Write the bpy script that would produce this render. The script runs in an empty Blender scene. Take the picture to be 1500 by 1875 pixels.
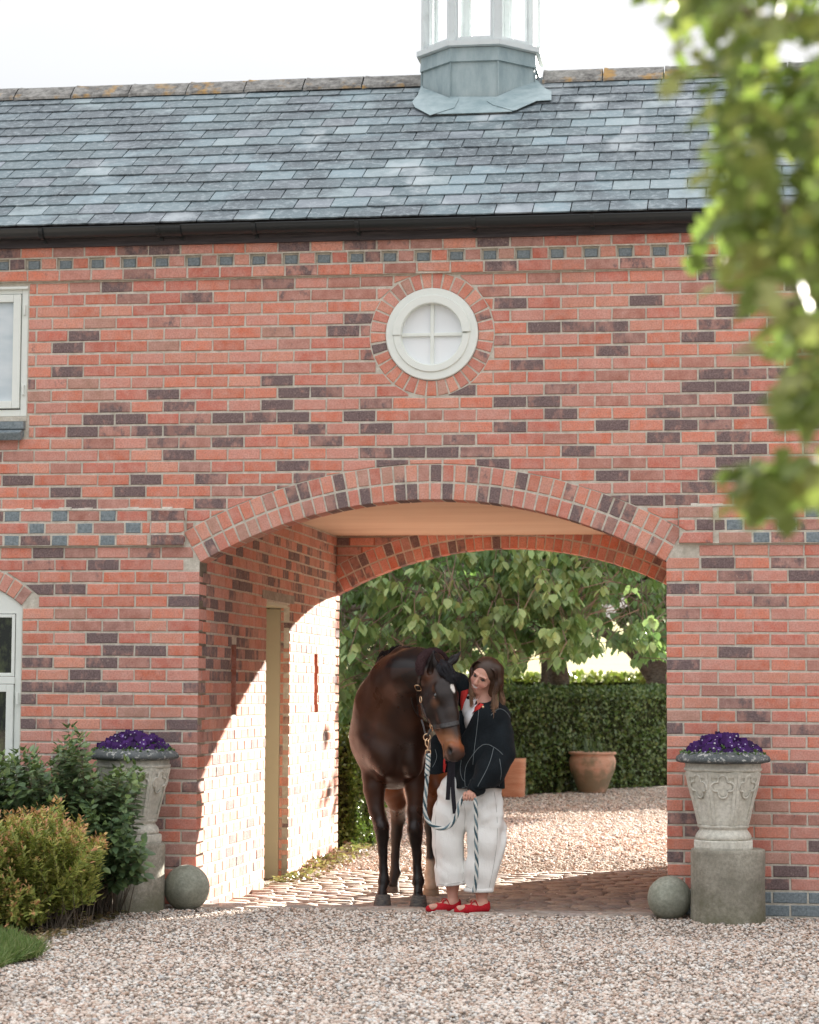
import bpy, bmesh, math, random
import numpy as np
from mathutils import Vector, Matrix, Euler
import mathutils.noise as mnoise
R = random.Random(7)
NR = np.random.RandomState(11)
SC = bpy.context.scene
COL = SC.collection

# ------------------------------------------------------------------ camera
FPX = 4181.57
CAM = Vector((0.50212, -14.87087, 1.42298))
YAW, PIT, ROL = 0.1459599, 0.0781934, 0.0052627
_r = Vector((math.cos(YAW), math.sin(YAW), 0)); _f = Vector((-math.sin(YAW), math.cos(YAW), 0))
FW = _f * math.cos(PIT) + Vector((0, 0, math.sin(PIT)))
_u = -_f * math.sin(PIT) + Vector((0, 0, math.cos(PIT)))
RT = _r * math.cos(ROL) + _u * math.sin(ROL)
UP = -_r * math.sin(ROL) + _u * math.cos(ROL)
cam_d = bpy.data.cameras.new('camera'); cam = bpy.data.objects.new('camera', cam_d); COL.objects.link(cam)
m3 = Matrix((RT, UP, -FW)).transposed()
cam.matrix_world = Matrix.Translation(CAM) @ m3.to_4x4()
cam_d.sensor_fit = 'HORIZONTAL'; cam_d.sensor_width = 24.0; cam_d.lens = FPX / 1500 * 24
cam_d.clip_start = 0.1; cam_d.clip_end = 600
cam_d.dof.use_dof = True; cam_d.dof.focus_distance = 14.9; cam_d.dof.aperture_fstop = 3.6
SC.camera = cam

# ------------------------------------------------------------------ world, sun, exposure
SUN_DIR = Vector((1.446, 3.04, 1.0)).normalized()      # towards the sun
SUN_EL = math.asin(SUN_DIR.z); SUN_AZ = math.atan2(SUN_DIR.x, SUN_DIR.y)
W = bpy.data.worlds.new('World'); SC.world = W; W.use_nodes = True
nt = W.node_tree; nt.nodes.clear()
out = nt.nodes.new('ShaderNodeOutputWorld'); bg = nt.nodes.new('ShaderNodeBackground')
sky = nt.nodes.new('ShaderNodeTexSky'); sky.sky_type = 'NISHITA'; sky.sun_disc = False
sky.sun_elevation = SUN_EL; sky.sun_rotation = SUN_AZ; sky.dust_density = 2.0; sky.air_density = 1.0
# a thin even overcast veil over the clear sky: zenith brightened beyond such skies to light the shaded front
tc = nt.nodes.new('ShaderNodeTexCoord'); sep = nt.nodes.new('ShaderNodeSeparateXYZ')
nt.links.new(tc.outputs['Generated'], sep.inputs[0])
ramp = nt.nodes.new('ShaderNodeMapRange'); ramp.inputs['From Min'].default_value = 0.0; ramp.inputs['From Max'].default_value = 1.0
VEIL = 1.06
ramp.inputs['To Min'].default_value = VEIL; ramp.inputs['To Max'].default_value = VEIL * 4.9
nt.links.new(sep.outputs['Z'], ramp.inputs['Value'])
cn = nt.nodes.new('ShaderNodeTexNoise'); cn.inputs['Scale'].default_value = 2.2; cn.inputs['Detail'].default_value = 5
cmap = nt.nodes.new('ShaderNodeMapping'); cmap.inputs['Scale'].default_value = (1, 1, 4.0)
nt.links.new(tc.outputs['Generated'], cmap.inputs[0]); nt.links.new(cmap.outputs[0], cn.inputs['Vector'])
cr = nt.nodes.new('ShaderNodeMapRange'); cr.inputs['From Min'].default_value = .3; cr.inputs['From Max'].default_value = .7
cr.inputs['To Min'].default_value = .95; cr.inputs['To Max'].default_value = 1.05
nt.links.new(cn.outputs[0], cr.inputs['Value'])
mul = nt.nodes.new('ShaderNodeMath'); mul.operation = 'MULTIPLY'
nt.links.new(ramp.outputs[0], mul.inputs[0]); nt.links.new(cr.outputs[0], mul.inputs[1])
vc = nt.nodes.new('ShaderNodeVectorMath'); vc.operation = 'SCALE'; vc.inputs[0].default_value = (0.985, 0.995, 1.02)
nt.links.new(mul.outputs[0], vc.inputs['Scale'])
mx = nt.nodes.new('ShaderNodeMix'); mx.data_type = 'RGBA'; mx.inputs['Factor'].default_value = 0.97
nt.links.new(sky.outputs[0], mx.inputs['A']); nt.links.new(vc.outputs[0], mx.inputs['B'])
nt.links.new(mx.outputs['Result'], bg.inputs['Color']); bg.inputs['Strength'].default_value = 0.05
nt.links.new(bg.outputs[0], out.inputs[0])
sl = bpy.data.lights.new('sun', 'SUN'); sl.energy = 2.95; sl.angle = math.radians(0.55); sl.color = (1.0, 0.93, 0.83)
sun = bpy.data.objects.new('sun', sl); COL.objects.link(sun)
sun.rotation_euler = (-SUN_DIR).to_track_quat('-Z', 'Y').to_euler(); sun.location = (20, 40, 20)
SC.view_settings.view_transform = 'Standard'; SC.view_settings.look = 'None'
SC.view_settings.gamma = 1.0; SC.view_settings.exposure = 3.16
SC.view_settings.use_curve_mapping = False
SC.render.engine = 'CYCLES'
SC.cycles.max_bounces = 8; SC.cycles.diffuse_bounces = 4; SC.cycles.glossy_bounces = 3; SC.cycles.transmission_bounces = 6
SC.cycles.transparent_max_bounces = 8; SC.cycles.sample_clamp_indirect = 6.0

# ------------------------------------------------------------------ helpers
def at(px, py, Y):
    """the point of the place seen at photo pixel (px,py) that lies at depth Y"""
    d = FW + RT * ((px - 750) / FPX) + UP * ((937.5 - py) / FPX)
    return CAM + d * ((Y - CAM.y) / d.y)

def tag(o, label=None, cat=None, group=None, kind=None):
    if label: o['label'] = label
    if cat: o['category'] = cat
    if group: o['group'] = group
    if kind: o['kind'] = kind
    return o

def empty(name, loc=(0, 0, 0), parent=None, **k):
    o = bpy.data.objects.new(name, None); COL.objects.link(o); o.location = loc
    o.empty_display_size = .1
    if parent: o.parent = parent
    return tag(o, **k)

def link(name, me, parent=None, mats=None, **k):
    o = bpy.data.objects.new(name, me); COL.objects.link(o)
    if parent is not None: o.parent = parent
    if mats is not None and len(me.materials) == 0:
        for m in (mats if isinstance(mats, (list, tuple)) else [mats]): me.materials.append(m)
    return tag(o, **k)

class Acc:
    """collects verts / faces with one colour per vertex, makes ONE mesh"""
    def __init__(s): s.v = []; s.f = []; s.c = []; s.mi = []; s.n = 0
    def add(s, v, f, c=(1, 1, 1, 1), mi=0):
        v = np.asarray(v, float); n = s.n
        s.v.append(v); s.n += len(v)
        s.f.extend([tuple(int(i) + n for i in q) for q in f]); s.mi.extend([mi] * len(f))
        c = np.asarray(c, float)
        s.c.append(np.tile(c, (len(v), 1)) if c.ndim == 1 else c)
    def mesh(s, name, smooth=False):
        me = bpy.data.meshes.new(name)
        V = np.concatenate(s.v) if s.v else np.zeros((0, 3))
        me.from_pydata(V.tolist(), [], s.f)
        at_ = me.color_attributes.new('tone', 'FLOAT_COLOR', 'POINT')
        C = np.concatenate(s.c) if s.c else np.zeros((0, 4))
        if C.shape[1] == 3: C = np.hstack([C, np.ones((len(C), 1))])
        at_.data.foreach_set('color', C.ravel().astype(np.float32))
        me.polygons.foreach_set('material_index', s.mi)
        if smooth: me.polygons.foreach_set('use_smooth', [True] * len(me.polygons))
        me.update(); return me

def box(x0, x1, y0, y1, z0, z1):
    v = [(x0, y0, z0), (x1, y0, z0), (x1, y1, z0), (x0, y1, z0), (x0, y0, z1), (x1, y0, z1), (x1, y1, z1), (x0, y1, z1)]
    return v, [(0, 3, 2, 1), (4, 5, 6, 7), (0, 1, 5, 4), (1, 2, 6, 5), (2, 3, 7, 6), (3, 0, 4, 7)]

def boxmesh(name, dims, bevel=0.0, c=(1, 1, 1, 1)):
    bm = bmesh.new(); v, f = box(*dims); vs = [bm.verts.new(p) for p in v]
    for q in f: bm.faces.new([vs[i] for i in q])
    if bevel > 0: bmesh.ops.bevel(bm, geom=bm.edges[:], offset=bevel, segments=2, affect='EDGES', profile=.6)
    me = bpy.data.meshes.new(name); bm.to_mesh(me); bm.free(); setcol(me, c); return me

def setcol(me, c):
    a = me.color_attributes.get('tone') or me.color_attributes.new('tone', 'FLOAT_COLOR', 'POINT')
    c = list(c) + [1] * (4 - len(c))
    a.data.foreach_set('color', np.tile(np.array(c, np.float32), len(me.vertices)))

def bobj(name, dims, mat, parent=None, bevel=0.004, **k):
    return link(name, boxmesh(name, dims, bevel), parent, mat, **k)

def lathe(prof, seg=48, closed=True):
    v = []; f = []
    for r, z in prof:
        for i in range(seg):
            a = 2 * math.pi * i / seg; v.append((r * math.cos(a), r * math.sin(a), z))
    n = len(prof)
    for j in range(n - 1):
        for i in range(seg):
            k = (i + 1) % seg; f.append((j * seg + i, j * seg + k, (j + 1) * seg + k, (j + 1) * seg + i))
    if closed:
        f.append(tuple(range(seg))[::-1]); f.append(tuple((n - 1) * seg + i for i in range(seg)))
    return v, f

def tube(pts, rad, seg=8, cap=True):
    """tube along pts (list of Vector), rad scalar or list"""
    pts = [Vector(p) for p in pts]; n = len(pts)
    rs = rad if isinstance(rad, (list, tuple, np.ndarray)) else [rad] * n
    v = []; f = []; up = None
    for i, p in enumerate(pts):
        t = (pts[min(i + 1, n - 1)] - pts[max(i - 1, 0)]);
        t = t.normalized() if t.length > 1e-9 else Vector((0, 0, 1))
        if up is None: up = t.orthogonal().normalized()
        up = (up - t * up.dot(t)); up = up.normalized() if up.length > 1e-6 else t.orthogonal().normalized()
        b = t.cross(up)
        for k in range(seg):
            a = 2 * math.pi * k / seg; v.append(tuple(p + (up * math.cos(a) + b * math.sin(a)) * rs[i]))
    for i in range(n - 1):
        for k in range(seg):
            l = (k + 1) % seg; f.append((i * seg + k, i * seg + l, (i + 1) * seg + l, (i + 1) * seg + k))
    if cap: f.append(tuple(range(seg))[::-1]); f.append(tuple((n - 1) * seg + k for k in range(seg)))
    return v, f

def catmull(P, n=8):
    P = [Vector(p) for p in P]; o = []
    Q = [P[0] * 2 - P[1]] + P + [P[-1] * 2 - P[-2]]
    for i in range(1, len(Q) - 2):
        for k in range(n):
            t = k / n
            o.append(.5 * ((2 * Q[i]) + (Q[i + 1] - Q[i - 1]) * t + (2 * Q[i - 1] - 5 * Q[i] + 4 * Q[i + 1] - Q[i + 2]) * t * t + (3 * Q[i] - Q[i - 1] - 3 * Q[i + 1] + Q[i + 2]) * t ** 3))
    o.append(P[-1].copy()); return o

def clip_half(poly, n, d):
    """keep the part of a convex 2d polygon with dot(n,p) >= d"""
    o = []
    for i in range(len(poly)):
        a, b = poly[i], poly[(i + 1) % len(poly)]
        da = n[0] * a[0] + n[1] * a[1] - d; db = n[0] * b[0] + n[1] * b[1] - d
        if da >= 0: o.append(a)
        if (da > 0) != (db > 0) and abs(da - db) > 1e-12:
            t = da / (da - db); o.append((a[0] + (b[0] - a[0]) * t, a[1] + (b[1] - a[1]) * t))
    return o

def parea(p): return abs(sum(p[i][0] * p[(i + 1) % len(p)][1] - p[(i + 1) % len(p)][0] * p[i][1] for i in range(len(p)))) / 2

def prism(poly, depth=.05, bev=.004, jit=.0015, rnd=R):
    """brick from a convex outline in (u,v); local w axis: 0 = face, negative = into the wall"""
    n = len(poly); cx = sum(p[0] for p in poly) / n; cy = sum(p[1] for p in poly) / n
    P = [(p[0] + rnd.uniform(-jit, jit), p[1] + rnd.uniform(-jit, jit)) for p in poly]
    ins = []
    for p in P:
        dx, dy = cx - p[0], cy - p[1]; L = math.hypot(dx, dy) + 1e-9
        ins.append((p[0] + bev * (1 if dx > 0 else -1) * min(1, abs(dx) / .01), p[1] + bev * (1 if dy > 0 else -1) * min(1, abs(dy) / .01)))
    v = [(a, b, rnd.uniform(-.0008, .0008)) for a, b in ins] + [(a, b, -bev) for a, b in P] + [(a, b, -depth) for a, b in P]
    f = [tuple(range(n))]
    for i in range(n):
        k = (i + 1) % n; f.append((i, n + i, n + k, k)); f.append((n + i, 2 * n + i, 2 * n + k, n + k))
    return np.array(v), f

# ------------------------------------------------------------------ materials
class NB:
    def __init__(s, name, rough=.8, spec=.3):
        s.m = bpy.data.materials.new(name); s.m.use_nodes = True; s.t = s.m.node_tree; s.t.nodes.clear()
        s.o = s.t.nodes.new('ShaderNodeOutputMaterial'); s.b = s.t.nodes.new('ShaderNodeBsdfPrincipled')
        s.t.links.new(s.b.outputs[0], s.o.inputs[0]); s.b.inputs['Roughness'].default_value = rough
        s.b.inputs['Specular IOR Level'].default_value = spec
    def n(s, typ, **k):
        x = s.t.nodes.new(typ)
        for a, b in k.items(): setattr(x, a, b)
        return x
    def l(s, a, b): s.t.links.new(a, b)
    def pos(s, obj=False):
        if obj: return s.n('ShaderNodeTexCoord').outputs['Object']
        return s.n('ShaderNodeNewGeometry').outputs['Position']
    def noise(s, scale, detail=3, rough=.55, vec=None, stretch=None, dist=0):
        x = s.n('ShaderNodeTexNoise'); x.inputs['Scale'].default_value = scale; x.inputs['Detail'].default_value = detail
        x.inputs['Roughness'].default_value = rough; x.inputs['Distortion'].default_value = dist
        v = vec if vec is not None else s.pos()
        if stretch:
            mp = s.n('ShaderNodeMapping'); mp.inputs['Scale'].default_value = stretch; s.l(v, mp.inputs[0]); v = mp.outputs[0]
        s.l(v, x.inputs['Vector']); return x.outputs[0]
    def voro(s, scale, feat='F1', vec=None, stretch=None, out='Distance', rnd=1.0):
        x = s.n('ShaderNodeTexVoronoi', feature=feat); x.inputs['Scale'].default_value = scale
        x.inputs['Randomness'].default_value = rnd
        v = vec if vec is not None else s.pos()
        if stretch:
            mp = s.n('ShaderNodeMapping'); mp.inputs['Scale'].default_value = stretch; s.l(v, mp.inputs[0]); v = mp.outputs[0]
        s.l(v, x.inputs['Vector']); return x.outputs[out]
    def rng(s, v, a, b, c=0, d=1, smooth=False):
        x = s.n('ShaderNodeMapRange'); x.interpolation_type = 'SMOOTHSTEP' if smooth else 'LINEAR'
        for i, q in zip(('From Min', 'From Max', 'To Min', 'To Max'), (a, b, c, d)): x.inputs[i].default_value = q
        s.l(v, x.inputs['Value']); return x.outputs[0]
    def math(s, op, a, b=None):
        x = s.n('ShaderNodeMath', operation=op)
        for i, q in enumerate((a, b)):
            if q is None: continue
            if isinstance(q, (int, float)): x.inputs[i].default_value = q
            else: s.l(q, x.inputs[i])
        return x.outputs[0]
    def mix(s, f, a, b, mode='MIX'):
        x = s.n('ShaderNodeMix', data_type='RGBA', blend_type=mode)
        for i, q in (('Factor', f), ('A', a), ('B', b)):
            if isinstance(q, (int, float)): x.inputs[i].default_value = q
            elif isinstance(q, (tuple, list)): x.inputs[i].default_value = (*q[:3], 1)
            else: s.l(q, x.inputs[i])
        return x.outputs['Result']
    def attr(s, name='tone'):
        x = s.n('ShaderNodeAttribute', attribute_name=name); return x.outputs['Color'], x.outputs['Alpha']
    def orand(s): return s.n('ShaderNodeObjectInfo').outputs['Random']
    def irand(s): return s.n('ShaderNodeNewGeometry').outputs['Random Per Island']
    def ramp(s, v, stops):
        x = s.n('ShaderNodeValToRGB'); e = x.color_ramp.elements
        while len(e) < len(stops): e.new(.5)
        for i, (p, c) in enumerate(stops): e[i].position = p; e[i].color = (*c, 1)
        s.l(v, x.inputs[0]); return x.outputs[0]
    def col(s, c):
        if isinstance(c, (tuple, list)): s.b.inputs['Base Color'].default_value = (*c[:3], 1)
        else: s.l(c, s.b.inputs['Base Color'])
    def rough(s, c): s.l(c, s.b.inputs['Roughness'])
    def bump(s, h, strength=.4, dist=.01, prev=None):
        x = s.n('ShaderNodeBump'); x.inputs['Strength'].default_value = strength; x.inputs['Distance'].default_value = dist
        s.l(h, x.inputs['Height'])
        if prev is not None: s.l(prev, x.inputs['Normal'])
        s.l(x.outputs[0], s.b.inputs['Normal']); return x.outputs[0]

def brick_material(name, bright=1.0, warm=1.0):
    b = NB(name, .88, .2); c, a = b.attr()
    n1 = b.noise(14, 4); n2 = b.noise(95, 3, .65); n3 = b.noise(5.5, 2)
    col = b.mix(b.rng(n1, .3, .7, 0, .6), c, (.68 * bright, .41 * bright, .35 * bright))      # paler bloom
    col = b.mix(b.rng(n2, .42, .75, 0, .5), col, (.26 * bright, .09 * bright, .065 * bright))    # pits
    burn = b.math('MULTIPLY', b.rng(b.math('ADD', b.noise(12, 4, .65, stretch=(1, 1, .7)), b.math('MULTIPLY', a, .38)), .64, .80, 0, 1, True), .92)
    col = b.mix(burn, col, b.mix(b.rng(n2, .35, .65), (.105, .078, .085), (.24, .18, .175)))
    n4 = b.noise(38, 4, .7)
    col = b.mix(b.rng(n4, .58, .72, 0, .42), col, (.64, .50, .43))                              # lime bloom, mortar smear
    st = b.noise(1.1, 4, .6, stretch=(1, 1, .45)); col = b.mix(b.rng(st, .50, .70, 0, .42, True), col, b.mix(.55, col, (.10, .07, .06)))   # soot and damp
    b.col(col)
    h = b.math('ADD', b.math('MULTIPLY', n2, .5), b.math('MULTIPLY', n4, .6)); b.bump(h, .55, .006)
    return b.m
M = {}
M['brick'] = brick_material('brick')
b = NB('blue brick', .55, .4); c, a = b.attr(); n = b.noise(60, 4, .7)
b.col(b.mix(b.rng(n, .35, .7), (.13, .165, .185), (.27, .315, .335))); b.bump(n, .5, .005); M['blue'] = b.m
b = NB('lime mortar', .95, .1); n = b.noise(22, 5, .7); n2 = b.noise(160, 2)
b.col(b.mix(b.rng(n, .3, .7), b.mix(b.rng(n2, .3, .7), (.60, .56, .49), (.78, .74, .66)), (.44, .41, .34))); b.bump(b.math('ADD', n, n2), .6, .006); M['mortar'] = b.m
b = NB('slate', .62, .45); c, a = b.attr(); big = b.noise(1.1, 4, .6); n = b.noise(20, 5, .65); n2 = b.noise(70, 4, .7)
col = b.mix(b.rng(b.math('ADD', big, b.math('MULTIPLY', b.noise(6, 3), .18)), .52, .68, 0, .85, True), c, (.075, .095, .11))
col = b.mix(b.rng(n, .5, .72, 0, .65), col, (.36, .41, .43)); col = b.mix(b.rng(n2, .58, .7, 0, .55), col, (.48, .52, .52))
col = b.mix(b.rng(b.noise(1.6, 4, .6, stretch=(1, .5, .5)), .56, .70, 0, .7, True), col, (.42, .46, .48))
b.col(col); b.bump(b.math('ADD', n, n2), .5, .004); M['slate'] = b.m
b = NB('ridge tile', .9, .2); n = b.noise(16, 5, .7); n2 = b.noise(5, 3, .6)
col = b.mix(b.rng(n, .35, .65), (.11, .105, .10), (.33, .32, .30)); col = b.mix(b.rng(n2, .56, .68, 0, .85), col, (.42, .25, .08)); b.col(col); b.bump(n, .7, .01); M['ridge'] = b.m
b = NB('weathered lead', .5, .5); n = b.noise(7, 5, .65, stretch=(1, 1, .35)); n2 = b.noise(60, 3)
b.col(b.mix(b.rng(n, .3, .7), (.19, .265, .285), (.36, .44, .455))); b.bump(b.math('ADD', n2, n), .25, .004); M['lead'] = b.m
def paint(name, c, r=.45, dirt=.25):
    b = NB(name, r, .4); n = b.noise(12, 5, .65); n2 = b.noise(140, 2)
    b.col(b.mix(b.rng(n, .52, .8, 0, dirt), c, tuple(q * .6 for q in c))); b.bump(n2, .08, .002); return b.m
M['white'] = paint('white window paint', (.76, .80, .76), .42, .18)
M['whitewood'] = paint('weathered white wood', (.60, .65, .66), .6, .5)
M['black'] = paint('black gutter plastic', (.022, .026, .028), .32, .2)
b = NB('dark stained fascia board', .6, .3); n = b.noise(9, 5, .7, stretch=(.35, 6, 6)); b.col(b.mix(b.rng(n, .3, .7), (.028, .026, .030), (.085, .075, .08))); b.bump(n, .5, .006); M['fascia'] = b.m
M['beige'] = paint('beige door paint', (.47, .43, .31), .5, .15)
b = NB('passage ceiling plaster', .85, .2); n = b.noise(.9, 4, .6, stretch=(.6, 3.5, 1)); b.col(b.mix(b.rng(n, .3, .7), (.62, .46, .34), (.72, .56, .43))); b.bump(b.noise(120, 2), .1, .003); M['ceiling'] = b.m
b = NB('window glass', .02, .5); b.col(b.mix(b.rng(b.noise(7, 4, .7, stretch=(1, 1, .5)), .45, .62), (.012, .016, .012), (.09, .11, .05))); b.b.inputs['IOR'].default_value = 1.55; M['glassdark'] = b.m  # green mottling painted into the glass for reflected ferns
b = NB('clear glass', .0, .5); b.col((.9, .95, .95)); b.b.inputs['Transmission Weight'].default_value = 1.0; b.b.inputs['IOR'].default_value = 1.12; M['glass'] = b.m
def stone(name, a, c, lichen=None, sc=9, mossy=False):
    b = NB(name, .9, .2); n = b.noise(sc, 5, .65); n2 = b.noise(sc * 7, 4, .7)
    n9 = b.noise(2.2, 4, .6); col = b.mix(b.rng(n, .32, .68), a, c); col = b.mix(b.rng(n9, .5, .68, 0, .5), col, tuple(q * .55 for q in a)); col = b.mix(b.rng(n2, .35, .62, .5, 0), col, tuple(q * .5 for q in a))
    if lichen: col = b.mix(b.rng(b.noise(sc * 2.6, 4, .65), .56, .63, 0, .85), col, lichen)
    if mossy:
        ob = b.n('ShaderNodeSeparateXYZ'); b.l(b.pos(), ob.inputs[0])
        g = b.rng(b.math('ADD', ob.outputs[2], b.math('MULTIPLY', n, .5)), .12, .5, .75, 0, True)
        col = b.mix(g, col, (.13, .13, .075))
    b.col(col); b.bump(b.math('ADD', n2, n), .5, .006); return b.m
M['urn'] = stone('pale carved stone', (.60, .58, .50), (.78, .76, .68), None, 6)
M['urnrim'] = stone('lichen covered dark stone rim', (.10, .115, .12), (.19, .20, .20), (.50, .50, .47), 12)
M['ped'] = stone('mossy stone plinth', (.27, .25, .20), (.46, .43, .36), None, 7, True)
M['ball'] = stone('greenish stone ball', (.27, .28, .22), (.42, .43, .36), None, 7)
M['stone'] = stone('stone', (.3, .28, .24), (.42, .40, .35), None, 8)
# ================================================================== the building
C = 0.0820663                    # course height
BP = 0.2235                      # brick pitch
BL, BH, BW = 0.2115, 0.0675, 0.101
WL, XC = -3.0994, -1.5497        # left jamb, centre of the arch (right jamb is x = 0)
DEP = 5.34                       # depth of the passage
def ZJ(k): return (28 - k) * C   # height of mortar joint k
AR = 3.114; AZ = 2.683 - AR; AT = math.asin(1.5497 / AR); AE = AR + .236
OX, OZ, ORI, ORO = -1.54, 3.783, .312, .418

def tone(dark=.2, pale=.0, warm=0):
    """sRGB-free linear base colour of one brick and how strongly it was over-burnt (alpha)"""
    t = R.random()
    if t < dark: c = (.25, .155, .14); a = R.uniform(.45, 1.0)
    elif t < dark + .09: c = (.43, .215, .175); a = R.uniform(.1, .5)
    elif t < dark + .20: c = R.choice([(.40, .18, .14), (.46, .27, .21), (.36, .20, .17)]); a = R.uniform(-.1, .35)
    else:
        u = R.random()
        base = [(.68, .235, .15), (.62, .19, .115), (.70, .31, .22), (.64, .29, .23), (.57, .175, .125)]
        c = base[int(u * 5)]; a = R.uniform(-.6, .12)
    k = R.uniform(.9, 1.1)
    c = tuple(q * k for q in c)
    if pale: c = tuple(q + (p - q) * pale for q, p in zip(c, (.50, .34, .25)))
    return (*c, a)

def slab(name, outer, holes, y0, y1, mat, parent, plane='XZ', x0=0, kind=None):
    cu = bpy.data.curves.new('tmp', 'CURVE'); cu.dimensions = '2D'; cu.fill_mode = 'BOTH'; cu.extrude = (y1 - y0) / 2
    for poly in [outer] + holes:
        sp = cu.splines.new('POLY'); sp.points.add(len(poly) - 1); sp.use_cyclic_u = True
        for p, q in zip(sp.points, poly): p.co = (q[0], q[1], 0, 1)
    o = bpy.data.objects.new('tmp', cu); COL.objects.link(o)
    dg = bpy.context.evaluated_depsgraph_get(); me = bpy.data.meshes.new_from_object(o.evaluated_get(dg))
    bpy.data.objects.remove(o); bpy.data.curves.remove(cu)
    for v in me.vertices:
        a, bb, w = v.co
        if plane == 'XZ': v.co = (a, (y0 + y1) / 2 - w, bb)      # (x,z), thickness along y
        else: v.co = ((y0 + y1) / 2 + w, a, bb)                  # (y,z), thickness along x
    me.name = name; me.materials.clear(); setcol(me, (.45, .15, .1, 0))
    bm = bmesh.new(); bm.from_mesh(me); bmesh.ops.recalc_face_normals(bm, faces=bm.faces[:]); bm.to_mesh(me); bm.free()
    return link(name, me, parent, mat, kind=kind)

def arcpts(cx, cz, r, a0, a1, n): return [(cx + r * math.sin(a0 + (a1 - a0) * i / n), cz + r * math.cos(a0 + (a1 - a0) * i / n)) for i in range(n + 1)]

gate = empty('gatehouse', (XC, 0, 0), label='long red brick gatehouse with slate roof and an arched carriage passage', cat='building')
G0 = Vector((XC, 0, 0))
def glink(o):            # geometry is written in world coordinates: cancel the empty's offset
    o.location = o.location - G0; return o

OUT_L, OUT_R = -8.5, 7.2
outer = [(OUT_L, -.35), (OUT_L, 4.62), (OUT_R, 4.62), (OUT_R, -.35), (0.002, -.35), (0.002, ZJ(0) - .005)] + \
        arcpts(XC, AZ, AR + .003, AT, -AT, 40) + [(WL - .002, ZJ(0) - .005), (WL - .002, -.35)]
win_up = [(-5.62, 3.27), (-4.32, 3.27), (-4.32, 4.162), (-5.62, 4.162)]
LWX0, LWX1, LWZ0, LWZ1 = -5.42, -4.325, 0.80, 1.985
LWR = .86; LWC = ((LWX0 + LWX1) / 2, LWZ1 - math.sqrt(LWR ** 2 - ((LWX1 - LWX0) / 2) ** 2)); LWA = math.asin((LWX1 - LWX0) / 2 / LWR)
win_lo = [(LWX0, LWZ0), (LWX1, LWZ0)] + arcpts(LWC[0], LWC[1], LWR, LWA, -LWA, 14)
front = glink(slab('front_wall', outer, [[(OX + ORI * math.cos(a), OZ + ORI * math.sin(a)) for a in np.linspace(0, 2 * math.pi, 48, endpoint=False)], win_up, win_lo], .0065, .218, M['mortar'], gate))

# every brick of the front wall: (outline in (x,z), face y, material, depth)
jobs = []
def dark_at(x, z):
    n = mnoise.noise(Vector((x * 1.1, z * 1.9, 3.1)))
    d = .105 + .24 * n
    if 2.6 < z < 3.35: d += .13
    if x > 0 and z < 1.9: d += .03
    if x < -3 and z < 2.8: d += .10
    return max(.04, min(.62, d))
def add_brick(x0, x1, z0, z1, y=0.0, mat='brick', depth=.05, col=None, jit=.0015):
    poly = [(x0, z0), (x1, z0), (x1, z1), (x0, z1)]
    cx, cz = (x0 + x1) / 2, (z0 + z1) / 2; full = True
    # oculus
    d = math.hypot(cx - OX, cz - OZ)
    if d < ORO + .16:
        n = ((cx - OX) / (d + 1e-9), (cz - OZ) / (d + 1e-9)); p2 = clip_half(poly, n, n[0] * OX + n[1] * OZ + ORO)
        full &= len(p2) == 4 and abs(parea(p2) - parea(poly)) < 1e-7; poly = p2
    if len(poly) >= 3:
        ang = math.atan2(cx - XC, cz - AZ); d = math.hypot(cx - XC, cz - AZ)
        if abs(ang) < AT + .02 and cz > ZJ(1) and d < AE + .2:
            n = ((cx - XC) / d, (cz - AZ) / d); p2 = clip_half(poly, n, n[0] * XC + n[1] * AZ + AE)
            full &= len(p2) == 4 and abs(parea(p2) - parea(poly)) < 1e-7; poly = p2
        elif cz > ZJ(1) and d < AE + .2:
            s = 1 if ang > 0 else -1; n = (s * math.cos(AT), -math.sin(AT))
            p2 = clip_half(poly, n, n[0] * XC + n[1] * AZ + .006); full &= len(p2) == 4 and abs(parea(p2) - parea(poly)) < 1e-7; poly = p2
    if len(poly) >= 3 and cx < LWX1 + .4 and LWZ1 - .2 < cz < LWZ1 + .5:
        ang = math.atan2(cx - LWC[0], cz - LWC[1]); d = math.hypot(cx - LWC[0], cz - LWC[1])
        if abs(ang) < LWA + .12:
            n = ((cx - LWC[0]) / d, (cz - LWC[1]) / d); poly = clip_half(poly, n, n[0] * LWC[0] + n[1] * LWC[1] + LWR + .125); full = False
        else:
            n = (math.cos(LWA), -math.sin(LWA)); poly = clip_half(poly, n, n[0] * LWC[0] + n[1] * LWC[1] + .006); full = False
    if len(poly) < 3 or parea(poly) < .0007: return
    if col is None: col = tone(dark_at(cx, cz))
    jobs.append((poly, y, mat, depth, col, full and abs((x1 - x0) - BL) < .012))

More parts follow.
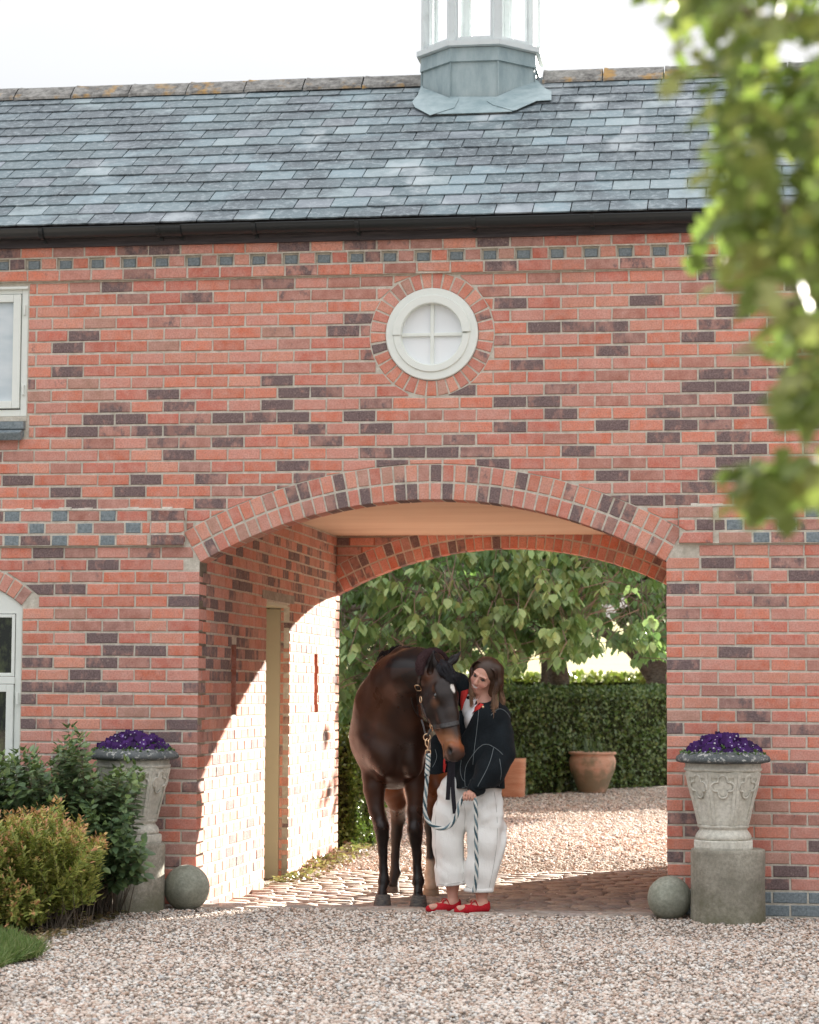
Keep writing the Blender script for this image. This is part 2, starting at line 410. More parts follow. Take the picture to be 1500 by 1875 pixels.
def run_row(k, xa, xb, start, y=0.0, mat='brick', holes=()):
    """bricks of row k between xa and xb; 'start' = x of one vertical joint centre"""
    z0, z1 = ZJ(k + 1) + (C - BH) / 2, ZJ(k) - (C - BH) / 2
    i = math.floor((xa - start) / BP) - 1
    while True:
        a = start + i * BP; c_ = a + BP; i += 1
        if a >= xb: break
        if c_ <= xa: continue
        w = R.uniform(-.004, .004)
        x0 = max(a + (BP - BL) / 2 + w * .3, xa); x1 = min(c_ - (BP - BL) / 2 + w * .3, xb)
        segs = [(x0, x1)]
        for h0, h1 in holes:
            ns = []
            for s0, s1 in segs:
                if s1 <= h0 or s0 >= h1: ns.append((s0, s1)); continue
                if s0 < h0: ns.append((s0, h0))
                if s1 > h1: ns.append((h1, s1))
            segs = ns
        for s0, s1 in segs:
            if s1 - s0 < .028: continue
            dz = R.uniform(-.0012, .0012)
            dep = .05
            if mat == 'brick' and k >= 0 and (abs(s0) < .004 or abs(s1 - WL) < .004): dep = .101 if s1 - s0 > .15 else .209
            cc = None if mat == 'brick' else (.16, .20, .22, 0)
            add_brick(s0, s1, z0 + dz, z1 + dz, y, mat, dep, cc)

VX0, VX1 = -6.0, 2.6            # the stretch of wall whose bricks are built one by one
for k in range(-27, 30):
    even = (k % 2 == 0)
    zc = (ZJ(k) + ZJ(k + 1)) / 2
    holes = []
    if 3.20 < zc < 4.17: holes.append((-5.7, -4.312))
    if LWZ0 - .05 < zc < LWZ1: holes.append((LWX0, LWX1 + .006))
    if 3.10 < zc <= 3.20 or 3.20 < zc < 3.27: holes.append((-5.7, -4.30))
    if k >= 0:
        plinth = k >= 26
        st = 0 if even else BP / 2
        run_row(k, 0.0, VX1, st - .005, 0, 'blue' if plinth else 'brick')
        run_row(k, VX0, WL, WL + .005 + (BP / 2 if even else 0), 0, 'brick', holes)
    elif k in (-2, -3, -4):
        z0, z1 = ZJ(k + 1) + (C - BH) / 2, ZJ(k) - (C - BH) / 2
        run_row(k, -3.20 + .008, .078, -.572 + (0 if even else BP / 2))
        # projecting band with dark blue headers, each side of the arch
        for side in (-1, 1):
            if side < 0: e0, e1 = -3.428, -3.205
            else: e0, e1 = .085, .302
            if k == -3: add_brick(e0, e0 + .1015, z0, z1, -.034, 'brick', .05); add_brick(e1 - .1015, e1, z0, z1, -.034, 'brick', .05)
            else: add_brick(e0, e1, z0, z1, -.034, 'brick', .05, (.20, .10, .085, .6) if (side < 0) else None)
            P = .335; ph = (-4.225 if k == -3 else -4.400) if side < 0 else (.441 if k == -3 else .612)
            for j in range(-8, 9):
                bc = ph + j * P
                lo, hi = (VX0, e0 - .012) if side < 0 else (e1 + .012, VX1)
                a0, a1 = max(bc - .051, lo), min(bc + .051, hi)
                if a1 - a0 > .02: add_brick(a0, a1, z0, z1, -.022, 'blue', .05, (.16, .20, .22, 0))
                a0, a1 = max(bc + .063, lo), min(bc + P - .063, hi)
                if a1 - a0 > .03: add_brick(a0, a1, z0, z1, -.022, 'brick', .05)
    elif k == -24 or k == -26:
        run_row(k, VX0, VX1, -.572 + (.05 if k == -24 else .0), -.026)
    elif k == -25:
        z0, z1 = ZJ(k + 1) + (C - BH) / 2, ZJ(k) - (C - BH) / 2
        j = -30
        while -.484 + j * BP < VX1:
            bc = -.484 + j * BP; j += 1
            if bc < VX0: continue
            add_brick(bc - .042, bc + .042, z0 + .004, z1 - .008, .0, 'blue', .05, (.16, .20, .22, 0))
            add_brick(bc + .062, bc + BP - .062, z0, z1, -.026, 'brick', .05)
    else:
        run_row(k, VX0, VX1, -.572 + (0 if even else BP / 2), -.026 if k < -23 else 0, 'brick', holes)

# mortar backing of the projecting bands, with the small shelf mortar on top
for (x0, x1) in ((VX0, -3.2), (.08, VX1)):
    glink(bobj('string_course', (x0 + .004, x1 - .004, -.018, .008, ZJ(-1) + .004, ZJ(-4) + .004), M['mortar'], gate, .002))
glink(bobj('string_course', (-3.43 + .004, -3.2 - .006, -.028, -.012, ZJ(-1) + .006, ZJ(-4) + .003), M['mortar'], gate, .002))
glink(bobj('string_course', (.085 + .004, .302 - .004, -.028, -.012, ZJ(-1) + .006, ZJ(-4) + .003), M['mortar'], gate, .002))
acc = Acc()
for z0, z1 in ((ZJ(-23) + .005, ZJ(-24) + .002), (ZJ(-25) - .003, ZJ(-27))):
    acc.add(*box(VX0, VX1, -.0205, .008, z0, z1), (.4, .38, .3, 0))
j = -30
while -.484 + j * BP < VX1:       # mortar between the recessed blue headers
    bc = -.484 + j * BP; j += 1
    if bc > VX0: acc.add(*box(bc + .055, bc + BP - .055, -.0195, .008, ZJ(-24) + .001, ZJ(-25) - .002), (.4, .38, .3, 0))
glink(link('string_course', acc.mesh('upper_band'), gate, M['mortar']))
sh = Acc()
for x0, x1 in ((-5.9, -3.25), (.16, 2.5)):
    sh = Acc()      # the weathered mortar fillet on top of the lower band
    x = x0
    while x < x1:
        w = R.uniform(.04, .09); h = R.uniform(.004, .016)
        v = [(x, -.024, ZJ(-4) - .002), (x + w, -.024, ZJ(-4) - .002), (x + w, .001, ZJ(-4) - .002), (x, .001, ZJ(-4) - .002), (x, -.015, ZJ(-4) + h), (x + w, -.015, ZJ(-4) + h), (x + w, .001, ZJ(-4) + h + .006), (x, .001, ZJ(-4) + h + .006)]
        sh.add(v, box(0, 1, 0, 1, 0, 1)[1], (.4, .38, .3, 0)); x += w
    link('mortar_fillet', sh.mesh('mortar_fillet'), front, M['mortar'], kind='stuff')

# ---- make the bricks: the nearest 300 whole ones as objects, the rest joined
BV = []
for i in range(36):
    v, f = prism([(-BL / 2, -BH / 2), (BL / 2, -BH / 2), (BL / 2, BH / 2), (-BL / 2, BH / 2)], .05, .004, .0022)
    a = Acc(); c = tone([.0, .0, .99][i % 3] if i % 3 != 1 else 0.0)
    if i % 3 == 2: c = (*c[:3], .35 + .65 * (i / 36))
    a.add(np.stack([v[:, 0], -v[:, 2], v[:, 1]], 1), f, c); me = a.mesh('brick_mesh'); me.materials.append(M['brick']); BV.append((me, i % 3 == 2))
REDV = [m for m, d in BV if not d]; DARKV = [m for m, d in BV if d]
cand = []
for i, (poly, y, mat, depth, col, full) in enumerate(jobs):
    if mat == 'brick' and full and depth == .05 and y == 0:
        cx = sum(p[0] for p in poly) / 4; cz = sum(p[1] for p in poly) / 4
        px = Vector((cx, 0, cz)) - CAM; z = px.dot(FW); u = 750 + FPX * px.dot(RT) / z; w = 937.5 - FPX * px.dot(UP) / z
        if 20 < u < 1480 and 20 < w < 1850:
            if cx < -3.4 and cz < 1.0: continue
            if .1 < cx < .7 and cz < .9: continue
            cand.append((-(u) * .7 - .3 * w, i))
cand.sort(); chosen = set(i for _, i in cand[:300])
rest = {'brick': Acc(), 'blue': Acc()}
for i, (poly, y, mat, depth, col, full) in enumerate(jobs):
    cx = sum(p[0] for p in poly) / len(poly); cz = sum(p[1] for p in poly) / len(poly)
    if i in chosen:
        me = R.choice(DARKV if col[3] > .3 else REDV)
        o = bpy.data.objects.new('brick', me); COL.objects.link(o); o.parent = front
        o.location = (cx, y + R.uniform(-.0015, .0015), cz); o.rotation_euler = (R.uniform(-.006, .006), R.uniform(-.004, .004), R.uniform(-.004, .004))
    else:
        v, f = prism(poly, depth, .004, .0018)
        dy = y + R.uniform(-.0015, .0015)
        if mat == 'blue' and full is False and -.03 < y <= 0.0 and abs(parea(poly)) < .012 and VX0 < cx < 1.6 and (u_ := 1):
            a = Acc(); a.add(np.stack([v[:, 0] - cx, -v[:, 2], v[:, 1] - cz], 1), f, col); o = link('blue_header', a.mesh('blue_header'), front, M['blue']); o.location = (cx, dy, cz)
        else: rest[mat].add(np.stack([v[:, 0], dy - v[:, 2], v[:, 1]], 1), f, col)
o = link('brickwork', rest['brick'].mesh('brickwork'), front, M['brick'], kind='stuff')
o = link('plinth_course', rest['blue'].mesh('plinth_course'), front, M['blue'], kind='stuff')
print('front bricks', len(jobs))

# ---- arch rings (voussoirs), oculus surround
def voussoir(parent, cx, cz, r0, r1, a0, a1, yf, depth, col, sgn=1, name='voussoir'):
    ps = [(cx + r * math.sin(a), cz + r * math.cos(a)) for r, a in ((r0, a0), (r0, a1), (r1, a1), (r1, a0))]
    px = sum(p[0] for p in ps) / 4; pz = sum(p[1] for p in ps) / 4
    v, f = prism([(p[0] - px, p[1] - pz) for p in ps], depth, .004, .0016)
    a = Acc(); a.add(np.stack([v[:, 0], -v[:, 2] * sgn, v[:, 1]], 1), f, col)
    o = link(name, a.mesh(name), parent, M['brick']); o.location = (px, yf + R.uniform(-.0012, .0012), pz)
    bm = bmesh.new(); bm.from_mesh(o.data); bmesh.ops.recalc_face_normals(bm, faces=bm.faces[:]); bm.to_mesh(o.data); bm.free()
    return o
def ring_backing(name, cx, cz, r0, r1, a0, a1, n, y0, y1, parent):
    outer = arcpts(cx, cz, r1, a0, a1, n) + arcpts(cx, cz, r0, a1, a0, n)
    return slab(name, outer, [], y0, y1, M['mortar'], parent)
arch = glink(ring_backing('front_arch', XC, AZ, AR + .006, AE, -AT, AT, 44, .0055, .212, gate))
NV = 42
for ring, (r0, r1) in enumerate(((AR, AR + .106), (AR + .121, AR + .229))):
    for i in range(NV):
        a0 = -AT + 2 * AT * i / NV; a1 = -AT + 2 * AT * (i + 1) / NV; g = .0062 / r0
        voussoir(arch, XC, AZ, r0, r1, a0 + g, a1 - g, 0, .214 if ring == 0 else .05, tone(.24, .10))
oc_s = glink(ring_backing('oculus_surround', OX, OZ, ORI - .001, ORO + .002, 0, 2 * math.pi - .0001, 60, .0050, .100, gate))
for i in range(33):
    a0 = 2 * math.pi * i / 33; a1 = 2 * math.pi * (i + 1) / 33
    voussoir(oc_s, OX, OZ, ORI, ORI + .100, a0 + .017, a1 - .017, 0, .09, tone(.03, .08))
lw_s = glink(ring_backing('window_arch', LWC[0], LWC[1], LWR + .002, LWR + .12, -LWA, LWA, 20, .0055, .100, gate))
for i in range(17):
    a0 = -LWA + 2 * LWA * i / 17; a1 = -LWA + 2 * LWA * (i + 1) / 17
    voussoir(lw_s, LWC[0], LWC[1], LWR, LWR + .112, a0 + .006, a1 - .006, 0, .09, tone(.12))

# ---- windows
def ringmesh(cx, cz, r0, r1, y0, y1, a0=0, a1=2 * math.pi, n=64, bev=.006):
    v = []; f = []
    prof = [(r0, y1), (r0, y0 + bev), (r0 + bev, y0), (r1 - bev, y0), (r1, y0 + bev), (r1, y1)]
    closed = abs(a1 - a0 - 2 * math.pi) < 1e-6; m = n if closed else n + 1
    for i in range(m):
        a = a0 + (a1 - a0) * i / n
        for r, y in prof: v.append((cx + r * math.sin(a), y, cz + r * math.cos(a)))
    P = len(prof)
    for i in range(n if closed else n):
        k = (i + 1) % m
        for j in range(P):
            l = (j + 1) % P; f.append((i * P + j, k * P + j, k * P + l, i * P + l))
    if not closed: f.append(tuple(range(P))); f.append(tuple((m - 1) * P + j for j in range(P))[::-1])
    return v, f
def mobj(name, vf, mat, parent, smooth=False, c=(1, 1, 1, 1), **k):
    a = Acc(); a.add(*vf, c); me = a.mesh(name)
    bm = bmesh.new(); bm.from_mesh(me); bmesh.ops.recalc_face_normals(bm, faces=bm.faces[:]); bm.to_mesh(me); bm.free()
    if smooth: me.shade_smooth()
    return link(name, me, parent, mat, **k)
ocw = empty('round_window', (0, 0, 0), gate); glink(ocw)
mobj('frame', ringmesh(OX, OZ, .232, .309, -.012, .09), M['white'], ocw)
mobj('sash', ringmesh(OX, OZ, .203, .262, -.030, .06, -math.pi / 2 - .02, math.pi / 2 - .05, 40), M['white'], ocw)
mobj('sash', ringmesh(OX, OZ, .203, .238, .012, .07), M['white'], ocw)
mobj('sash', ringmesh(OX - .002, OZ, .205, .256, -.022, .03, math.pi / 2, 3 * math.pi / 2 - .03, 40), M['white'], ocw)
bobj('glazing_bar', (OX - .012, OX + .012, .008, .05, OZ - .222, OZ + .222), M['white'], ocw, .005)
bobj('glazing_bar', (OX - .222, OX + .222, .010, .052, OZ - .012, OZ + .012), M['white'], ocw, .005)
b = NB('glass painted pale', .03, .8); gn = b.noise(1.2, 2); b.col(b.mix(b.rng(gn, .3, .7), (.70, .75, .78), (.88, .90, .91))); M['glasspale'] = b.m  # white curtain and sky brightness painted into the pane colour
b = NB('glass painted with sky', .03, .8); gn = b.noise(2.6, 3, stretch=(1, 1, 3)); b.col(b.mix(b.rng(gn, .3, .7), (.46, .55, .60), (.66, .72, .75))); M['glassmid'] = b.m  # reflection of a clouded sky painted into the pane colour
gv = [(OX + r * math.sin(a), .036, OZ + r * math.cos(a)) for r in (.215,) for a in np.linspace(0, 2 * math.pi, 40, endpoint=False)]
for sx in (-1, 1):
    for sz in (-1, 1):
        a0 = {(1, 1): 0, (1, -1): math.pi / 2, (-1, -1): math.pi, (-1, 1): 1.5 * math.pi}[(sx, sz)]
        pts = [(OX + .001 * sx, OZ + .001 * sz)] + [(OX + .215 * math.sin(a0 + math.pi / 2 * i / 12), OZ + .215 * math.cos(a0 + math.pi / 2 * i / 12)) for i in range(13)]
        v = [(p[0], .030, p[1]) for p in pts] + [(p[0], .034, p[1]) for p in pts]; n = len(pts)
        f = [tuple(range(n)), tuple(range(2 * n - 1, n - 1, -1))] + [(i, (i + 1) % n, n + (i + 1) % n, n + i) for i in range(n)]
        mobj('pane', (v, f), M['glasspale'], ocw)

def rect_frame(name, x0, x1, z0, z1, w, y0, y1, mat, parent):
    bobj(name, (x0, x0 + w, y0, y1, z0, z1), mat, parent); bobj(name, (x1 - w, x1, y0, y1, z0, z1), mat, parent)
    bobj(name, (x0 + w + .0005, x1 - w - .0005, y0 + .001, y1, z0, z0 + w), mat, parent); bobj(name, (x0 + w + .0005, x1 - w - .0005, y0 + .001, y1, z1 - w, z1), mat, parent)
wu = glink(empty('window', (0, 0, 0), gate))
rect_frame('frame', -5.618, -4.322, 3.272, 4.158, .045, .012, .09, M['white'], wu)
for x0, x1 in ((-5.57, -4.975), (-4.965, -4.372)):
    rect_frame('sash', x0, x1, 3.325, 4.108, .052, -.002, .05, M['white'], wu)
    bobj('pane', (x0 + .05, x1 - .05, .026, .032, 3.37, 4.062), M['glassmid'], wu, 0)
for z in (3.45, 4.0): bobj('hinge', (-4.352, -4.338, -.006, .012, z - .035, z + .035), M['white'], wu, .002)
bobj('lintel_drip', (-5.62, -4.318, -.014, .02, 4.142, 4.160), M['white'], wu, .003)
sill = glink(bobj('window_sill', (-5.7, -4.318, -.004, .1, 3.235, 3.268), M['mortar'], gate, .003))
x = -4.325
while x > -5.7:                   # blue brick sill, two courses, the lower one sloping out
    w = .2; nb = link('sill_brick', boxmesh('sill_brick', (-w / 2, w / 2, -.03, .05, -.026, .026), .006), sill, M['blue']); nb.location = (x - w / 2, -.012, 3.204)
    nb = link('sill_brick', boxmesh('sill_brick', (-w / 2 + .004, w / 2, -.045, .05, -.030, .030), .008), sill, M['blue']); nb.location = (x - w / 2 - .01, -.025, 3.145); nb.rotation_euler = (.45, 0, 0)
    x -= .207
wl = glink(empty('window', (0, 0, 0), gate))
ang = LWA
fr = arcpts(LWC[0], LWC[1], LWR - .004, LWA, -LWA, 14); fi = arcpts(LWC[0], LWC[1], LWR - .052, LWA * .93, -LWA * .93, 14)
o = slab('frame', [(LWX0 + .004, LWZ0), (LWX1 - .004, LWZ0)] + fr, [[(LWX0 + .045, LWZ0 + .05), (LWX1 - .045, LWZ0 + .05)] + [(LWX1 - .045, 1.93), (LWX0 + .045, 1.93)]], .02, .09, M['white'], wl)
bobj('transom', (LWX0 + .045, LWX1 - .045, .004, .08, 1.455, 1.505), M['white'], wl)
for x0, x1 in ((LWX0 + .05, -4.885), (-4.875, LWX1 - .05)):
    rect_frame('sash', x0, x1, LWZ0 + .055, 1.452, .05, .0, .06, M['white'], wl)
    rect_frame('sash', x0, x1, 1.508, 1.925, .022, .012, .06, M['white'], wl)
    bobj('pane', (x0 + .03, x1 - .03, .030, .036, LWZ0 + .09, 1.42), M['glassdark'], wl, 0)
    bobj('pane', (x0 + .02, x1 - .02, .034, .040, 1.52, 1.91), M['glassdark'], wl, 0)
for z in (1.36, .95): bobj('hinge', (-4.352, -4.338, -.010, .004, z - .04, z + .04), M['white'], wl, .002)

# ---- passage, left wall
def sstep_(a, b, x):
    t = max(0, min(1, (x - a) / (b - a))); return t * t * (3 - 2 * t)
def YZ(u, v, w): return (WL + w, u, v)
DO = (2.18, 3.09, 2.10); SL = [(1.00, 1.17, ZJ(12) - .0, ZJ(7) + .01), (4.165, 4.335, ZJ(13), ZJ(7))]
SL[0] = (1.00, 1.17, 1.246, 1.747); SL[1] = (4.165, 4.335, 1.236, 1.743)
def rectp(a, b_, c, d): return [(a, c), (b_, c), (b_, d), (a, d)]
lw = glink(slab('passage_wall', [(.2, -.35), (DO[0], -.35), (DO[0], DO[2]), (DO[1], DO[2]), (DO[1], -.35), (DEP - .05, -.35), (DEP - .05, 2.86), (.2, 2.86)],
                [rectp(*SL[0]), rectp(*SL[1])], WL - .168, WL - .0055, M['mortar'], gate, 'YZ'))
rest = Acc()
def side_row(k, ya, yb, start, holes):
    z0, z1 = ZJ(k + 1) + (C - BH) / 2, ZJ(k) - (C - BH) / 2
    i = math.floor((ya - start) / BP) - 1
    while start + i * BP < yb:
        a = start + i * BP; i += 1
        x0, x1 = max(a + .006, ya), min(a + BP - .006, yb); segs = [(x0, x1)] if x1 > x0 else []
        for h0, h1 in holes:
            ns = []
            for s0, s1 in segs:
                if s1 <= h0 or s0 >= h1: ns.append((s0, s1)); continue
                if s0 < h0: ns.append((s0, h0))
                if s1 > h1: ns.append((h1, s1))
            segs = ns
        for s0, s1 in segs:
            if s1 - s0 > .03:
                v, f = prism(rectp(s0, s1, z0, z1), .05, .004, .0022)
                yield v, f, (s0 + s1) / 2, (z0 + z1) / 2
for k in range(-6, 30):
    zc = (ZJ(k) + ZJ(k + 1)) / 2; holes = []
    if zc < DO[2]: holes.append((DO[0], DO[1]))
    for s in SL:
        if s[2] - .02 < zc < s[3] + .02: holes.append((s[0], s[1]))
    ya = (.101 + .012 if k % 2 else .209 + .012) if k >= 0 else .222
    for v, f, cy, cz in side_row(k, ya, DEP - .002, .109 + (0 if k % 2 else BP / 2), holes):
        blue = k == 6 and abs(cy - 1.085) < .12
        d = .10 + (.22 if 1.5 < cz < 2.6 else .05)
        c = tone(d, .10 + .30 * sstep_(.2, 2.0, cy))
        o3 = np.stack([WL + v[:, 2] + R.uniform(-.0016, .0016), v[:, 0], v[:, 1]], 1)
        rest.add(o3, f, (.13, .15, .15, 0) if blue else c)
link('brickwork', rest.mesh('passage_brickwork'), lw, M['brick'], kind='stuff')
# slots, door recess, door
for s in SL:
    a = Acc(); a.add(*box(WL - .15, WL - .13, s[0] - .02, s[1] + .02, s[2] - .02, s[3] + .02), (.36, .12, .07, 0)); a.add(*box(WL - .13, WL - .006, s[1] - .006, s[1] + .01, s[2] + .001, s[3] - .001), (.40, .13, .07, 0)); a.add(*box(WL - .13, WL - .006, s[0] - .01, s[0] + .004, s[2] + .001, s[3] - .001), (.40, .13, .07, 0))
    link('slot_back', a.mesh('slot_back'), lw, M['brick'])
rv = Acc()
for k in range(2, 30):
    z0, z1 = ZJ(k + 1) + (C - BH) / 2, min(ZJ(k) - (C - BH) / 2, DO[2])
    rv.add(*box(WL - .074, WL - .052, DO[1] - .006, DO[1] + .03, z0, z1), tone(.15, .1))
link('door_reveal', rv.mesh('door_reveal'), lw, M['brick'])
door = glink(empty('passage_door', (0, 0, 0), gate))
bobj('frame', (WL - .30, WL - .078, DO[1] - .010, DO[1] + .06, -.1, DO[2] - .03), M['beige'], door, .003)
bobj('frame', (WL - .30, WL - .17, DO[0] - .05, DO[0] + .02, -.1, DO[2] - .03), M['beige'], door, .003)
bobj('frame', (WL - .30, WL - .02, DO[0] - .05, DO[1] + .02, DO[2] - .022, DO[2] + .03), M['beige'], door, .003)
bobj('leaf', (WL - .28, WL - .235, DO[0] + .021, DO[1] - .011, -.09, DO[2] - .032), M['beige'], door, .003)
bobj('lintel', (WL - .0055, WL + .0022, DO[0] - .16, DO[1] + .16, DO[2] + .015, DO[2] + .082), M['stone'], door, .001)

# ---- ceiling, right wall, far wall, rest of the body
glink(bobj('passage_ceiling', (WL - .2, .2, .219, 5.168, 2.80, 2.86), M['ceiling'], gate, 0))
b = NB('plain brick walling', .9, .2); bt = b.n('ShaderNodeTexBrick'); bt.offset = .5
mp = b.n('ShaderNodeMapping'); sx = b.n('ShaderNodeSeparateXYZ'); cb = b.n('ShaderNodeCombineXYZ'); b.l(b.pos(), sx.inputs[0])
b.l(b.math('ADD', sx.outputs[0], sx.outputs[1]), cb.inputs[0]); b.l(sx.outputs[2], cb.inputs[1]); b.l(cb.outputs[0], bt.inputs['Vector'])
bt.inputs['Scale'].default_value = 1; bt.inputs['Brick Width'].default_value = BP; bt.inputs['Row Height'].default_value = C; bt.inputs['Mortar Size'].default_value = .007
bt.inputs['Color1'].default_value = (.42, .13, .08, 1); bt.inputs['Color2'].default_value = (.30, .11, .08, 1); bt.inputs['Mortar'].default_value = (.4, .37, .3, 1)
b.col(bt.outputs['Color']); b.bump(bt.outputs['Fac'], .4, -.005); M['plain'] = b.m
rw = glink(bobj('passage_wall', (.006, .2, .222, DEP - .05, -.35, 2.86), M['mortar'], gate, 0))
rr = Acc()
for k in range(-6, 30):
    ya = (.101 + .012 if k % 2 == 0 else .209 + .012) if k >= 0 else .222
    for v, f, cy, cz in side_row(k, ya, DEP - .002, .109 + (0 if k % 2 == 0 else BP / 2), []):
        rr.add(np.stack([-v[:, 2] + 0.0, v[:, 0], v[:, 1]], 1), [q[::-1] for q in f], tone(.2, .2))
link('brickwork', rr.mesh('passage_brickwork_right'), rw, M['brick'], kind='stuff')
FY = 5.172
fo = [(OUT_L, -.35), (OUT_L, 4.62), (OUT_R, 4.62), (OUT_R, -.35), (0.004, -.35), (0.004, ZJ(0) - .01)] + arcpts(XC, AZ, AR + .003, AT, -AT, 40) + [(WL - .004, ZJ(0) - .01), (WL - .004, -.35)]
far = glink(slab('rear_wall', fo, [], FY + .006, DEP, M['plain'], gate))
fa = Acc()
farch = glink(ring_backing('rear_arch', XC, AZ, AR + .006, AE, -AT, AT, 44, FY + .0048, DEP - .002, gate))
for ring, (r0, r1) in enumerate(((AR, AR + .106), (AR + .121, AR + .229))):
    for i in range(NV):
        a0 = -AT + 2 * AT * i / NV; a1 = -AT + 2 * AT * (i + 1) / NV; g = .0055 / r0
        voussoir(farch, XC, AZ, r0, r1, a0 + g, a1 - g, FY, .165 if ring == 0 else .05, tone(.18))
for k in range(-6, 1):           # spandrel bricks of the rear wall's inner face
    z0, z1 = ZJ(k + 1) + (C - BH) / 2, ZJ(k) - (C - BH) / 2
    x = WL + .004 - (0 if k % 2 else BP / 2)
    while x < 0:
        p = rectp(max(x + .006, WL + .003), min(x + BP - .006, -.003), z0, z1); x += BP
        if p[1][0] <= p[0][0] + .02: continue
        cx, cz = (p[0][0] + p[1][0]) / 2, (z0 + z1) / 2; d = math.hypot(cx - XC, cz - AZ); n = ((cx - XC) / d, (cz - AZ) / d)
        p = clip_half(p, n, n[0] * XC + n[1] * AZ + AE)
        if len(p) > 2 and parea(p) > .0008:
            v, f = prism(p, .05); fa.add(np.stack([v[:, 0], FY - v[:, 2], v[:, 1]], 1), f, tone(.2))
link('brickwork', fa.mesh('spandrel_brickwork'), far, M['brick'], kind='stuff')
for x0 in (OUT_L, OUT_R - .2):     # gable ends
    pts = [(.219, -.35), (FY + .004, -.35), (FY + .004, 4.55), (2.65, 6.08), (.219, 4.60)]
    glink(slab('gable_wall', pts, [], x0, x0 + .2, M['plain'], gate, 'YZ'))
glink(bobj('upper_floor', (OUT_L + .2, OUT_R - .2, .22, FY, 2.87, 2.95), M['plain'], gate, 0))

# ---- roof
EY, EZ, RY, RZ = -.12, 4.548, 2.65, 6.19
PITCH = math.atan2(RZ - EZ, RY - EY); SLN = Vector((0, -math.sin(PITCH), math.cos(PITCH))); SLU = Vector((0, math.cos(PITCH), math.sin(PITCH))); SLEN = math.hypot(RZ - EZ, RY - EY)
roof = glink(empty('roof', (0, 0, 0), gate))
def onroof(x, s, n): return Vector((x, EY, EZ)) + SLU * s + SLN * n
def at_roof(px, py, n=.03):
    d = FW + RT * ((px - 750) / FPX) + UP * ((937.5 - py) / FPX); O = Vector((0, EY, EZ)) + SLN * n
    t = (O - CAM).dot(SLN) / d.dot(SLN); return CAM + d * t
a = Acc()
P = [onroof(OUT_L, -.0, -.03), onroof(OUT_R, -.0, -.03), onroof(OUT_R, SLEN, -.03), onroof(OUT_L, SLEN, -.03)]
a.add([tuple(p) for p in P] + [tuple(p - SLN * .06) for p in P], box(0, 1, 0, 1, 0, 1)[1], (.1, .12, .14, 1))
P2 = [(p[0], 2 * RY - p[1], p[2]) for p in P]
a.add(P2 + [(p[0], p[1], p[2] - .07) for p in P2], box(0, 1, 0, 1, 0, 1)[1], (.1, .12, .14, 1))
mobj_me = a.mesh('roof_deck'); link('roof_deck', mobj_me, roof, M['slate'])
def slate_mesh(w, seed, c):
    rr_ = random.Random(seed); L = .36; th = .009
    nb = 5; bot = [(-w / 2 + w * i / (nb - 1), rr_.uniform(-.004, .004) + (.006 if i in (0, nb - 1) else 0)) for i in range(nb)]
    top = [(w / 2, L), (-w / 2, L)]
    v = [(x, s, th + .017 * (1 - s / L)) for x, s in bot + top] + [(x, s, .017 * (1 - s / L)) for x, s in bot + top]
    n = len(bot) + 2
    f = [tuple(range(n)), tuple(range(2 * n - 1, n - 1, -1))] + [(i, n + i, n + (i + 1) % n, (i + 1) % n) for i in range(n)]
    a = Acc(); a.add(v, f, c); me = a.mesh('slate'); me.materials.append(M['slate']); return me
def slate_tone():
    k = R.uniform(.68, 1.35); c = R.choice([(.165, .22, .245), (.15, .20, .22), (.20, .25, .265), (.185, .21, .235), (.12, .165, .185)])
    return (c[0] * k, c[1] * k, c[2] * k, 1)
SV = [slate_mesh(.243, i, slate_tone()) for i in range(26)]
EXP = SLEN / 15.2; SP = .2505; cands = []
rt_ = Acc(); ROT = Matrix.Rotation(PITCH, 4, 'X')
RB = [at_roof(767, 150), at_roof(985, 150)]
for j in range(15):
    s = -.035 + j * EXP; x = OUT_L + (j % 2) * SP / 2
    while x < OUT_R:
        x += SP
        if j >= 11:               # under the lead of the cupola
            if -1.52 - .36 < x < -1.52 + .36 and j > 11: continue
        p = onroof(x, s, R.uniform(0, .003)); q = p - CAM; z = q.dot(FW); u = 750 + FPX * q.dot(RT) / z
        cands.append((-10 < u < 1330, -j * .2 + R.random() * .01, j, x, p))
vis = [c for c in cands if c[0]]; vis.sort(key=lambda c: c[2]); pick = set(id(c) for c in vis[:300])
for c in cands:
    me = R.choice(SV); p = c[4]
    rz = R.uniform(-.012, .012)
    if id(c) in pick:
        o = bpy.data.objects.new('slate', me); COL.objects.link(o); o.parent = roof; o.location = p
        o.rotation_euler = (PITCH, 0, rz * .6)
    else:
        co = np.array([v.co[:] for v in me.vertices]); Mx = np.array((Matrix.Translation(p) @ Matrix.Rotation(PITCH, 4, 'X')))
        co = (Mx[:3, :3] @ co.T).T + Mx[:3, 3]
        t = slate_tone(); rt_.add(co, [tuple(q.vertices) for q in me.polygons], t)
link('slating', rt_.mesh('slating'), roof, M['slate'], kind='stuff')
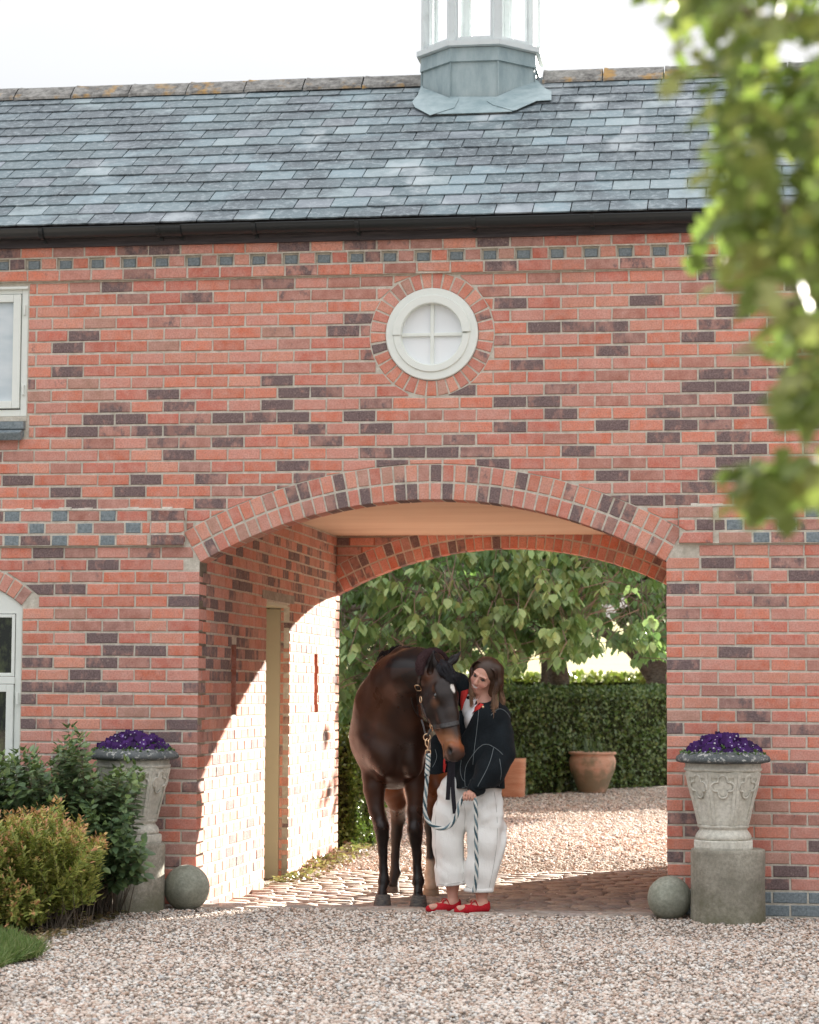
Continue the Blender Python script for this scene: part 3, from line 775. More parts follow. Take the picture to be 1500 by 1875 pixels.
# ridge tiles
a = Acc(); pr = [(-.15, -.085), (-.145, -.062), (-.045, .028), (0, .05), (.045, .028), (.145, -.062), (.15, -.085)]
L = .465; v = []; f = []
for i, x in enumerate((0, .012, .035, L - .004)):
    g = 1.12 if i < 2 else 1.0
    for y, z in pr: v.append((x, y * g, z * g + .004)); 
n = len(pr)
for i in range(3):
    for j in range(n - 1): f.append((i * n + j, i * n + j + 1, (i + 1) * n + j + 1, (i + 1) * n + j))
a.add(v, f, (.3, .3, .3, 1)); rme = a.mesh('ridge_tile'); rme.materials.append(M['ridge'])
x = OUT_L
xj = at(75 / 1.974, 325 / 1.974, RY).x % .472
x = OUT_L - (OUT_L % .472) + xj
while x < OUT_R:
    if not (-1.98 < x + .2 < -1.05):
        o = bpy.data.objects.new('ridge_tile', rme); COL.objects.link(o); o.parent = roof; o.location = (x, RY, RZ + .028 + R.uniform(-.004, .004)); o.rotation_euler = (R.uniform(-.02, .02), R.uniform(-.006, .006), R.uniform(-.006, .006))
    x += .472
# eaves
glink(bobj('fascia_board', (OUT_L, OUT_R, -.062, -.030, 4.415, 4.60), M['fascia'], gate, .003))
glink(bobj('soffit_board', (OUT_L, OUT_R, -.0295, .02, 4.50, 4.52), M['fascia'], gate, 0))
v = []; f = []; gz, gy, gr = 4.520, -.128, .060
prof = [(gy + gr * math.cos(t), gz + gr * math.sin(t)) for t in np.linspace(math.pi, 2 * math.pi, 13)] + [(gy + (gr - .006) * math.cos(t), gz + (gr - .006) * math.sin(t)) for t in np.linspace(2 * math.pi, math.pi, 13)]
prof = [(gy - gr - .004, gz + .006)] + prof
def extr(prof, x0, x1, sc=1.0, c=(0, 0)):
    n = len(prof); v = [(x, c[0] + (p[0] - c[0]) * sc, c[1] + (p[1] - c[1]) * sc) for x in (x0, x1) for p in prof]
    f = [(j, (j + 1) % n, n + (j + 1) % n, n + j) for j in range(n)] + [tuple(range(n))[::-1], tuple(range(n, 2 * n))]
    return v, f
gut = glink(mobj('gutter', extr(prof, OUT_L - .05, OUT_R + .05), M['black'], gate))
gut.data.shade_smooth()
for px in (78, 292, 330, 467, 655, 868, 1085, 1290, 1500):
    X = at(px, 430, gy).x
    o = mobj('bracket', extr(prof, X - .014, X + .014, 1.10, (gy, gz)), M['black'], gut); 
    bobj('bracket_stem', (X - .012, X + .012, -.074, -.0622, 4.44, 4.53), M['black'], gut, .002)
Xa, Xb = at(296, 430, gy).x, at(326, 430, gy).x
mobj('union', extr(prof, Xa, Xb, 1.06, (gy, gz)), M['black'], gut)

# ---- cupola
cup = empty('cupola', (-1.525, 2.65, 0), gate); glink(cup); CX, CY = 0, 0
def octo(r_ap, z): 
    Rr = r_ap / math.cos(math.pi / 8); return [(Rr * math.cos(math.pi / 8 + math.pi / 4 * i), Rr * math.sin(math.pi / 8 + math.pi / 4 * i), z) for i in range(8)]
def octprism(levels):
    v = []; f = []
    for r, z in levels: v += octo(r, z)
    for j in range(len(levels) - 1):
        for i in range(8): k = (i + 1) % 8; f.append((j * 8 + i, j * 8 + k, (j + 1) * 8 + k, (j + 1) * 8 + i))
    f.append(tuple(range(8))[::-1]); f.append(tuple((len(levels) - 1) * 8 + i for i in range(8)))
    return v, f
ZS = 6.355
mobj('lead_base', octprism([(.445, 5.85), (.437, ZS - .08)]), M['lead'], cup)
mobj('lead_cap', octprism([(.452, ZS - .115), (.456, ZS - .112), (.449, ZS - .005)]), M['lead'], cup)
for i in range(8):
    t = math.pi / 8 + math.pi / 4 * i; Rr = .447 / math.cos(math.pi / 8)
    mobj('lead_seam', tube([(Rr * math.cos(t), Rr * math.sin(t), 5.88), (Rr * math.cos(t) * .995, Rr * math.sin(t) * .995, ZS - .115)], .006, 6), M['lead'], cup)
mobj('sill', octprism([(.455, ZS), (.482, ZS + .006), (.482, ZS + .045), (.40, ZS + .062)]), M['whitewood'], cup)
H = 1.25
for i in range(8):
    t = math.pi / 8 + math.pi / 4 * i; Rr = .418 / math.cos(math.pi / 8)
    o = bobj('post', (-.026, .026, -.035, .035, 0, H), M['whitewood'], cup, .006); o.location = (Rr * math.cos(t), Rr * math.sin(t), ZS + .05); o.rotation_euler = (0, 0, t)
    t2 = t + math.pi / 8; rr2 = .408
    for z0, z1 in ((.0, .035), (H - .08, H)):
        o = bobj('rail', (-.02, .02, -.15, .15, z0, z1), M['whitewood'], cup, .003); o.location = (rr2 * math.cos(t2), rr2 * math.sin(t2), ZS + .052); o.rotation_euler = (0, 0, t2)
    for s in (-1, 1):
        o = bobj('sash', (-.012, .012, -.011, .011, .03, H - .08), M['whitewood'], cup, .002); o.location = (rr2 * math.cos(t2) - s * .132 * math.sin(t2), rr2 * math.sin(t2) + s * .132 * math.cos(t2), ZS + .052); o.rotation_euler = (0, 0, t2)
mobj('cornice', octprism([(.42, ZS + H + .03), (.50, ZS + H + .06), (.52, ZS + H + .12), (.45, ZS + H + .13)]), M['whitewood'], cup)
mobj('lead_roof', octprism([(.50, ZS + H + .13), (.40, ZS + H + .32), (.22, ZS + H + .48), (.03, ZS + H + .58), (.02, ZS + H + .85)]), M['lead'], cup)
# lead aprons dressed over the slates
def z6(pts): return [(760 + x / 6, y / 6) for x, y in pts]
def sheet(name, pix, n, th=.004):
    pts = [at_roof(x, y, n) for x, y in pix]; k = len(pts)
    v = [tuple(p) for p in pts] + [tuple(p - SLN * th) for p in pts]
    f = [tuple(range(k)), tuple(range(2 * k - 1, k - 1, -1))] + [(i, k + i, k + (i + 1) % k, (i + 1) % k) for i in range(k)]
    return mobj(name, (v, f), M['lead'], roof)
sheet('lead_apron', z6([(80, 880), (90, 960), (400, 1080), (480, 1085), (465, 1118), (430, 1180), (165, 1262), (0, 1175), (-32, 1115), (30, 1040), (60, 960)]), .046)
sheet('lead_apron', z6([(380, 1060), (920, 1060), (1000, 1120), (1080, 1212), (1060, 1222), (700, 1236), (240, 1250), (430, 1180)]), .040)
sheet('lead_apron', z6([(790, 1108), (900, 1060), (1320, 870), (1345, 880), (1420, 960), (1500, 1000), (1500, 1096), (1335, 1105), (1110, 1205), (1080, 1212), (860, 1150)]), .046)
# ================================================================== ground, plants, stone
def sstep(a, b, x):
    t = max(0, min(1, (x - a) / (b - a))); return t * t * (3 - 2 * t)
def ground_z(x, y):
    """gravel lies level in front, the setts in the passage lie a little lower"""
    d = -.055 * sstep(-.05, .75, y) * (1 - sstep(4.6, 7.0, y))
    return d + (.008 * math.sin(x * 3.1 + y * 1.7) + .010 * math.sin(x * 1.3 - y * 2.9 + 1)) * (1 - sstep(-1.2, -.2, y))
def leafmat(name, transl=.35, rough=.45, spec=.35):
    b = NB(name, rough, spec); c, a = b.attr(); n = b.noise(40, 2)
    col = b.mix(b.rng(n, .35, .7, 0, .2), c, (.13, .18, .05)); b.col(col)
    tr = b.n('ShaderNodeBsdfTranslucent'); b.l(b.mix(.5, col, (.20, .36, .05), 'MIX'), tr.inputs['Color'])
    mx = b.n('ShaderNodeMixShader'); mx.inputs[0].default_value = transl
    b.l(b.b.outputs[0], mx.inputs[1]); b.l(tr.outputs[0], mx.inputs[2]); b.l(mx.outputs[0], b.o.inputs[0]); return b.m
M['leaf'] = leafmat('leaf', .30); M['leafgloss'] = leafmat('glossy leaf', .15, .35, .5)
LT = np.array([(0, 0, 0), (.45, 0, -.03), (1, 0, -.10), (.18, .24, .05), (.58, .29, .03), (.18, -.24, .05), (.58, -.29, .03), (.84, .12, -.05), (.84, -.12, -.05)])
LF = [(0, 1, 4, 3), (1, 2, 7, 4), (0, 5, 6, 1), (1, 6, 8, 2)]
def leaves(pos, dirs, nrm, size, width, cols, LT=LT, LF=LF):
    """many leaves as arrays: each lies along dirs with face normal nrm"""
    d = dirs / np.linalg.norm(dirs, axis=1, keepdims=True)
    s = np.cross(nrm, d); s /= (np.linalg.norm(s, axis=1, keepdims=True) + 1e-9); n = np.cross(d, s)
    n_ = len(pos); k = len(LT)
    V = pos[:, None, :] + (LT[None, :, 0:1] * d[:, None, :] + LT[None, :, 1:2] * width[:, None, None] * s[:, None, :] + LT[None, :, 2:3] * n[:, None, :]) * size[:, None, None]
    F = []
    for q in LF: F.append(np.array(q)[None, :] + (np.arange(n_) * k)[:, None])
    return V.reshape(-1, 3), F, np.repeat(cols, k, axis=0)
def fastmesh(name, V, Fs, cols, smooth=False):
    me = bpy.data.meshes.new(name); me.vertices.add(len(V)); me.vertices.foreach_set('co', V.ravel().astype(np.float32))
    tot = np.concatenate([np.full(len(f), f.shape[1]) for f in Fs]); idx = np.concatenate([f.ravel() for f in Fs])
    me.loops.add(len(idx)); me.loops.foreach_set('vertex_index', idx.astype(np.int32))
    me.polygons.add(len(tot)); st = np.concatenate([[0], np.cumsum(tot)[:-1]]); me.polygons.foreach_set('loop_start', st.astype(np.int32))
    if smooth: me.polygons.foreach_set('use_smooth', np.ones(len(tot), bool))
    if cols is not None:
        a = me.color_attributes.new('tone', 'FLOAT_COLOR', 'POINT')
        if cols.shape[1] == 3: cols = np.hstack([cols, np.ones((len(cols), 1))])
        a.data.foreach_set('color', cols.ravel().astype(np.float32))
    me.update(calc_edges=True); return me
def unit(n, rs=NR):
    v = rs.normal(size=(n, 3)); return v / np.linalg.norm(v, axis=1, keepdims=True)
def pal(cols, n, jit=.15, rs=NR):
    c = np.array(cols)[rs.randint(0, len(cols), n)]; return c * rs.uniform(1 - jit, 1 + jit, (n, 1))

# ---- ground sheet with gravel colours
def gravel_mat(name, sc=1.0):
    b = NB(name, .9, .2); v = b.voro(46 * sc, out='Color'); sp = b.n('ShaderNodeSeparateColor'); b.l(v, sp.inputs[0])
    d = b.voro(46 * sc, 'DISTANCE_TO_EDGE')
    c = b.ramp(sp.outputs[0], [(0, (.20, .17, .14)), (.15, (.34, .27, .22)), (.4, (.46, .38, .31)), (.7, (.52, .45, .38)), (.9, (.60, .56, .50)), (1, (.16, .16, .17))])
    b.col(b.mix(b.rng(d, 0, .12), (.14, .11, .085), c)); b.bump(b.rng(d, 0, .3), .8, .012); return b.m
M['gravelbase'] = gravel_mat('gravel bed')
gx = np.concatenate([np.linspace(-160, -9, 12), np.linspace(-8, 8, 65), np.linspace(9, 160, 12)])
gy = np.concatenate([np.linspace(-60, -7, 10), np.linspace(-6.5, 9, 80), np.linspace(10, 30, 16)])
a = Acc(); nx, ny = len(gx), len(gy)
V = [(x, y, ground_z(x, y) - .012) for y in gy for x in gx]
F = [(j * nx + i, j * nx + i + 1, (j + 1) * nx + i + 1, (j + 1) * nx + i) for j in range(ny - 1) for i in range(nx - 1)]
a.add(V, F); gnd = link('gravel_yard', a.mesh('gravel_yard', True), None, M['gravelbase'], kind='structure')
# meadow rising beyond
b = NB('sunlit meadow', .9, .1); n = b.noise(.5, 4); n2 = b.noise(8, 4, .7, stretch=(1, 1, .2)); b.col(b.mix(b.rng(n2, .3, .7), b.mix(b.rng(n, .3, .7), (.20, .22, .07), (.34, .30, .13)), (.42, .38, .18))); M['meadow'] = b.m
a = Acc(); mxs = np.linspace(-160, 160, 60); mys = np.concatenate([[29.5], np.linspace(32, 260, 30)])
V = [(x, y, -.02 + 9.0 * sstep(30, 230, y) + .5 * math.sin(x * .05 + y * .03)  * sstep(30, 60, y)) for y in mys for x in mxs]; nx = len(mxs)
F = [(j * nx + i, j * nx + i + 1, (j + 1) * nx + i + 1, (j + 1) * nx + i) for j in range(len(mys) - 1) for i in range(nx - 1)]
a.add(V, F); link('meadow', a.mesh('meadow', True), None, M['meadow'], kind='structure')

# ---- pebbles (geometry nodes, uncountable)
def pebble_variant(i):
    bm = bmesh.new(); bmesh.ops.create_icosphere(bm, subdivisions=1, radius=.5)
    r = random.Random(i * 7 + 3); sx, sy, sz = r.uniform(.8, 1.15), r.uniform(.6, .85), r.uniform(.38, .6)
    for v in bm.verts:
        v.co *= 1 + r.uniform(-.14, .14); v.co.x *= sx; v.co.y *= sy; v.co.z *= sz
    me = bpy.data.meshes.new('pebble'); bm.to_mesh(me); bm.free(); me.shade_smooth(); return me
b = NB('pebble', .8, .3); r_ = b.orand(); n = b.noise(70, 3)
c = b.ramp(r_, [(0, (.20, .15, .12)), (.06, (.22, .21, .21)), (.12, (.42, .30, .22)), (.26, (.58, .42, .34)), (.42, (.68, .58, .49)), (.58, (.72, .60, .52)), (.74, (.76, .70, .63)), (.88, (.82, .80, .75)), (1, (.40, .40, .40))])
c = b.mix(b.rng(n, .4, .75, 0, .5), c, (.36, .29, .24)); c = b.mix(b.rng(b.noise(.9, 4, .6, stretch=(1, .6, 1)), .52, .70, 0, .45, True), c, (.34, .29, .25)); b.col(c); M['pebble'] = b.m
PB = []
pcol = bpy.data.collections.new('pebbles')   # not linked to the scene: only instanced
for i in range(7):
    me = pebble_variant(i); me.materials.append(M['pebble']); o = bpy.data.objects.new('pebble', me); pcol.objects.link(o); PB.append(o)
def scatter_gn(name, pts, rot, scl, coll, label=None, kind='stuff', cat=None, mat=None):
    me = bpy.data.meshes.new(name); me.vertices.add(len(pts)); me.vertices.foreach_set('co', pts.ravel().astype(np.float32))
    ra = me.attributes.new('rot', 'FLOAT_VECTOR', 'POINT'); ra.data.foreach_set('vector', rot.ravel().astype(np.float32))
    sa = me.attributes.new('scl', 'FLOAT', 'POINT'); sa.data.foreach_set('value', scl.astype(np.float32))
    o = link(name, me, None, None, kind=kind)
    if label: tag(o, label, cat)
    ng = bpy.data.node_groups.new(name, 'GeometryNodeTree')
    ng.interface.new_socket('Geometry', in_out='INPUT', socket_type='NodeSocketGeometry'); ng.interface.new_socket('Geometry', in_out='OUTPUT', socket_type='NodeSocketGeometry')
    N = ng.nodes; gi = N.new('NodeGroupInput'); go = N.new('NodeGroupOutput'); ip = N.new('GeometryNodeInstanceOnPoints'); ci = N.new('GeometryNodeCollectionInfo')
    ci.inputs['Collection'].default_value = coll; ci.inputs['Separate Children'].default_value = True; ci.inputs['Reset Children'].default_value = True
    ip.inputs['Pick Instance'].default_value = True
    ar = N.new('GeometryNodeInputNamedAttribute'); ar.data_type = 'FLOAT_VECTOR'; ar.inputs['Name'].default_value = 'rot'
    as_ = N.new('GeometryNodeInputNamedAttribute'); as_.data_type = 'FLOAT'; as_.inputs['Name'].default_value = 'scl'
    L = ng.links; L.new(gi.outputs[0], ip.inputs['Points']); L.new(ci.outputs[0], ip.inputs['Instance']); L.new(ar.outputs['Attribute'], ip.inputs['Rotation']); L.new(as_.outputs['Attribute'], ip.inputs['Scale']); L.new(ip.outputs[0], go.inputs[0])
    m = o.modifiers.new('scatter', 'NODES'); m.node_group = ng; return o
def frame_pts(n, y0, y1, marg=60, xlim=(-9, 4), power=1.0):
    """random ground points inside the camera's footprint (plus a margin)"""
    out = []
    while len(out) < n:
        y = y0 + (y1 - y0) * NR.rand() ** power
        xl, xr = at(-marg, 1500, y).x, at(1500 + marg, 1500, y).x
        x = max(xl, xlim[0]) + (min(xr, xlim[1]) - max(xl, xlim[0])) * NR.rand(); out.append((x, y))
    return np.array(out)
def edge_front(x): return .10 + .10 * math.sin(x * 2.3 + .5) + .06 * math.sin(x * 7.1) + (.12 if x > -.3 else 0) - (.25 * sstep(-2.3, -2.9, x)) * 0
def edge_back(x): return 3.35 + .9 * sstep(-1.6, -.1, x) + .12 * math.sin(x * 4.0)
P = frame_pts(78000, -6.2, .55); keep = []
for x, y in P:
    if -3.1 < x < 0 and y > edge_front(x) + .10 * NR.randn() * .7: continue
    if (x < -3.1 or x > 0) and y > .0: continue
    if x < -3.50 + .08 * math.sin(y * 5) + .05 * NR.randn() and -2.45 < y and NR.rand() < .93: continue
    keep.append((x, y, ground_z(x, y) - .008 + .008 * NR.rand()))
P = np.array(keep); n = len(P)
scatter_gn('gravel', P, np.stack([NR.uniform(-.5, .5, n), NR.uniform(-.5, .5, n), NR.uniform(0, 6.28, n)], 1), NR.lognormal(-3.90, .28, n), pcol)
P = frame_pts(60000, 3.2, 19.5, 20, (-6, .6), 1.25); keep = []
for x, y in P:
    if -3.1 < x < 0 and y < edge_back(x) + .35 * NR.randn() * .6: continue
    if y < 5.4 and not (-3.1 < x < 0): continue
    if y > 21.0 + 2.45 * (x + .74): continue
    keep.append((x, y, ground_z(x, y) - .006 + .008 * NR.rand()))
P = np.array(keep); n = len(P)
scatter_gn('gravel', P, np.stack([NR.uniform(-.5, .5, n), NR.uniform(-.5, .5, n), NR.uniform(0, 6.28, n)], 1), NR.lognormal(-3.65, .32, n), pcol)
# stray stones between the setts
P = np.stack([NR.uniform(-3.05, -.05, 2600), NR.uniform(.1, 4.4, 2600)], 1); w = NR.rand(2600) < np.exp(-np.minimum(P[:, 1], 4.2 - P[:, 1]) * 1.6) + .16; P = P[w]
P = np.array([(x, y, ground_z(x, y) + .004) for x, y in P]); n = len(P)
scatter_gn('loose_gravel', P, NR.uniform(0, 6.28, (n, 3)), NR.lognormal(-4.2, .25, n), pcol)

# ---- sett paving
b = NB('sett stone', .75, .35); c, a_ = b.attr(); n = b.noise(25, 4, .65); c2 = b.mix(b.rng(b.orand(), 0, 1, 0, .5), c, (.40, .33, .26))
b.col(b.mix(b.rng(n, .35, .7, 0, .6), c2, (.16, .13, .10))); b.bump(n, .5, .006); M['sett'] = b.m
b = NB('setts joint dirt', .95, .1); n = b.noise(60, 4, .7); b.col(b.mix(b.rng(n, .3, .7), (.10, .08, .06), (.26, .21, .16))); M['dirt'] = b.m
a = Acc(); V = []; ny = 30; nx = 8
for j in range(ny + 1):
    for i in range(nx + 1):
        x = WL + .0 + 3.095 * i / nx; y = -.25 + 4.95 * j / ny; V.append((x, y, ground_z(x, y) - .008))
a.add(V, [(j * (nx + 1) + i, j * (nx + 1) + i + 1, (j + 1) * (nx + 1) + i + 1, (j + 1) * (nx + 1) + i) for j in range(ny) for i in range(nx)])
pav = link('sett_paving', a.mesh('sett_paving', True), None, M['dirt'], kind='structure')
def sett_mesh(L, W_, seed, c):
    r = random.Random(seed); v = []; f = []
    for (s, z) in ((1.0, -.03), (.97, -.002), (.84, .010)):
        for i in range(8):
            t = 2 * math.pi * (i + .5) / 8; x = math.copysign(min(1, abs(math.cos(t)) * 1.35), math.cos(t)); y = math.copysign(min(1, abs(math.sin(t)) * 1.35), math.sin(t))
            v.append((x * L / 2 * s + r.uniform(-.006, .006), y * W_ / 2 * s + r.uniform(-.005, .005), z + r.uniform(-.0015, .0015)))
    for j in range(2):
        for i in range(8): k = (i + 1) % 8; f.append((j * 8 + i, j * 8 + k, (j + 1) * 8 + k, (j + 1) * 8 + i))
    f.append(tuple(range(16, 24)))
    a = Acc(); a.add(v, f, c); me = a.mesh('sett', True); me.materials.append(M['sett']); return me
ST = [(.46, .38, .33), (.38, .32, .29), (.54, .46, .40), (.44, .36, .33), (.33, .29, .28)]
SM = [sett_mesh(.19, .098, i, (*ST[i % 5], 1)) for i in range(15)]
ss = []; y = -.15; row = 0
while y < 4.6:
    x = WL + .01 + (.1 if row % 2 else 0) + R.uniform(-.03, .03)
    while x < -.1:
        w = R.uniform(.80, 1.12); cx = x + .1 * w; x += .2 * w
        if cx < -.1 + WL + .1 or cx > -.09: continue
        if y < edge_front(cx) - .25 or y > edge_back(cx) + .25: continue
        ss.append((cx, y + R.uniform(-.008, .008), w))
    y += .105; row += 1
cnt = 0; acc_s = Acc()
for cx, y, w in ss:
    me = R.choice(SM); z = ground_z(cx, y) + R.uniform(-.004, .006); rz = R.uniform(-.07, .07)
    if cnt < 300 and y < 2.9:
        o = bpy.data.objects.new('sett', me); COL.objects.link(o); o.parent = pav; o.location = (cx, y, z); o.rotation_euler = (R.uniform(-.04, .04), R.uniform(-.03, .03), rz); o.scale = (w, 1, 1); cnt += 1
    else:
        co = np.array([v.co[:] for v in me.vertices]); co[:, 0] *= w; cz_, sz_ = math.cos(rz), math.sin(rz)
        co = np.stack([co[:, 0] * cz_ - co[:, 1] * sz_ + cx, co[:, 0] * sz_ + co[:, 1] * cz_ + y, co[:, 2] + z], 1); acc_s.add(co, [tuple(q.vertices) for q in me.polygons], (*R.choice(ST), 1))
link('sett_field', acc_s.mesh('sett_field', True), pav, M['sett'], kind='stuff')

# ---- dead leaves along the foot of the left wall
n = 900; x = WL + np.abs(NR.normal(0, .10, n)) + .01; y = 3.6 + NR.uniform(-1.2, 2.6, n); z = np.array([ground_z(q, w) for q, w in zip(x, y)]) + NR.uniform(.01, .03, n) + .05 * np.exp(-(x - WL) * 9) * (y > 3.7)
V, F, Cc = leaves(np.stack([x, y, z], 1), np.concatenate([NR.normal(size=(n, 2)), NR.normal(0, .3, (n, 1))], 1), np.concatenate([NR.normal(0, .5, (n, 2)), np.ones((n, 1))], 1), NR.uniform(.03, .06, n), np.full(n, 1.), pal([(.30, .17, .10), (.22, .13, .09), (.38, .26, .18)], n))
link('fallen_leaves', fastmesh('fallen_leaves', V, F, Cc), None, M['leaf'], kind='stuff')

# ---- grass patch and soil at the lower left
b = NB('garden soil', .95, .1); n = b.noise(30, 5, .7); b.col(b.mix(b.rng(n, .3, .7), (.05, .035, .025), (.17, .12, .085))); b.bump(n, .8, .02); M['soil'] = b.m
a = Acc(); pts = [at(-120, 1660, -.03), at(172, 1665, -.2)]
bed = [(-6.5, -.02), (-3.62, -.02), (-3.60, -.55), (-3.52, -1.0), (-3.62, -1.9), (-3.60, -2.3), (-4.2, -2.6), (-6.5, -2.7)]
v = [(x, y, .004) for x, y in bed] + [(x, y, -.05) for x, y in bed]; k = len(bed)
a.add(v, [tuple(range(k))[::-1], tuple(range(k, 2 * k))] + [(i, (i + 1) % k, k + (i + 1) % k, k + i) for i in range(k)]); link('flower_bed', a.mesh('flower_bed'), None, M['soil'], kind='structure')
def lawn_edge(y): return -3.18 - .10 * abs(math.sin(y * 2.2)) - .28 * sstep(-3.1, -2.5, y) - .5 * sstep(-3.65, -4.4, y)
lp = []
for i in range(26):
    y = -4.9 + 2.5 * i / 25; lp.append((lawn_edge(y) - .04, y))
lp += [(-7, -2.4), (-7, -4.9)]
a = Acc(); k = len(lp); a.add([(x, y, .010) for x, y in lp] + [(x, y, -.05) for x, y in lp], [tuple(range(k)), tuple(range(2 * k - 1, k - 1, -1))] + [(i, k + i, k + (i + 1) % k, (i + 1) % k) for i in range(k)])
link('lawn', a.mesh('lawn'), None, M['soil'], kind='structure')
n = 26000; yy = NR.uniform(-4.8, -2.40, n); xx = np.array([lawn_edge(q) for q in yy]) - np.abs(NR.exponential(.9, n)) * NR.rand(n) + NR.normal(0, .012, n)
pos = np.stack([xx, yy, np.full(n, .008)], 1); d = np.stack([NR.normal(0, .75, n), NR.normal(0, .75, n), np.ones(n)], 1)
GT = np.array([(0, .03, 0), (0, -.03, 0), (.55, .025, .06), (.55, -.025, .06), (1, 0, .28)]); GF = [(0, 1, 3, 2)]; GF3 = [(2, 3, 4)]
V, F, Cc = leaves(pos, d, unit(n), NR.uniform(.04, .12, n), np.full(n, 1.1), pal([(.15, .23, .07), (.19, .27, .09), (.12, .19, .06), (.28, .30, .13)], n), GT, GF + GF3)
link('grass', fastmesh('grass', V, F, Cc), None, M['leaf'], kind='stuff')
n = 3400; x = NR.uniform(-4.6, -3.40, n); y = NR.uniform(-2.5, -.35, n)
V, F, Cc = leaves(np.stack([x, y, NR.uniform(.006, .02, n)], 1), np.concatenate([NR.normal(size=(n, 2)), NR.normal(0, .2, (n, 1))], 1), np.concatenate([NR.normal(0, .4, (n, 2)), np.ones((n, 1))], 1), NR.uniform(.015, .045, n), np.full(n, .9), pal([(.26, .16, .09), (.36, .24, .14), (.14, .10, .07), (.42, .33, .2)], n))
link('leaf_litter', fastmesh('leaf_litter', V, F, Cc), None, M['leaf'], kind='stuff')

# ---- shrubs
b = NB('bark', .9, .2); n = b.noise(14, 5, .7, stretch=(1, 1, 2.6)); n2 = b.noise(4, 3); b.col(b.mix(b.rng(n, .3, .7), (.045, .032, .024), b.mix(b.rng(n2, .4, .7), (.16, .12, .09), (.22, .19, .15)))); b.bump(n, .9, .03); M['bark'] = b.m
b = NB('twig', .85, .2); b.col((.17, .14, .11)); M['twig'] = b.m
def shrub(name, label, base, inside, nst, lsize, lw_, cols, tips, spacing, rs, stem_r=.004, curve=.25, pair=2, upright=.5, tipn=4):
    """stems grow from the base to points of the crown's shell, leaves sit along them"""
    root = empty(name, base, label=label, cat='shrub'); B = np.array(base, float)
    P = []; D = []; Nn = []; S = []; Cc = []; st = Acc(); made = 0
    while made < nst:
        e, lo = inside(rs)
        e = np.array(e, float); made += 1
        s = B + np.array([rs.uniform(-.25, .25), rs.uniform(-.15, .15), 0]) * (.5 if lo else 1); s[0] += (e[0] - B[0]) * .35
        mid = s * .45 + e * .55 + np.array([0, 0, (e[2] - s[2]) * -.08 + curve * rs.uniform(-.3, .6) * .2])
        pts = catmull([s, mid, e], 7); Ls = [0]
        for i in range(1, len(pts)): Ls.append(Ls[-1] + (pts[i] - pts[i - 1]).length)
        L = Ls[-1]; st.add(*tube([tuple(p - Vector(base)) for p in pts[::2]], [stem_r * (1 - .75 * i / 7) for i in range(len(pts[::2]))], 4, False), (.1, .08, .05, 1))
        cov = .52 if 'green' in label else .74; k = max(3, int(L * cov / spacing))
        for j in range(k):
            t = 1 - (cov * j / k); q = t * L; i = max(1, min(len(pts) - 1, np.searchsorted(Ls, q))); f = (q - Ls[i - 1]) / (Ls[i] - Ls[i - 1] + 1e-9)
            p = np.array(pts[i - 1].lerp(pts[i], f)); ax = np.array((pts[i] - pts[i - 1]).normalized())
            for m in range(pair if j else tipn):
                rr_ = unit(1, rs)[0]; side = np.cross(ax, rr_); side /= np.linalg.norm(side)
                d = side * (1 if j else .7) + ax * (upright if j else 1.0); off = 0 if rs.rand() > .25 else rs.uniform(0, .05)
                P.append(p + side * off); D.append(d); Nn.append(ax + np.array([0, 0, 1.1]) + rr_ * .5); sz = lsize * rs.uniform(.65, 1.25) * (.75 if t > .93 else 1); S.append(sz)
                c = np.array(cols[rs.randint(len(cols))]) if (t < 1 - .10 * rs.rand() or tips is None) else np.array(tips[rs.randint(len(tips))])
                Cc.append(c * rs.uniform(.8, 1.2))
    P = np.array(P) - B; n = len(P)
    V, F, C2 = leaves(P, np.array(D), np.array(Nn), np.array(S), np.full(n, lw_), np.array(Cc))
    link('stems', st.mesh('stems', True), root, M['twig']); link('foliage', fastmesh('foliage', V, F, C2), root, M['leafgloss' if 'green' in label else 'leaf']); return root, n
rs = np.random.RandomState(5)
def polyin(pt, poly):
    x, y = pt; c = False
    for i in range(len(poly)):
        (x1, y1), (x2, y2) = poly[i], poly[i - 1]
        if (y1 > y) != (y2 > y) and x < (x2 - x1) * (y - y1) / (y2 - y1) + x1: c = not c
    return c
def pix_region(poly, y0, y1):
    xs = [p[0] for p in poly]; ys = [p[1] for p in poly]
    def f(rs):
        while True:
            q = (rs.uniform(min(xs), max(xs)), rs.uniform(min(ys), max(ys)))
            if polyin(q, poly): p = at(q[0], q[1], rs.uniform(y0, y1)); return (p.x, p.y, max(p.z, .05)), p.z < .3
    return f
g1 = pix_region([(-160, 1400), (-40, 1390), (20, 1380), (55, 1365), (80, 1382), (98, 1395), (112, 1345), (130, 1325), (150, 1350), (160, 1400), (200, 1420), (226, 1390), (255, 1400), (262, 1440), (235, 1470), (225, 1530), (200, 1530), (262, 1530), (262, 1568), (232, 1585), (170, 1578), (150, 1530), (-160, 1560)], -1.25, -.35)
r1, n1 = shrub('green_shrub', 'dark green leafy shrub growing against the left wall in front of the stone urn', (at(110, 1640, -.65).x, -.65, 0), g1, 600, .068, 1.05,
      [(.10, .165, .085), (.13, .20, .10), (.08, .135, .07), (.16, .235, .10)], [(.20, .28, .10), (.16, .24, .12)], .027, rs, .0035, pair=2, upright=.25)
g2 = pix_region([(-160, 1490), (0, 1490), (30, 1480), (70, 1485), (112, 1458), (120, 1490), (155, 1500), (160, 1530), (200, 1520), (212, 1538), (200, 1556), (160, 1560), (150, 1590), (105, 1618), (98, 1655), (70, 1680), (35, 1690), (-160, 1700)], -2.0, -1.15)
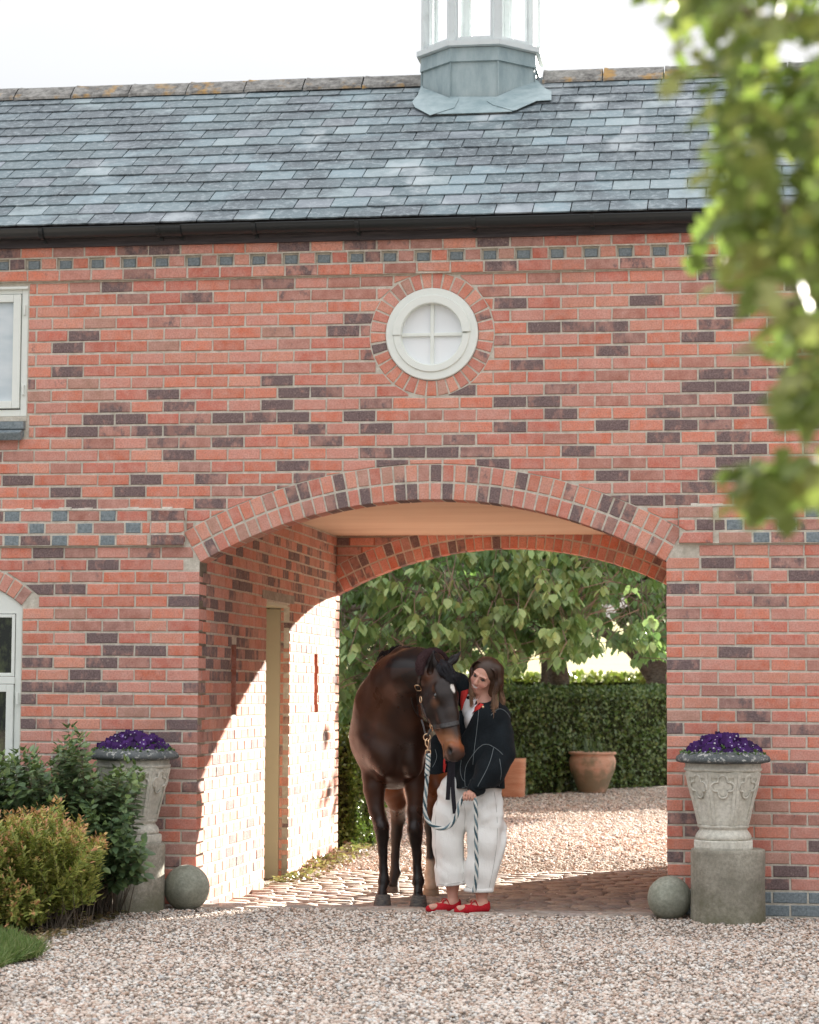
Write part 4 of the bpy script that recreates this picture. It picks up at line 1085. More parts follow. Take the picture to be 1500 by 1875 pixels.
r2, n2 = shrub('golden_shrub', 'low golden shrub with orange tipped shoots at the edge of the lawn', (at(40, 1690, -1.6).x, -1.6, 0), g2, 900, .040, .74,
      [(.54, .54, .15), (.60, .56, .18), (.44, .48, .13), (.34, .41, .11)], [(.74, .40, .20), (.68, .52, .18), (.72, .34, .20)], .0145, rs, .003, pair=3, upright=.9)
print('shrub leaves', n1, n2)

# ---- hedges
def hedge(name, label, path, width, height, n, cols, lsize, rs, both=True):
    root = empty(name, (path[0][0], path[0][1], 0), label=label, cat='hedge'); off = np.array([path[0][0], path[0][1], 0])
    P = []; N_ = []; core = Acc(); Ls = [math.hypot(path[i + 1][0] - path[i][0], path[i + 1][1] - path[i][1]) for i in range(len(path) - 1)]; T = sum(Ls)
    for i in range(len(path) - 1):
        (x0, y0), (x1, y1) = path[i], path[i + 1]; L = Ls[i]; tx, ty = (x1 - x0) / L, (y1 - y0) / L; nx_, ny_ = ty, -tx
        q = [(x0 - tx * .1 + nx_ * s * (width / 2 - .10), y0 - ty * .1 + ny_ * s * (width / 2 - .10)) for s in (1, -1)] + [(x1 + tx * .1 + nx_ * s * (width / 2 - .10), y1 + ty * .1 + ny_ * s * (width / 2 - .10)) for s in (-1, 1)]
        core.add([(a_ - off[0], b_ - off[1], 0) for a_, b_ in q] + [(a_ - off[0], b_ - off[1], height - .12) for a_, b_ in q], box(0, 1, 0, 1, 0, 1)[1], (.012, .02, .01, 1))
        m = int(n * L / T)
        for _ in range(m):
            t = rs.uniform(-.05, 1.05) * L; u = rs.rand() * (height * 2 + width)
            bump = .13 * mnoise.noise(Vector((x0 + tx * t, y0 + ty * t, u)) * 1.7) + .07 * mnoise.noise(Vector((x0 + tx * t, y0 + ty * t, u)) * 7)
            if u < height: s, z, nn = 1, u, (nx_, ny_, .25)
            elif u < height + width: s, z, nn = 1 - 2 * (u - height) / width, height, (0, 0, 1)
            else: s, z, nn = -1, u - height - width, (-nx_, -ny_, .25)
            rd = -abs(rs.normal(0, .05)) + bump; z_ = z if nn[2] < 1 else z + rd
            k = s * (width / 2 + (rd if nn[2] < 1 else 0)); z_ = min(z_, height + bump * .6)
            P.append((x0 + tx * t + nx_ * k - off[0], y0 + ty * t + ny_ * k - off[1], z_)); N_.append(nn)
    for (ex, ey), (qx, qy) in ((path[-1], path[-2]), (path[0], path[1])):      # rounded ends
        L = math.hypot(ex - qx, ey - qy); tx, ty = (ex - qx) / L, (ey - qy) / L
        for _ in range(int(n / T * width * .8)):
            a_ = rs.uniform(-1.57, 1.57); z = rs.uniform(0, height); rad = .17 * (1 - (z / height) ** 6 * .6) + .05 * mnoise.noise(Vector((a_ * 3, z * 4, ex))); u_ = math.sin(a_) * (width / 2 - .02)
            P.append((ex + tx * rad * (.6 + .5 * math.cos(a_)) + ty * u_ - off[0], ey + ty * rad * (.6 + .5 * math.cos(a_)) - tx * u_ - off[1], z)); N_.append((tx, ty, .3))
    P = np.array(P); m = len(P); N_ = np.array(N_, float) + unit(m, rs) * .8
    d = unit(m, rs) + np.array([0, 0, .4]); V, F, Cc = leaves(P, d, N_, rs.uniform(.7, 1.3, m) * lsize, np.full(m, 1.2), pal(cols, m, .25, rs))
    link('core', core.mesh('core'), root, M['hedgecore']); link('foliage', fastmesh('foliage', V, F, Cc), root, M['leafgloss']); return root
b = NB('hedge inside twigs', .95, .1); n = b.noise(20, 4, .7); b.col(b.mix(b.rng(n, .35, .65), (.012, .018, .008), (.05, .06, .025))); M['hedgecore'] = b.m
hc = [(.08, .13, .04), (.10, .17, .045), (.06, .10, .03), (.17, .24, .07)]
hedge('clipped_hedge', 'long dark green clipped hedge running behind the terracotta pots', [(-9.2, 12.4), (-3.95, 15.2), (.35, 24.4)], 1.3, 1.46, 60000, hc, .055, rs)
hedge('clipped_hedge', 'short bright green box hedge just behind the left end of the passage', [(-6.0, 6.7), (-3.12, 6.35)], 1.05, 1.03, 26000, [(.10, .17, .03), (.14, .21, .04), (.07, .12, .025)], .034, rs)
hedge('clipped_hedge', 'sunlit yellow green hedge far back beyond the trees', [(-22, 33), (14, 33)], 1.6, 1.75, 26000, [(.28, .30, .05), (.22, .27, .05), (.32, .33, .08)], .12, rs)

# ---- cherry trees with drooping bunches of big leaves
def trunk_tube(pts, rads, seg=14, amp=.03, seed=0):
    v, f = tube(pts, rads, seg); o = []
    for p in v:
        q = Vector(p); o.append(tuple(q + Vector((mnoise.noise(q * 3 + Vector((seed, 0, 0))), mnoise.noise(q * 3.3 + Vector((0, seed, 5))), 0)) * amp))
    return o, f
def in_light_path(c):
    """true where a bunch of leaves would stand in the sun that reaches the passage"""
    dy = c[1] - DEP; x0 = c[0] - dy * SUN_DIR.x / SUN_DIR.y; z0 = c[2] - dy * SUN_DIR.z / SUN_DIR.y
    return -3.5 < x0 < .5 and -.3 < z0 < 2.95
def cherry(label, base, crown_fn, nfront, limbs, rs, cols, nobj=0, th=.16, size=.138, top=3.3, nhi=520):
    bx, by = base; root = empty('cherry_tree', (bx, by, 0), label=label, cat='tree'); O = np.array([bx, by, 0])
    pts = catmull([(0, 0, -.1), (.03, .0, 1.0), (-.03, .02, 2.0), (-.12, -.1, top)], 7)
    tr = link('trunk', None or (lambda a: (a.add(*trunk_tube(pts, [th * (1.25 - .5 * i / len(pts)) for i in range(len(pts))]), (1, 1, 1, 1)), a.mesh('trunk', True))[1])(Acc()), root, M['bark'])
    for lm in limbs:
        a = Acc(); p = catmull([Vector(q) - Vector(O) for q in lm[0]], 7); a.add(*trunk_tube(p, [lm[1] * (1.05 - .75 * i / len(p)) for i in range(len(p))], 9, .03, 3)); link('branch', a.mesh('branch', True), root, M['bark'])
    P = []; D = []; Nn = []; S = []; Cc = []; tw = Acc()
    for i in range(nfront + nhi):
        c, sc = crown_fn(rs) if i < nfront else ((bx + rs.normal(0, 1.9) - .8, 9.6 + rs.rand() ** 1.2 * (by - 8), 3.25 + 2.4 * rs.rand() ** 1.1), 1.3)  # clusters above view are added to shade the lower leaves
        c = np.array(c)
        if in_light_path(c) and (i >= nfront or rs.rand() < .9): continue
        k = rs.randint(4, 8); back = np.array([rs.normal(0, .6), .4 + abs(rs.normal(0, .6)), rs.uniform(.2, 1.0)]); back /= np.linalg.norm(back)
        if rs.rand() < .55:
            L = rs.uniform(.3, .9); p0 = c + back * L; pm = c + back * L * .5 + np.array([0, 0, .06]) + rs.normal(0, .05, 3)
            tw.add(*tube([tuple(p0 - O), tuple(pm - O), tuple(c - O)], [.008, .006, .004], 4, False), (.2, .17, .14, 1))
        lean = -back * .5
        ccol = np.array(cols[rs.randint(len(cols))]) * rs.uniform(.75, 1.25)
        for j in range(k):
            az = rs.uniform(0, 6.28); d = np.array([math.cos(az) * .75, math.sin(az) * .75, -rs.uniform(.35, 1.3)]) + lean * .6
            P.append(c + rs.normal(0, .03, 3) - lean * .1 * j * .3); D.append(d); nn = np.array([math.cos(az), math.sin(az), 1.1]) + rs.normal(0, .25, 3); Nn.append(nn)
            S.append(size * sc * rs.uniform(.75, 1.2)); Cc.append(ccol * rs.uniform(.85, 1.15))
    P = np.array(P) - O; D = np.array(D); Nn = np.array(Nn); S = np.array(S); Cc = np.array(Cc); n = len(P)
    order = np.argsort(P[:, 1]); q = order[:nobj]; r = order[nobj:]
    if nobj:
        base_me = []
        for v_ in range(8):
            V, F, C2 = leaves(np.zeros((1, 3)), np.array([[1., 0, 0]]), np.array([[0., 0, 1.]]), np.array([1.]), np.array([1.0 + .04 * (v_ - 4)]), np.array([Cc[order[v_ * 7]]]))
            me = fastmesh('leaf', V, F, C2); me.materials.append(M['leaf']); base_me.append(me)
        for idx in q:
            o = bpy.data.objects.new('leaf', base_me[idx % 8]); COL.objects.link(o); o.parent = root; o.location = P[idx]
            d = Vector(D[idx]).normalized(); s_ = Vector(Nn[idx]).cross(d).normalized(); n_ = d.cross(s_)
            o.rotation_euler = Matrix((d, s_, n_)).transposed().to_euler(); o.scale = (S[idx],) * 3
    V, F, C2 = leaves(P[r], D[r], Nn[r], S[r], np.full(len(r), 1.0), Cc[r])
    link('crown', fastmesh('crown', V, F, C2), root, M['leaf']); link('twigs', tw.mesh('twigs'), root, M['twig']); return root
CR_OUT = [(560, 960), (1260, 960), (1260, 1190), (1205, 1195), (1150, 1215), (1120, 1180), (1080, 1190), (1020, 1215), (985, 1180), (960, 1205), (930, 1235), (870, 1220), (800, 1215), (740, 1260), (690, 1290), (650, 1320), (560, 1300)]
def crown1(rs):
    while True:
        q = (rs.uniform(560, 1100), rs.uniform(960, 1310))
        if polyin(q, CR_OUT):
            u = rs.rand(); Y = (9.3 + 2.6 * u) if rs.rand() < .62 else 13 + 5.5 * u
            if mnoise.noise(Vector((q[0] * .018, q[1] * .03, Y * .4))) < .03: continue
            p = at(q[0], q[1], Y); return (p.x, p.y, p.z), .88 + .25 * rs.rand()
def crown2(rs):
    while True:
        q = (rs.uniform(900, 1300), rs.uniform(940, 1260))
        if polyin(q, CR_OUT) or (q[0] > 1240):
            u = rs.rand(); Y = (10.2 + 2.8 * u) if rs.rand() < .62 else 14 + 5.5 * u
            if mnoise.noise(Vector((q[0] * .018 + 9, q[1] * .03, Y * .4))) < .03: continue
            p = at(q[0], q[1], Y); return (p.x, p.y, p.z), .88 + .25 * rs.rand()
lc = [(.16, .285, .11), (.20, .34, .14), (.125, .235, .09), (.27, .40, .18), (.18, .30, .16)]
t1 = at(1022, 1262, 19.0); t2 = at(1204, 1240, 23.6)
cherry('broad cherry tree with thick trunk behind the hedge, left of the other one', (t1.x, t1.y), crown1, 1750,
       [([(t1.x - .05, t1.y, 1.9), (t1.x - .7, t1.y - 1.2, 2.5), (t1.x - 1.6, t1.y - 3.5, 2.7), (t1.x - 2.2, t1.y - 6, 2.4)], .11), ([(t1.x, t1.y, 2.0), (t1.x + .5, t1.y - 1.5, 2.8), (t1.x + .5, t1.y - 4, 3.2), (t1.x + .2, t1.y - 7, 3.2)], .10), ([(t1.x, t1.y, 2.3), (t1.x - 1.3, t1.y + .5, 3.2), (t1.x - 3.4, t1.y - 1, 3.9)], .09)],
       rs, lc, 220)
HI = 1
cherry('second cherry tree with leaning fork, partly hidden by the right side of the arch', (t2.x, t2.y), crown2, 1250,
       [([(t2.x, t2.y, 1.6), (t2.x - .5, t2.y - .3, 2.2), (t2.x - 1.2, t2.y - 1.2, 2.6), (t2.x - 1.5, t2.y - 4, 3.0)], .13), ([(t2.x, t2.y, 2.0), (t2.x + .6, t2.y - 1, 3.0), (t2.x + .5, t2.y - 5, 3.6)], .11)],
       rs, lc, 80, .20)
# bright top and outer crown above the arch, which shades the lower leaves
def crown_hi(rs):
    p = (rs.uniform(-8, 2.5), rs.uniform(11, 22), 0); z = 3.2 + 2.6 * rs.rand() ** .8; return (p[0], p[1], z), 1.3
# dense trees further back
def far_tree(x, y, h, w, label, rs, n=2600, cols=((.07, .115, .04), (.10, .16, .055), (.055, .09, .035))):
    root = empty('broadleaf_tree', (x, y, 0), label=label, cat='tree')
    a = Acc(); a.add(*trunk_tube(catmull([(0, 0, -.2), (.1, 0, h * .25), (-.1, .1, h * .6)], 5), [.28 - .012 * i for i in range(11)], 9, .06)); link('trunk', a.mesh('trunk', True), root, M['bark'])
    cl = [(rs.normal(0, .42) * w / 2 * 1.3, rs.normal(0, .4) * w / 2, h * (.42 + .52 * rs.rand())) for _ in range(26)]
    c = np.array([cl[i] for i in rs.randint(0, 26, n)]) + unit(n, rs) * rs.uniform(.35, 1.05, (n, 1)) * w * .17
    c = c[np.array([not in_light_path(q + np.array([x, y, 0])) for q in c])]; n = len(c)
    V, F, C2 = leaves(c, unit(n, rs) + np.array([0, 0, -.4]), unit(n, rs) + np.array([0, 0, .8]), rs.uniform(.22, .42, n) * h / 7, np.full(n, 1.3), pal(cols, n, .3, rs)); link('crown', fastmesh('crown', V, F, C2), root, M['leaf'])
far_tree(-7.5, 27, 7.5, 6.5, 'dark rounded tree behind the hedge, left part hidden by the horse', rs, 9000)
far_tree(-3.4, 30.5, 7, 5.5, 'dark leafy tree between the two cherry trunks further back', rs, 8000)
far_tree(1.2, 30, 7.5, 6, 'dark tree seen past the right hand cherry trunk', rs, 8000)
far_tree(1.6, 27.0, 10.5, 6.0, 'added tall tree out of view that shades the cherry trees', rs, 16000)  # unseen tree added to keep the sun off the cherries

# ---- overhanging branch close to the lens
FG = [(1172, -40), (1185, 20), (1215, 45), (1240, 40), (1275, 120), (1300, 190), (1290, 230), (1340, 290), (1300, 330), (1350, 380), (1300, 440), (1330, 480), (1340, 520), (1400, 540), (1420, 600), (1450, 680), (1500, 700), (1800, 700), (1800, -220), (1200, -220)]
SPR = [[(1350, 848), (1400, 838), (1500, 845), (1560, 860), (1560, 900), (1440, 905), (1380, 900)], [(1440, 700), (1560, 690), (1560, 780), (1480, 760)]]
fgroot = empty('overhanging_tree', (1.75, -11.2, 0), label='leafy green branch hanging close by at the top right, out of focus', cat='tree'); O = np.array([1.75, -11.2, 0])
P = []; rs2 = np.random.RandomState(3)
while len(P) < 430:
    q = (rs2.uniform(1170, 1800), rs2.uniform(-220, 700))
    if not polyin(q, FG): continue
    if 1230 < q[0] < 1330 and q[1] > 130 and rs2.rand() < .30: continue
    if 60 < q[1] < 125 and 1290 < q[0] < 1460 and rs2.rand() < .8: continue
    p = at(q[0], q[1], rs2.uniform(-12.3, -11.2)); P.append((p.x, p.y, p.z))
for spr, m in zip(SPR, (22, 12)):
    k = 0
    while k < m:
        q = (rs2.uniform(1340, 1560), rs2.uniform(690, 910))
        if polyin(q, spr): p = at(q[0], q[1], rs2.uniform(-12.0, -11.7)); P.append((p.x, p.y, p.z)); k += 1
P = np.array(P); n0 = len(P); tip = P.copy()
k = 4; P = np.repeat(P, k, axis=0) + rs2.normal(0, .012, (n0 * k, 3)); n = len(P)
D = np.stack([rs2.normal(-.3, .8, n), rs2.normal(0, .8, n), -rs2.uniform(0, 1.3, n)], 1)
LT3 = np.array([(0, 0, 0), (.45, 0, -.03), (1, 0, -.10), (.18, .30, .05), (.45, .16, .03), (.66, .36, .02), (.18, -.30, .05), (.45, -.16, .03), (.66, -.36, .02)])
LF3 = [(0, 1, 4, 3), (1, 2, 5, 4), (0, 6, 7, 1), (1, 7, 8, 2)]
V, F, Cc = leaves(P - O, D, np.stack([rs2.normal(0, .5, n), rs2.normal(0, .5, n), np.ones(n)], 1), rs2.uniform(.035, .06, n), np.full(n, 1.0), pal([(.17, .21, .06), (.22, .25, .07), (.13, .17, .045), (.34, .34, .11)], n, .2, rs2), LT3, LF3)
link('crown', fastmesh('crown', V, F, Cc), fgroot, M['leaf'])
a = Acc(); a.add(*trunk_tube(catmull([(0, 0, -.1), (.05, .05, 1.2), (-.02, .0, 2.2), (.1, .1, 3.2)], 6), [.11 - .003 * i for i in range(19)], 12, .02)); link('trunk', a.mesh('trunk', True), fgroot, M['bark'])
tw = Acc()
for (a0, b0) in (((1520, 40), (1230, 20)), ((1550, 200), (1330, 230)), ((1560, 380), (1340, 400)), ((1560, 560), (1440, 560)), ((1600, 850), (1380, 868)), ((1600, 720), (1460, 720))):
    p = at(*a0, -11.6); q = at(*b0, -11.9); s_ = Vector((1.75, -11.2, max(1.7, p.z + .1)))
    tw.add(*tube([tuple(x - Vector(O)) for x in catmull([s_, p, (p + q) / 2 + Vector((0, 0, .01)), q], 5)], [.014 - .0008 * i for i in range(16)], 6, False), (1, 1, 1, 1))
link('branch', tw.mesh('branch', True), fgroot, M['twig'])

# ---- stone urns, plinths and balls
def quatrefoil(r, tube_r):
    pts = []
    for q in range(4):
        a0 = math.pi / 2 * q; cx, cy = r * .62 * math.cos(a0), r * .62 * math.sin(a0)
        for t in np.linspace(-1.9, 1.9, 9)[(0 if True else 1):]: pts.append((cx + r * .42 * math.cos(a0 + t), cy + r * .42 * math.sin(a0 + t)))
    return pts
def make_urn(loc, rot, label):
    u = empty('stone_urn', loc, label=label, cat='urn', group='carved stone urns on plinths each side of the arch'); u.rotation_euler = (0, 0, rot)
    def oc(levels, name, mat, n=8, bev=0):
        v, f = octprism(levels); return mobj(name, (v, f), mat, u)
    oc([(.178, 0), (.182, .012), (.182, .05), (.176, .056)], 'foot', M['urn'])
    v, f = lathe([(.170, .057), (.176, .075), (.168, .095), (.150, .118), (.148, .128), (.160, .134), (.163, .146), (.156, .156)], 48); mobj('stem', (v, f), M['urn'], u, True)
    Z0, Z1, R0, R1 = .150, .478, .150, .226
    oc([(R0, Z0), (R1, Z1), (R1, Z1 + .008)], 'bowl', M['urn'])
    v, f = lathe([(.228, Z1 + .004), (.242, Z1 + .010), (.246, Z1 + .022), (.236, Z1 + .032), (.238, Z1 + .055), (.23, Z1 + .06)], 48); mobj('collar', (v, f), M['urn'], u, True)
    # rim: thick rolled edge, hollow for the soil
    prof = [(.225, Z1 + .056), (.262, Z1 + .058), (.292, Z1 + .066), (.300, Z1 + .078), (.290, Z1 + .098), (.262, Z1 + .118), (.236, Z1 + .130), (.212, Z1 + .130), (.205, Z1 + .10), (.2, Z1 + .09)]
    v, f = lathe(prof, 64); v = [(x * (1 + .010 * mnoise.noise(Vector((x, y, z)) * 14)), y * (1 + .010 * mnoise.noise(Vector((x, y, z)) * 14)), z + .003 * mnoise.noise(Vector((x, y, z)) * 22)) for x, y, z in v]
    mobj('rim', (v, f), M['urnrim'], u, True)
    mobj('soil', lathe([(.206, Z1 + .095), (.206, Z1 + .102)], 32), M['soil'], u)
    tilt = math.atan2(R1 - R0, Z1 - Z0)
    for i in range(8):
        t = math.pi / 4 * i
        def pt(uu, z, off):
            r = R0 + (R1 - R0) * (z - Z0) / (Z1 - Z0) + off
            return (r * math.cos(t) - uu * math.sin(t), r * math.sin(t) + uu * math.cos(t), z)
        hw = lambda z: (R0 + (R1 - R0) * (z - Z0) / (Z1 - Z0)) * math.tan(math.pi / 8)
        a = Acc()
        for s in (-1, 1):      # raised stiles at the corners
            zs = (Z0 + .002, Z1); q = []
            for z in zs:
                for uu in (s * hw(z) * 1.005, s * (hw(z) - .020)): q += [pt(uu, z, .010 if abs(uu) < hw(z) else .004), pt(uu, z, -.01)]
            a.add(q, [(0, 4, 6, 2), (1, 3, 7, 5), (2, 6, 7, 3), (0, 1, 5, 4), (4, 5, 7, 6), (0, 2, 3, 1)])
        for z, h in ((Z1 - .030, .030), (Z0 + .004, .030)):
            w = hw(z) - .018; q = [pt(s * w, zz, o) for zz in (z, z + h) for s in (-1, 1) for o in (.0085, -.01)]
            a.add(q, [(0, 2, 6, 4), (1, 5, 7, 3), (0, 1, 3, 2), (4, 6, 7, 5), (0, 4, 5, 1), (2, 3, 7, 6)])
        me = a.mesh('panel_frame'); bm = bmesh.new(); bm.from_mesh(me); bmesh.ops.recalc_face_normals(bm, faces=bm.faces[:]); bm.to_mesh(me); bm.free(); link('panel_frame', me, u, M['urn'])
        zc = Z1 - .085; rq = hw(zc) * .80; pts = quatrefoil(rq, .006); P3 = [Vector(pt(x, zc + y, .006)) for x, y in pts]; P3.append(P3[0])
        mobj('quatrefoil', tube(P3, .0075, 6, False), M['urn'], u, True)
        fp = [(x * .80, y * .80) for x, y in pts]; q = [pt(x, zc + y, .006) for x, y in fp] + [pt(x, zc + y, -.008) for x, y in fp]; k = len(fp)
        mobj('quatrefoil_boss', (q, [tuple(range(k)), tuple(range(2 * k - 1, k - 1, -1))] + [(i_, k + i_, k + (i_ + 1) % k, (i_ + 1) % k) for i_ in range(k)]), M['urn'], u)
    return u
PZ = {}
def plinth(px, ytop, ybot, wpx, Y, label, seed):
    c = at(px, ytop, Y); sc = FPX / (c - CAM).dot(FW); r = wpx / 2 / sc; zt = c.z
    prof = [(r * .97, -.06), (r * 1.0, 0), (r * .99, zt * .5), (r, zt - .02), (r * .985, zt - .004), (r * .95, zt)]
    v, f = lathe(prof, 56); v = [(x + .006 * mnoise.noise(Vector((x, y, z + seed)) * 5), y + .006 * mnoise.noise(Vector((x, y, z + seed + 9)) * 5), z) for x, y, z in v]
    a = Acc(); a.add(v, f); me = a.mesh('plinth', True)
    o = link('stone_plinth', me, None, M['ped'], label=label, cat='plinth', group='cylindrical stone plinths each side of the arch'); o.location = (c.x, Y, 0); return o, zt
pr_, zr = plinth(1333, 1554, 1683, 136, -.27, 'weathered cylindrical stone plinth under the urn on the right', 1)
pl_, zl = plinth(238, 1542, 1672, 130, -.30, 'weathered cylindrical stone plinth under the urn on the left', 4)
c = at(1325, 1552, -.27); make_urn((c.x, -.27, zr), math.pi / 8 * 0 + .0, 'carved stone urn of purple pansies to the right of the arch'); URR = Vector((c.x, -.27, zr))
c = at(242, 1541, -.30); make_urn((c.x, -.30, zl), .40, 'carved stone urn of purple pansies to the left of the arch'); URL = Vector((c.x, -.30, zl))
def ball(px, py, rpx, Y, label):
    c = at(px, py, Y); r = rpx / (FPX / (c - CAM).dot(FW)); bm = bmesh.new(); bmesh.ops.create_icosphere(bm, subdivisions=5, radius=r)
    for v in bm.verts: v.co *= 1 + .006 * mnoise.noise(v.co * 14 + c) + .008 * mnoise.noise(v.co * 4)
    me = bpy.data.meshes.new('ball'); bm.to_mesh(me); bm.free(); me.shade_smooth(); o = link('stone_ball', me, None, M['ball'], label=label, cat='stone ball', group='round stone balls at the foot of the arch'); o.location = (c.x, Y, r - .018); return o
ball(1226, 1632, 40.5, -.17, 'greenish stone ball on the gravel at the right foot of the arch')
ball(342, 1620, 42, -.17, 'greenish stone ball on the gravel at the left foot of the arch')
# pansies
b = NB('pansy petals', .6, .2); c, a_ = b.attr(); b.col(c); M['petal'] = b.m
def pansies(base, label, seed):
    rs = np.random.RandomState(seed); root = empty('pansies', base + Vector((0, 0, .57)), label=label, cat='flowers', group='purple pansies planted in the stone urns')
    n = 2200; t = rs.uniform(0, 6.28, n); r = .262 * np.sqrt(rs.rand(n)); z = .085 * np.maximum(0, 1 - (r / .27) ** 2) * rs.rand(n) + .012
    V, F, C2 = leaves(np.stack([r * np.cos(t), r * np.sin(t), z], 1), unit(n, rs) + np.array([0, 0, .5]), unit(n, rs) + np.array([0, 0, 1]), rs.uniform(.018, .034, n), np.full(n, 1.), pal([(.08, .15, .05), (.11, .19, .07)], n, .2, rs)); link('leaves', fastmesh('leaves', V, F, C2), root, M['leaf'])
    a = Acc()
    for i in range(380):
        t = rs.uniform(0, 6.28); r = .24 * math.sqrt(rs.rand()); h = .015 + .115 * max(0, 1 - (r / .262) ** 2.2) * rs.uniform(.45, 1.15)
        p = Vector((r * math.cos(t), r * math.sin(t) , h)); d = Vector((math.cos(t) * r * 2.4 + rs.normal(0, .35), math.sin(t) * r * 2.4 - .7 + rs.normal(0, .3), .55 + rs.normal(0, .3))).normalized()
        q = d.to_track_quat('Z', 'Y'); s = rs.uniform(.0115, .0155); dk = (.040, .007, .085, 1) if rs.rand() < .7 else (.07, .02, .15, 1) if rs.rand() < .3 else (.022, .005, .045, 1)
        for (ang, rr_, oy, ox, zz) in ((2.1, 1.0, .75, -.62, 0), (1.0, 1.0, .75, .62, .0005), (3.5, .9, -.15, -.8, .001), (-.3, .9, -.15, .8, .0015), (-1.57, 1.1, -.75, 0, .002)):
            vs = [(ox * s + rr_ * s * .85 * math.cos(w), oy * s + rr_ * s * .85 * math.sin(w), zz) for w in np.linspace(0, 6.28, 7)[:-1]]
            a.add([tuple(p + q @ Vector(v_)) for v_ in vs], [tuple(range(6))], dk)
        pl = (.55, .50, .75, 1) if rs.rand() < .75 else (.7, .68, .7, 1)
        if rs.rand() < .62:
            vs = [(s * .42 * math.cos(w), -.18 * s + s * .38 * math.sin(w), .0034) for w in np.linspace(0, 6.28, 6)[:-1]]; a.add([tuple(p + q @ Vector(v_)) for v_ in vs], [tuple(range(5))], pl)
            vs = [(s * .16 * math.cos(w), -.2 * s + s * .14 * math.sin(w), .0042) for w in np.linspace(0, 6.28, 6)[:-1]]; a.add([tuple(p + q @ Vector(v_)) for v_ in vs], [tuple(range(5))], (.02, .005, .03, 1))
    link('blooms', a.mesh('blooms'), root, M['petal'])
pansies(URR, 'deep purple pansies filling the right hand urn', 1); pansies(URL, 'deep purple pansies filling the left hand urn', 2)
# terracotta pots beyond the arch
b = NB('terracotta', .85, .2); sp_ = b.n('ShaderNodeSeparateXYZ'); b.l(b.pos(True), sp_.inputs[0]); n = b.noise(5, 5, .65, stretch=(1, 1, 3)); n2 = b.noise(3.2, 4, .6)
col = b.mix(b.rng(n, .3, .7), (.58, .32, .22), (.72, .48, .37)); col = b.mix(b.rng(b.math('SUBTRACT', n2, b.math('MULTIPLY', sp_.outputs[2], .45)), .25, .46, 0, .8, True), col, (.20, .20, .13)); b.col(col); b.bump(n, .5, .01); M['terra'] = b.m
b = NB('ribbed terracotta', .85, .2); n = b.noise(3, 5, .7, stretch=(1, 1, 9)); b.col(b.mix(b.rng(n, .3, .7), (.60, .26, .15), (.74, .42, .28))); b.bump(n, .8, .02); M['terra2'] = b.m
def spiky(parent, r, z, n, L, rs):
    P = np.stack([rs.normal(0, r * .5, n), rs.normal(0, r * .5, n), np.full(n, z)], 1); d = np.stack([rs.normal(0, .55, n), rs.normal(0, .55, n), np.ones(n)], 1)
    ST_ = np.array([(0, .02, 0), (0, -.02, 0), (.35, .045, .0), (.35, -.045, .0), (.7, .035, -.05), (.7, -.035, -.05), (1, 0, -.18)])
    V, F, C2 = leaves(P, d, unit(n, rs), rs.uniform(.5, 1.1, n) * L, np.full(n, 1.), pal([(.12, .18, .10), (.16, .22, .13), (.10, .15, .07)], n, .2, rs), ST_, [(0, 1, 3, 2), (2, 3, 5, 4)] + [(4, 5, 6)])
    link('leaves', fastmesh('leaves', V, F, C2), parent, M['leaf'])
c = at(1085, 1452, 17.75); pot = empty('plant_pot', (c.x, 17.75, ground_z(c.x, 17.7)), label='wide bulging terracotta pot with a green stained side, standing before the hedge', cat='plant pot')
h = .56; v, f = lathe([(.19, 0), (.20, .02), (.255, .16), (.315, .32), (.335, .43), (.325, .49), (.30, .525), (.33, .54), (.345, .555), (.335, .575), (.30, .575), (.29, .54), (.28, .53)], 48); mobj('body', (v, f), M['terra'], pot, True); mobj('soil', lathe([(.29, .52), (.29, .535)], 24), M['soil'], pot)
spiky(pot, .22, .53, 34, .30, rs)
c = at(938, 1459, 16.2); pot2 = empty('plant_pot', (c.x - .02, 16.2, ground_z(c.x, 16.2)), label='straight sided orange terracotta planter half hidden behind the woman', cat='plant pot')
v = []; f = []; zz = [0, .012] + [.05 + .047 * i for i in range(10)] + [.52]; nn = 32
for j, z in enumerate(zz):
    for i in range(nn):
        t = 2 * math.pi * i / nn; e = 4.5; x = math.copysign(abs(math.cos(t)) ** (2 / e), math.cos(t)); y = math.copysign(abs(math.sin(t)) ** (2 / e), math.sin(t)); r = .20 * (.93 + .07 * z / .52) + .003 * (j % 2)
        v.append((x * r, y * r, z))
for j in range(len(zz) - 1):
    for i in range(nn): k = (i + 1) % nn; f.append((j * nn + i, j * nn + k, (j + 1) * nn + k, (j + 1) * nn + i))
f.append(tuple(range(nn))[::-1]); f.append(tuple((len(zz) - 1) * nn + i for i in range(nn)))
mobj('body', (v, f), M['terra2'], pot2, True); mobj('soil', lathe([(.18, .521), (.18, .526)], 24), M['soil'], pot2); spiky(pot2, .15, .52, 60, .26, rs)
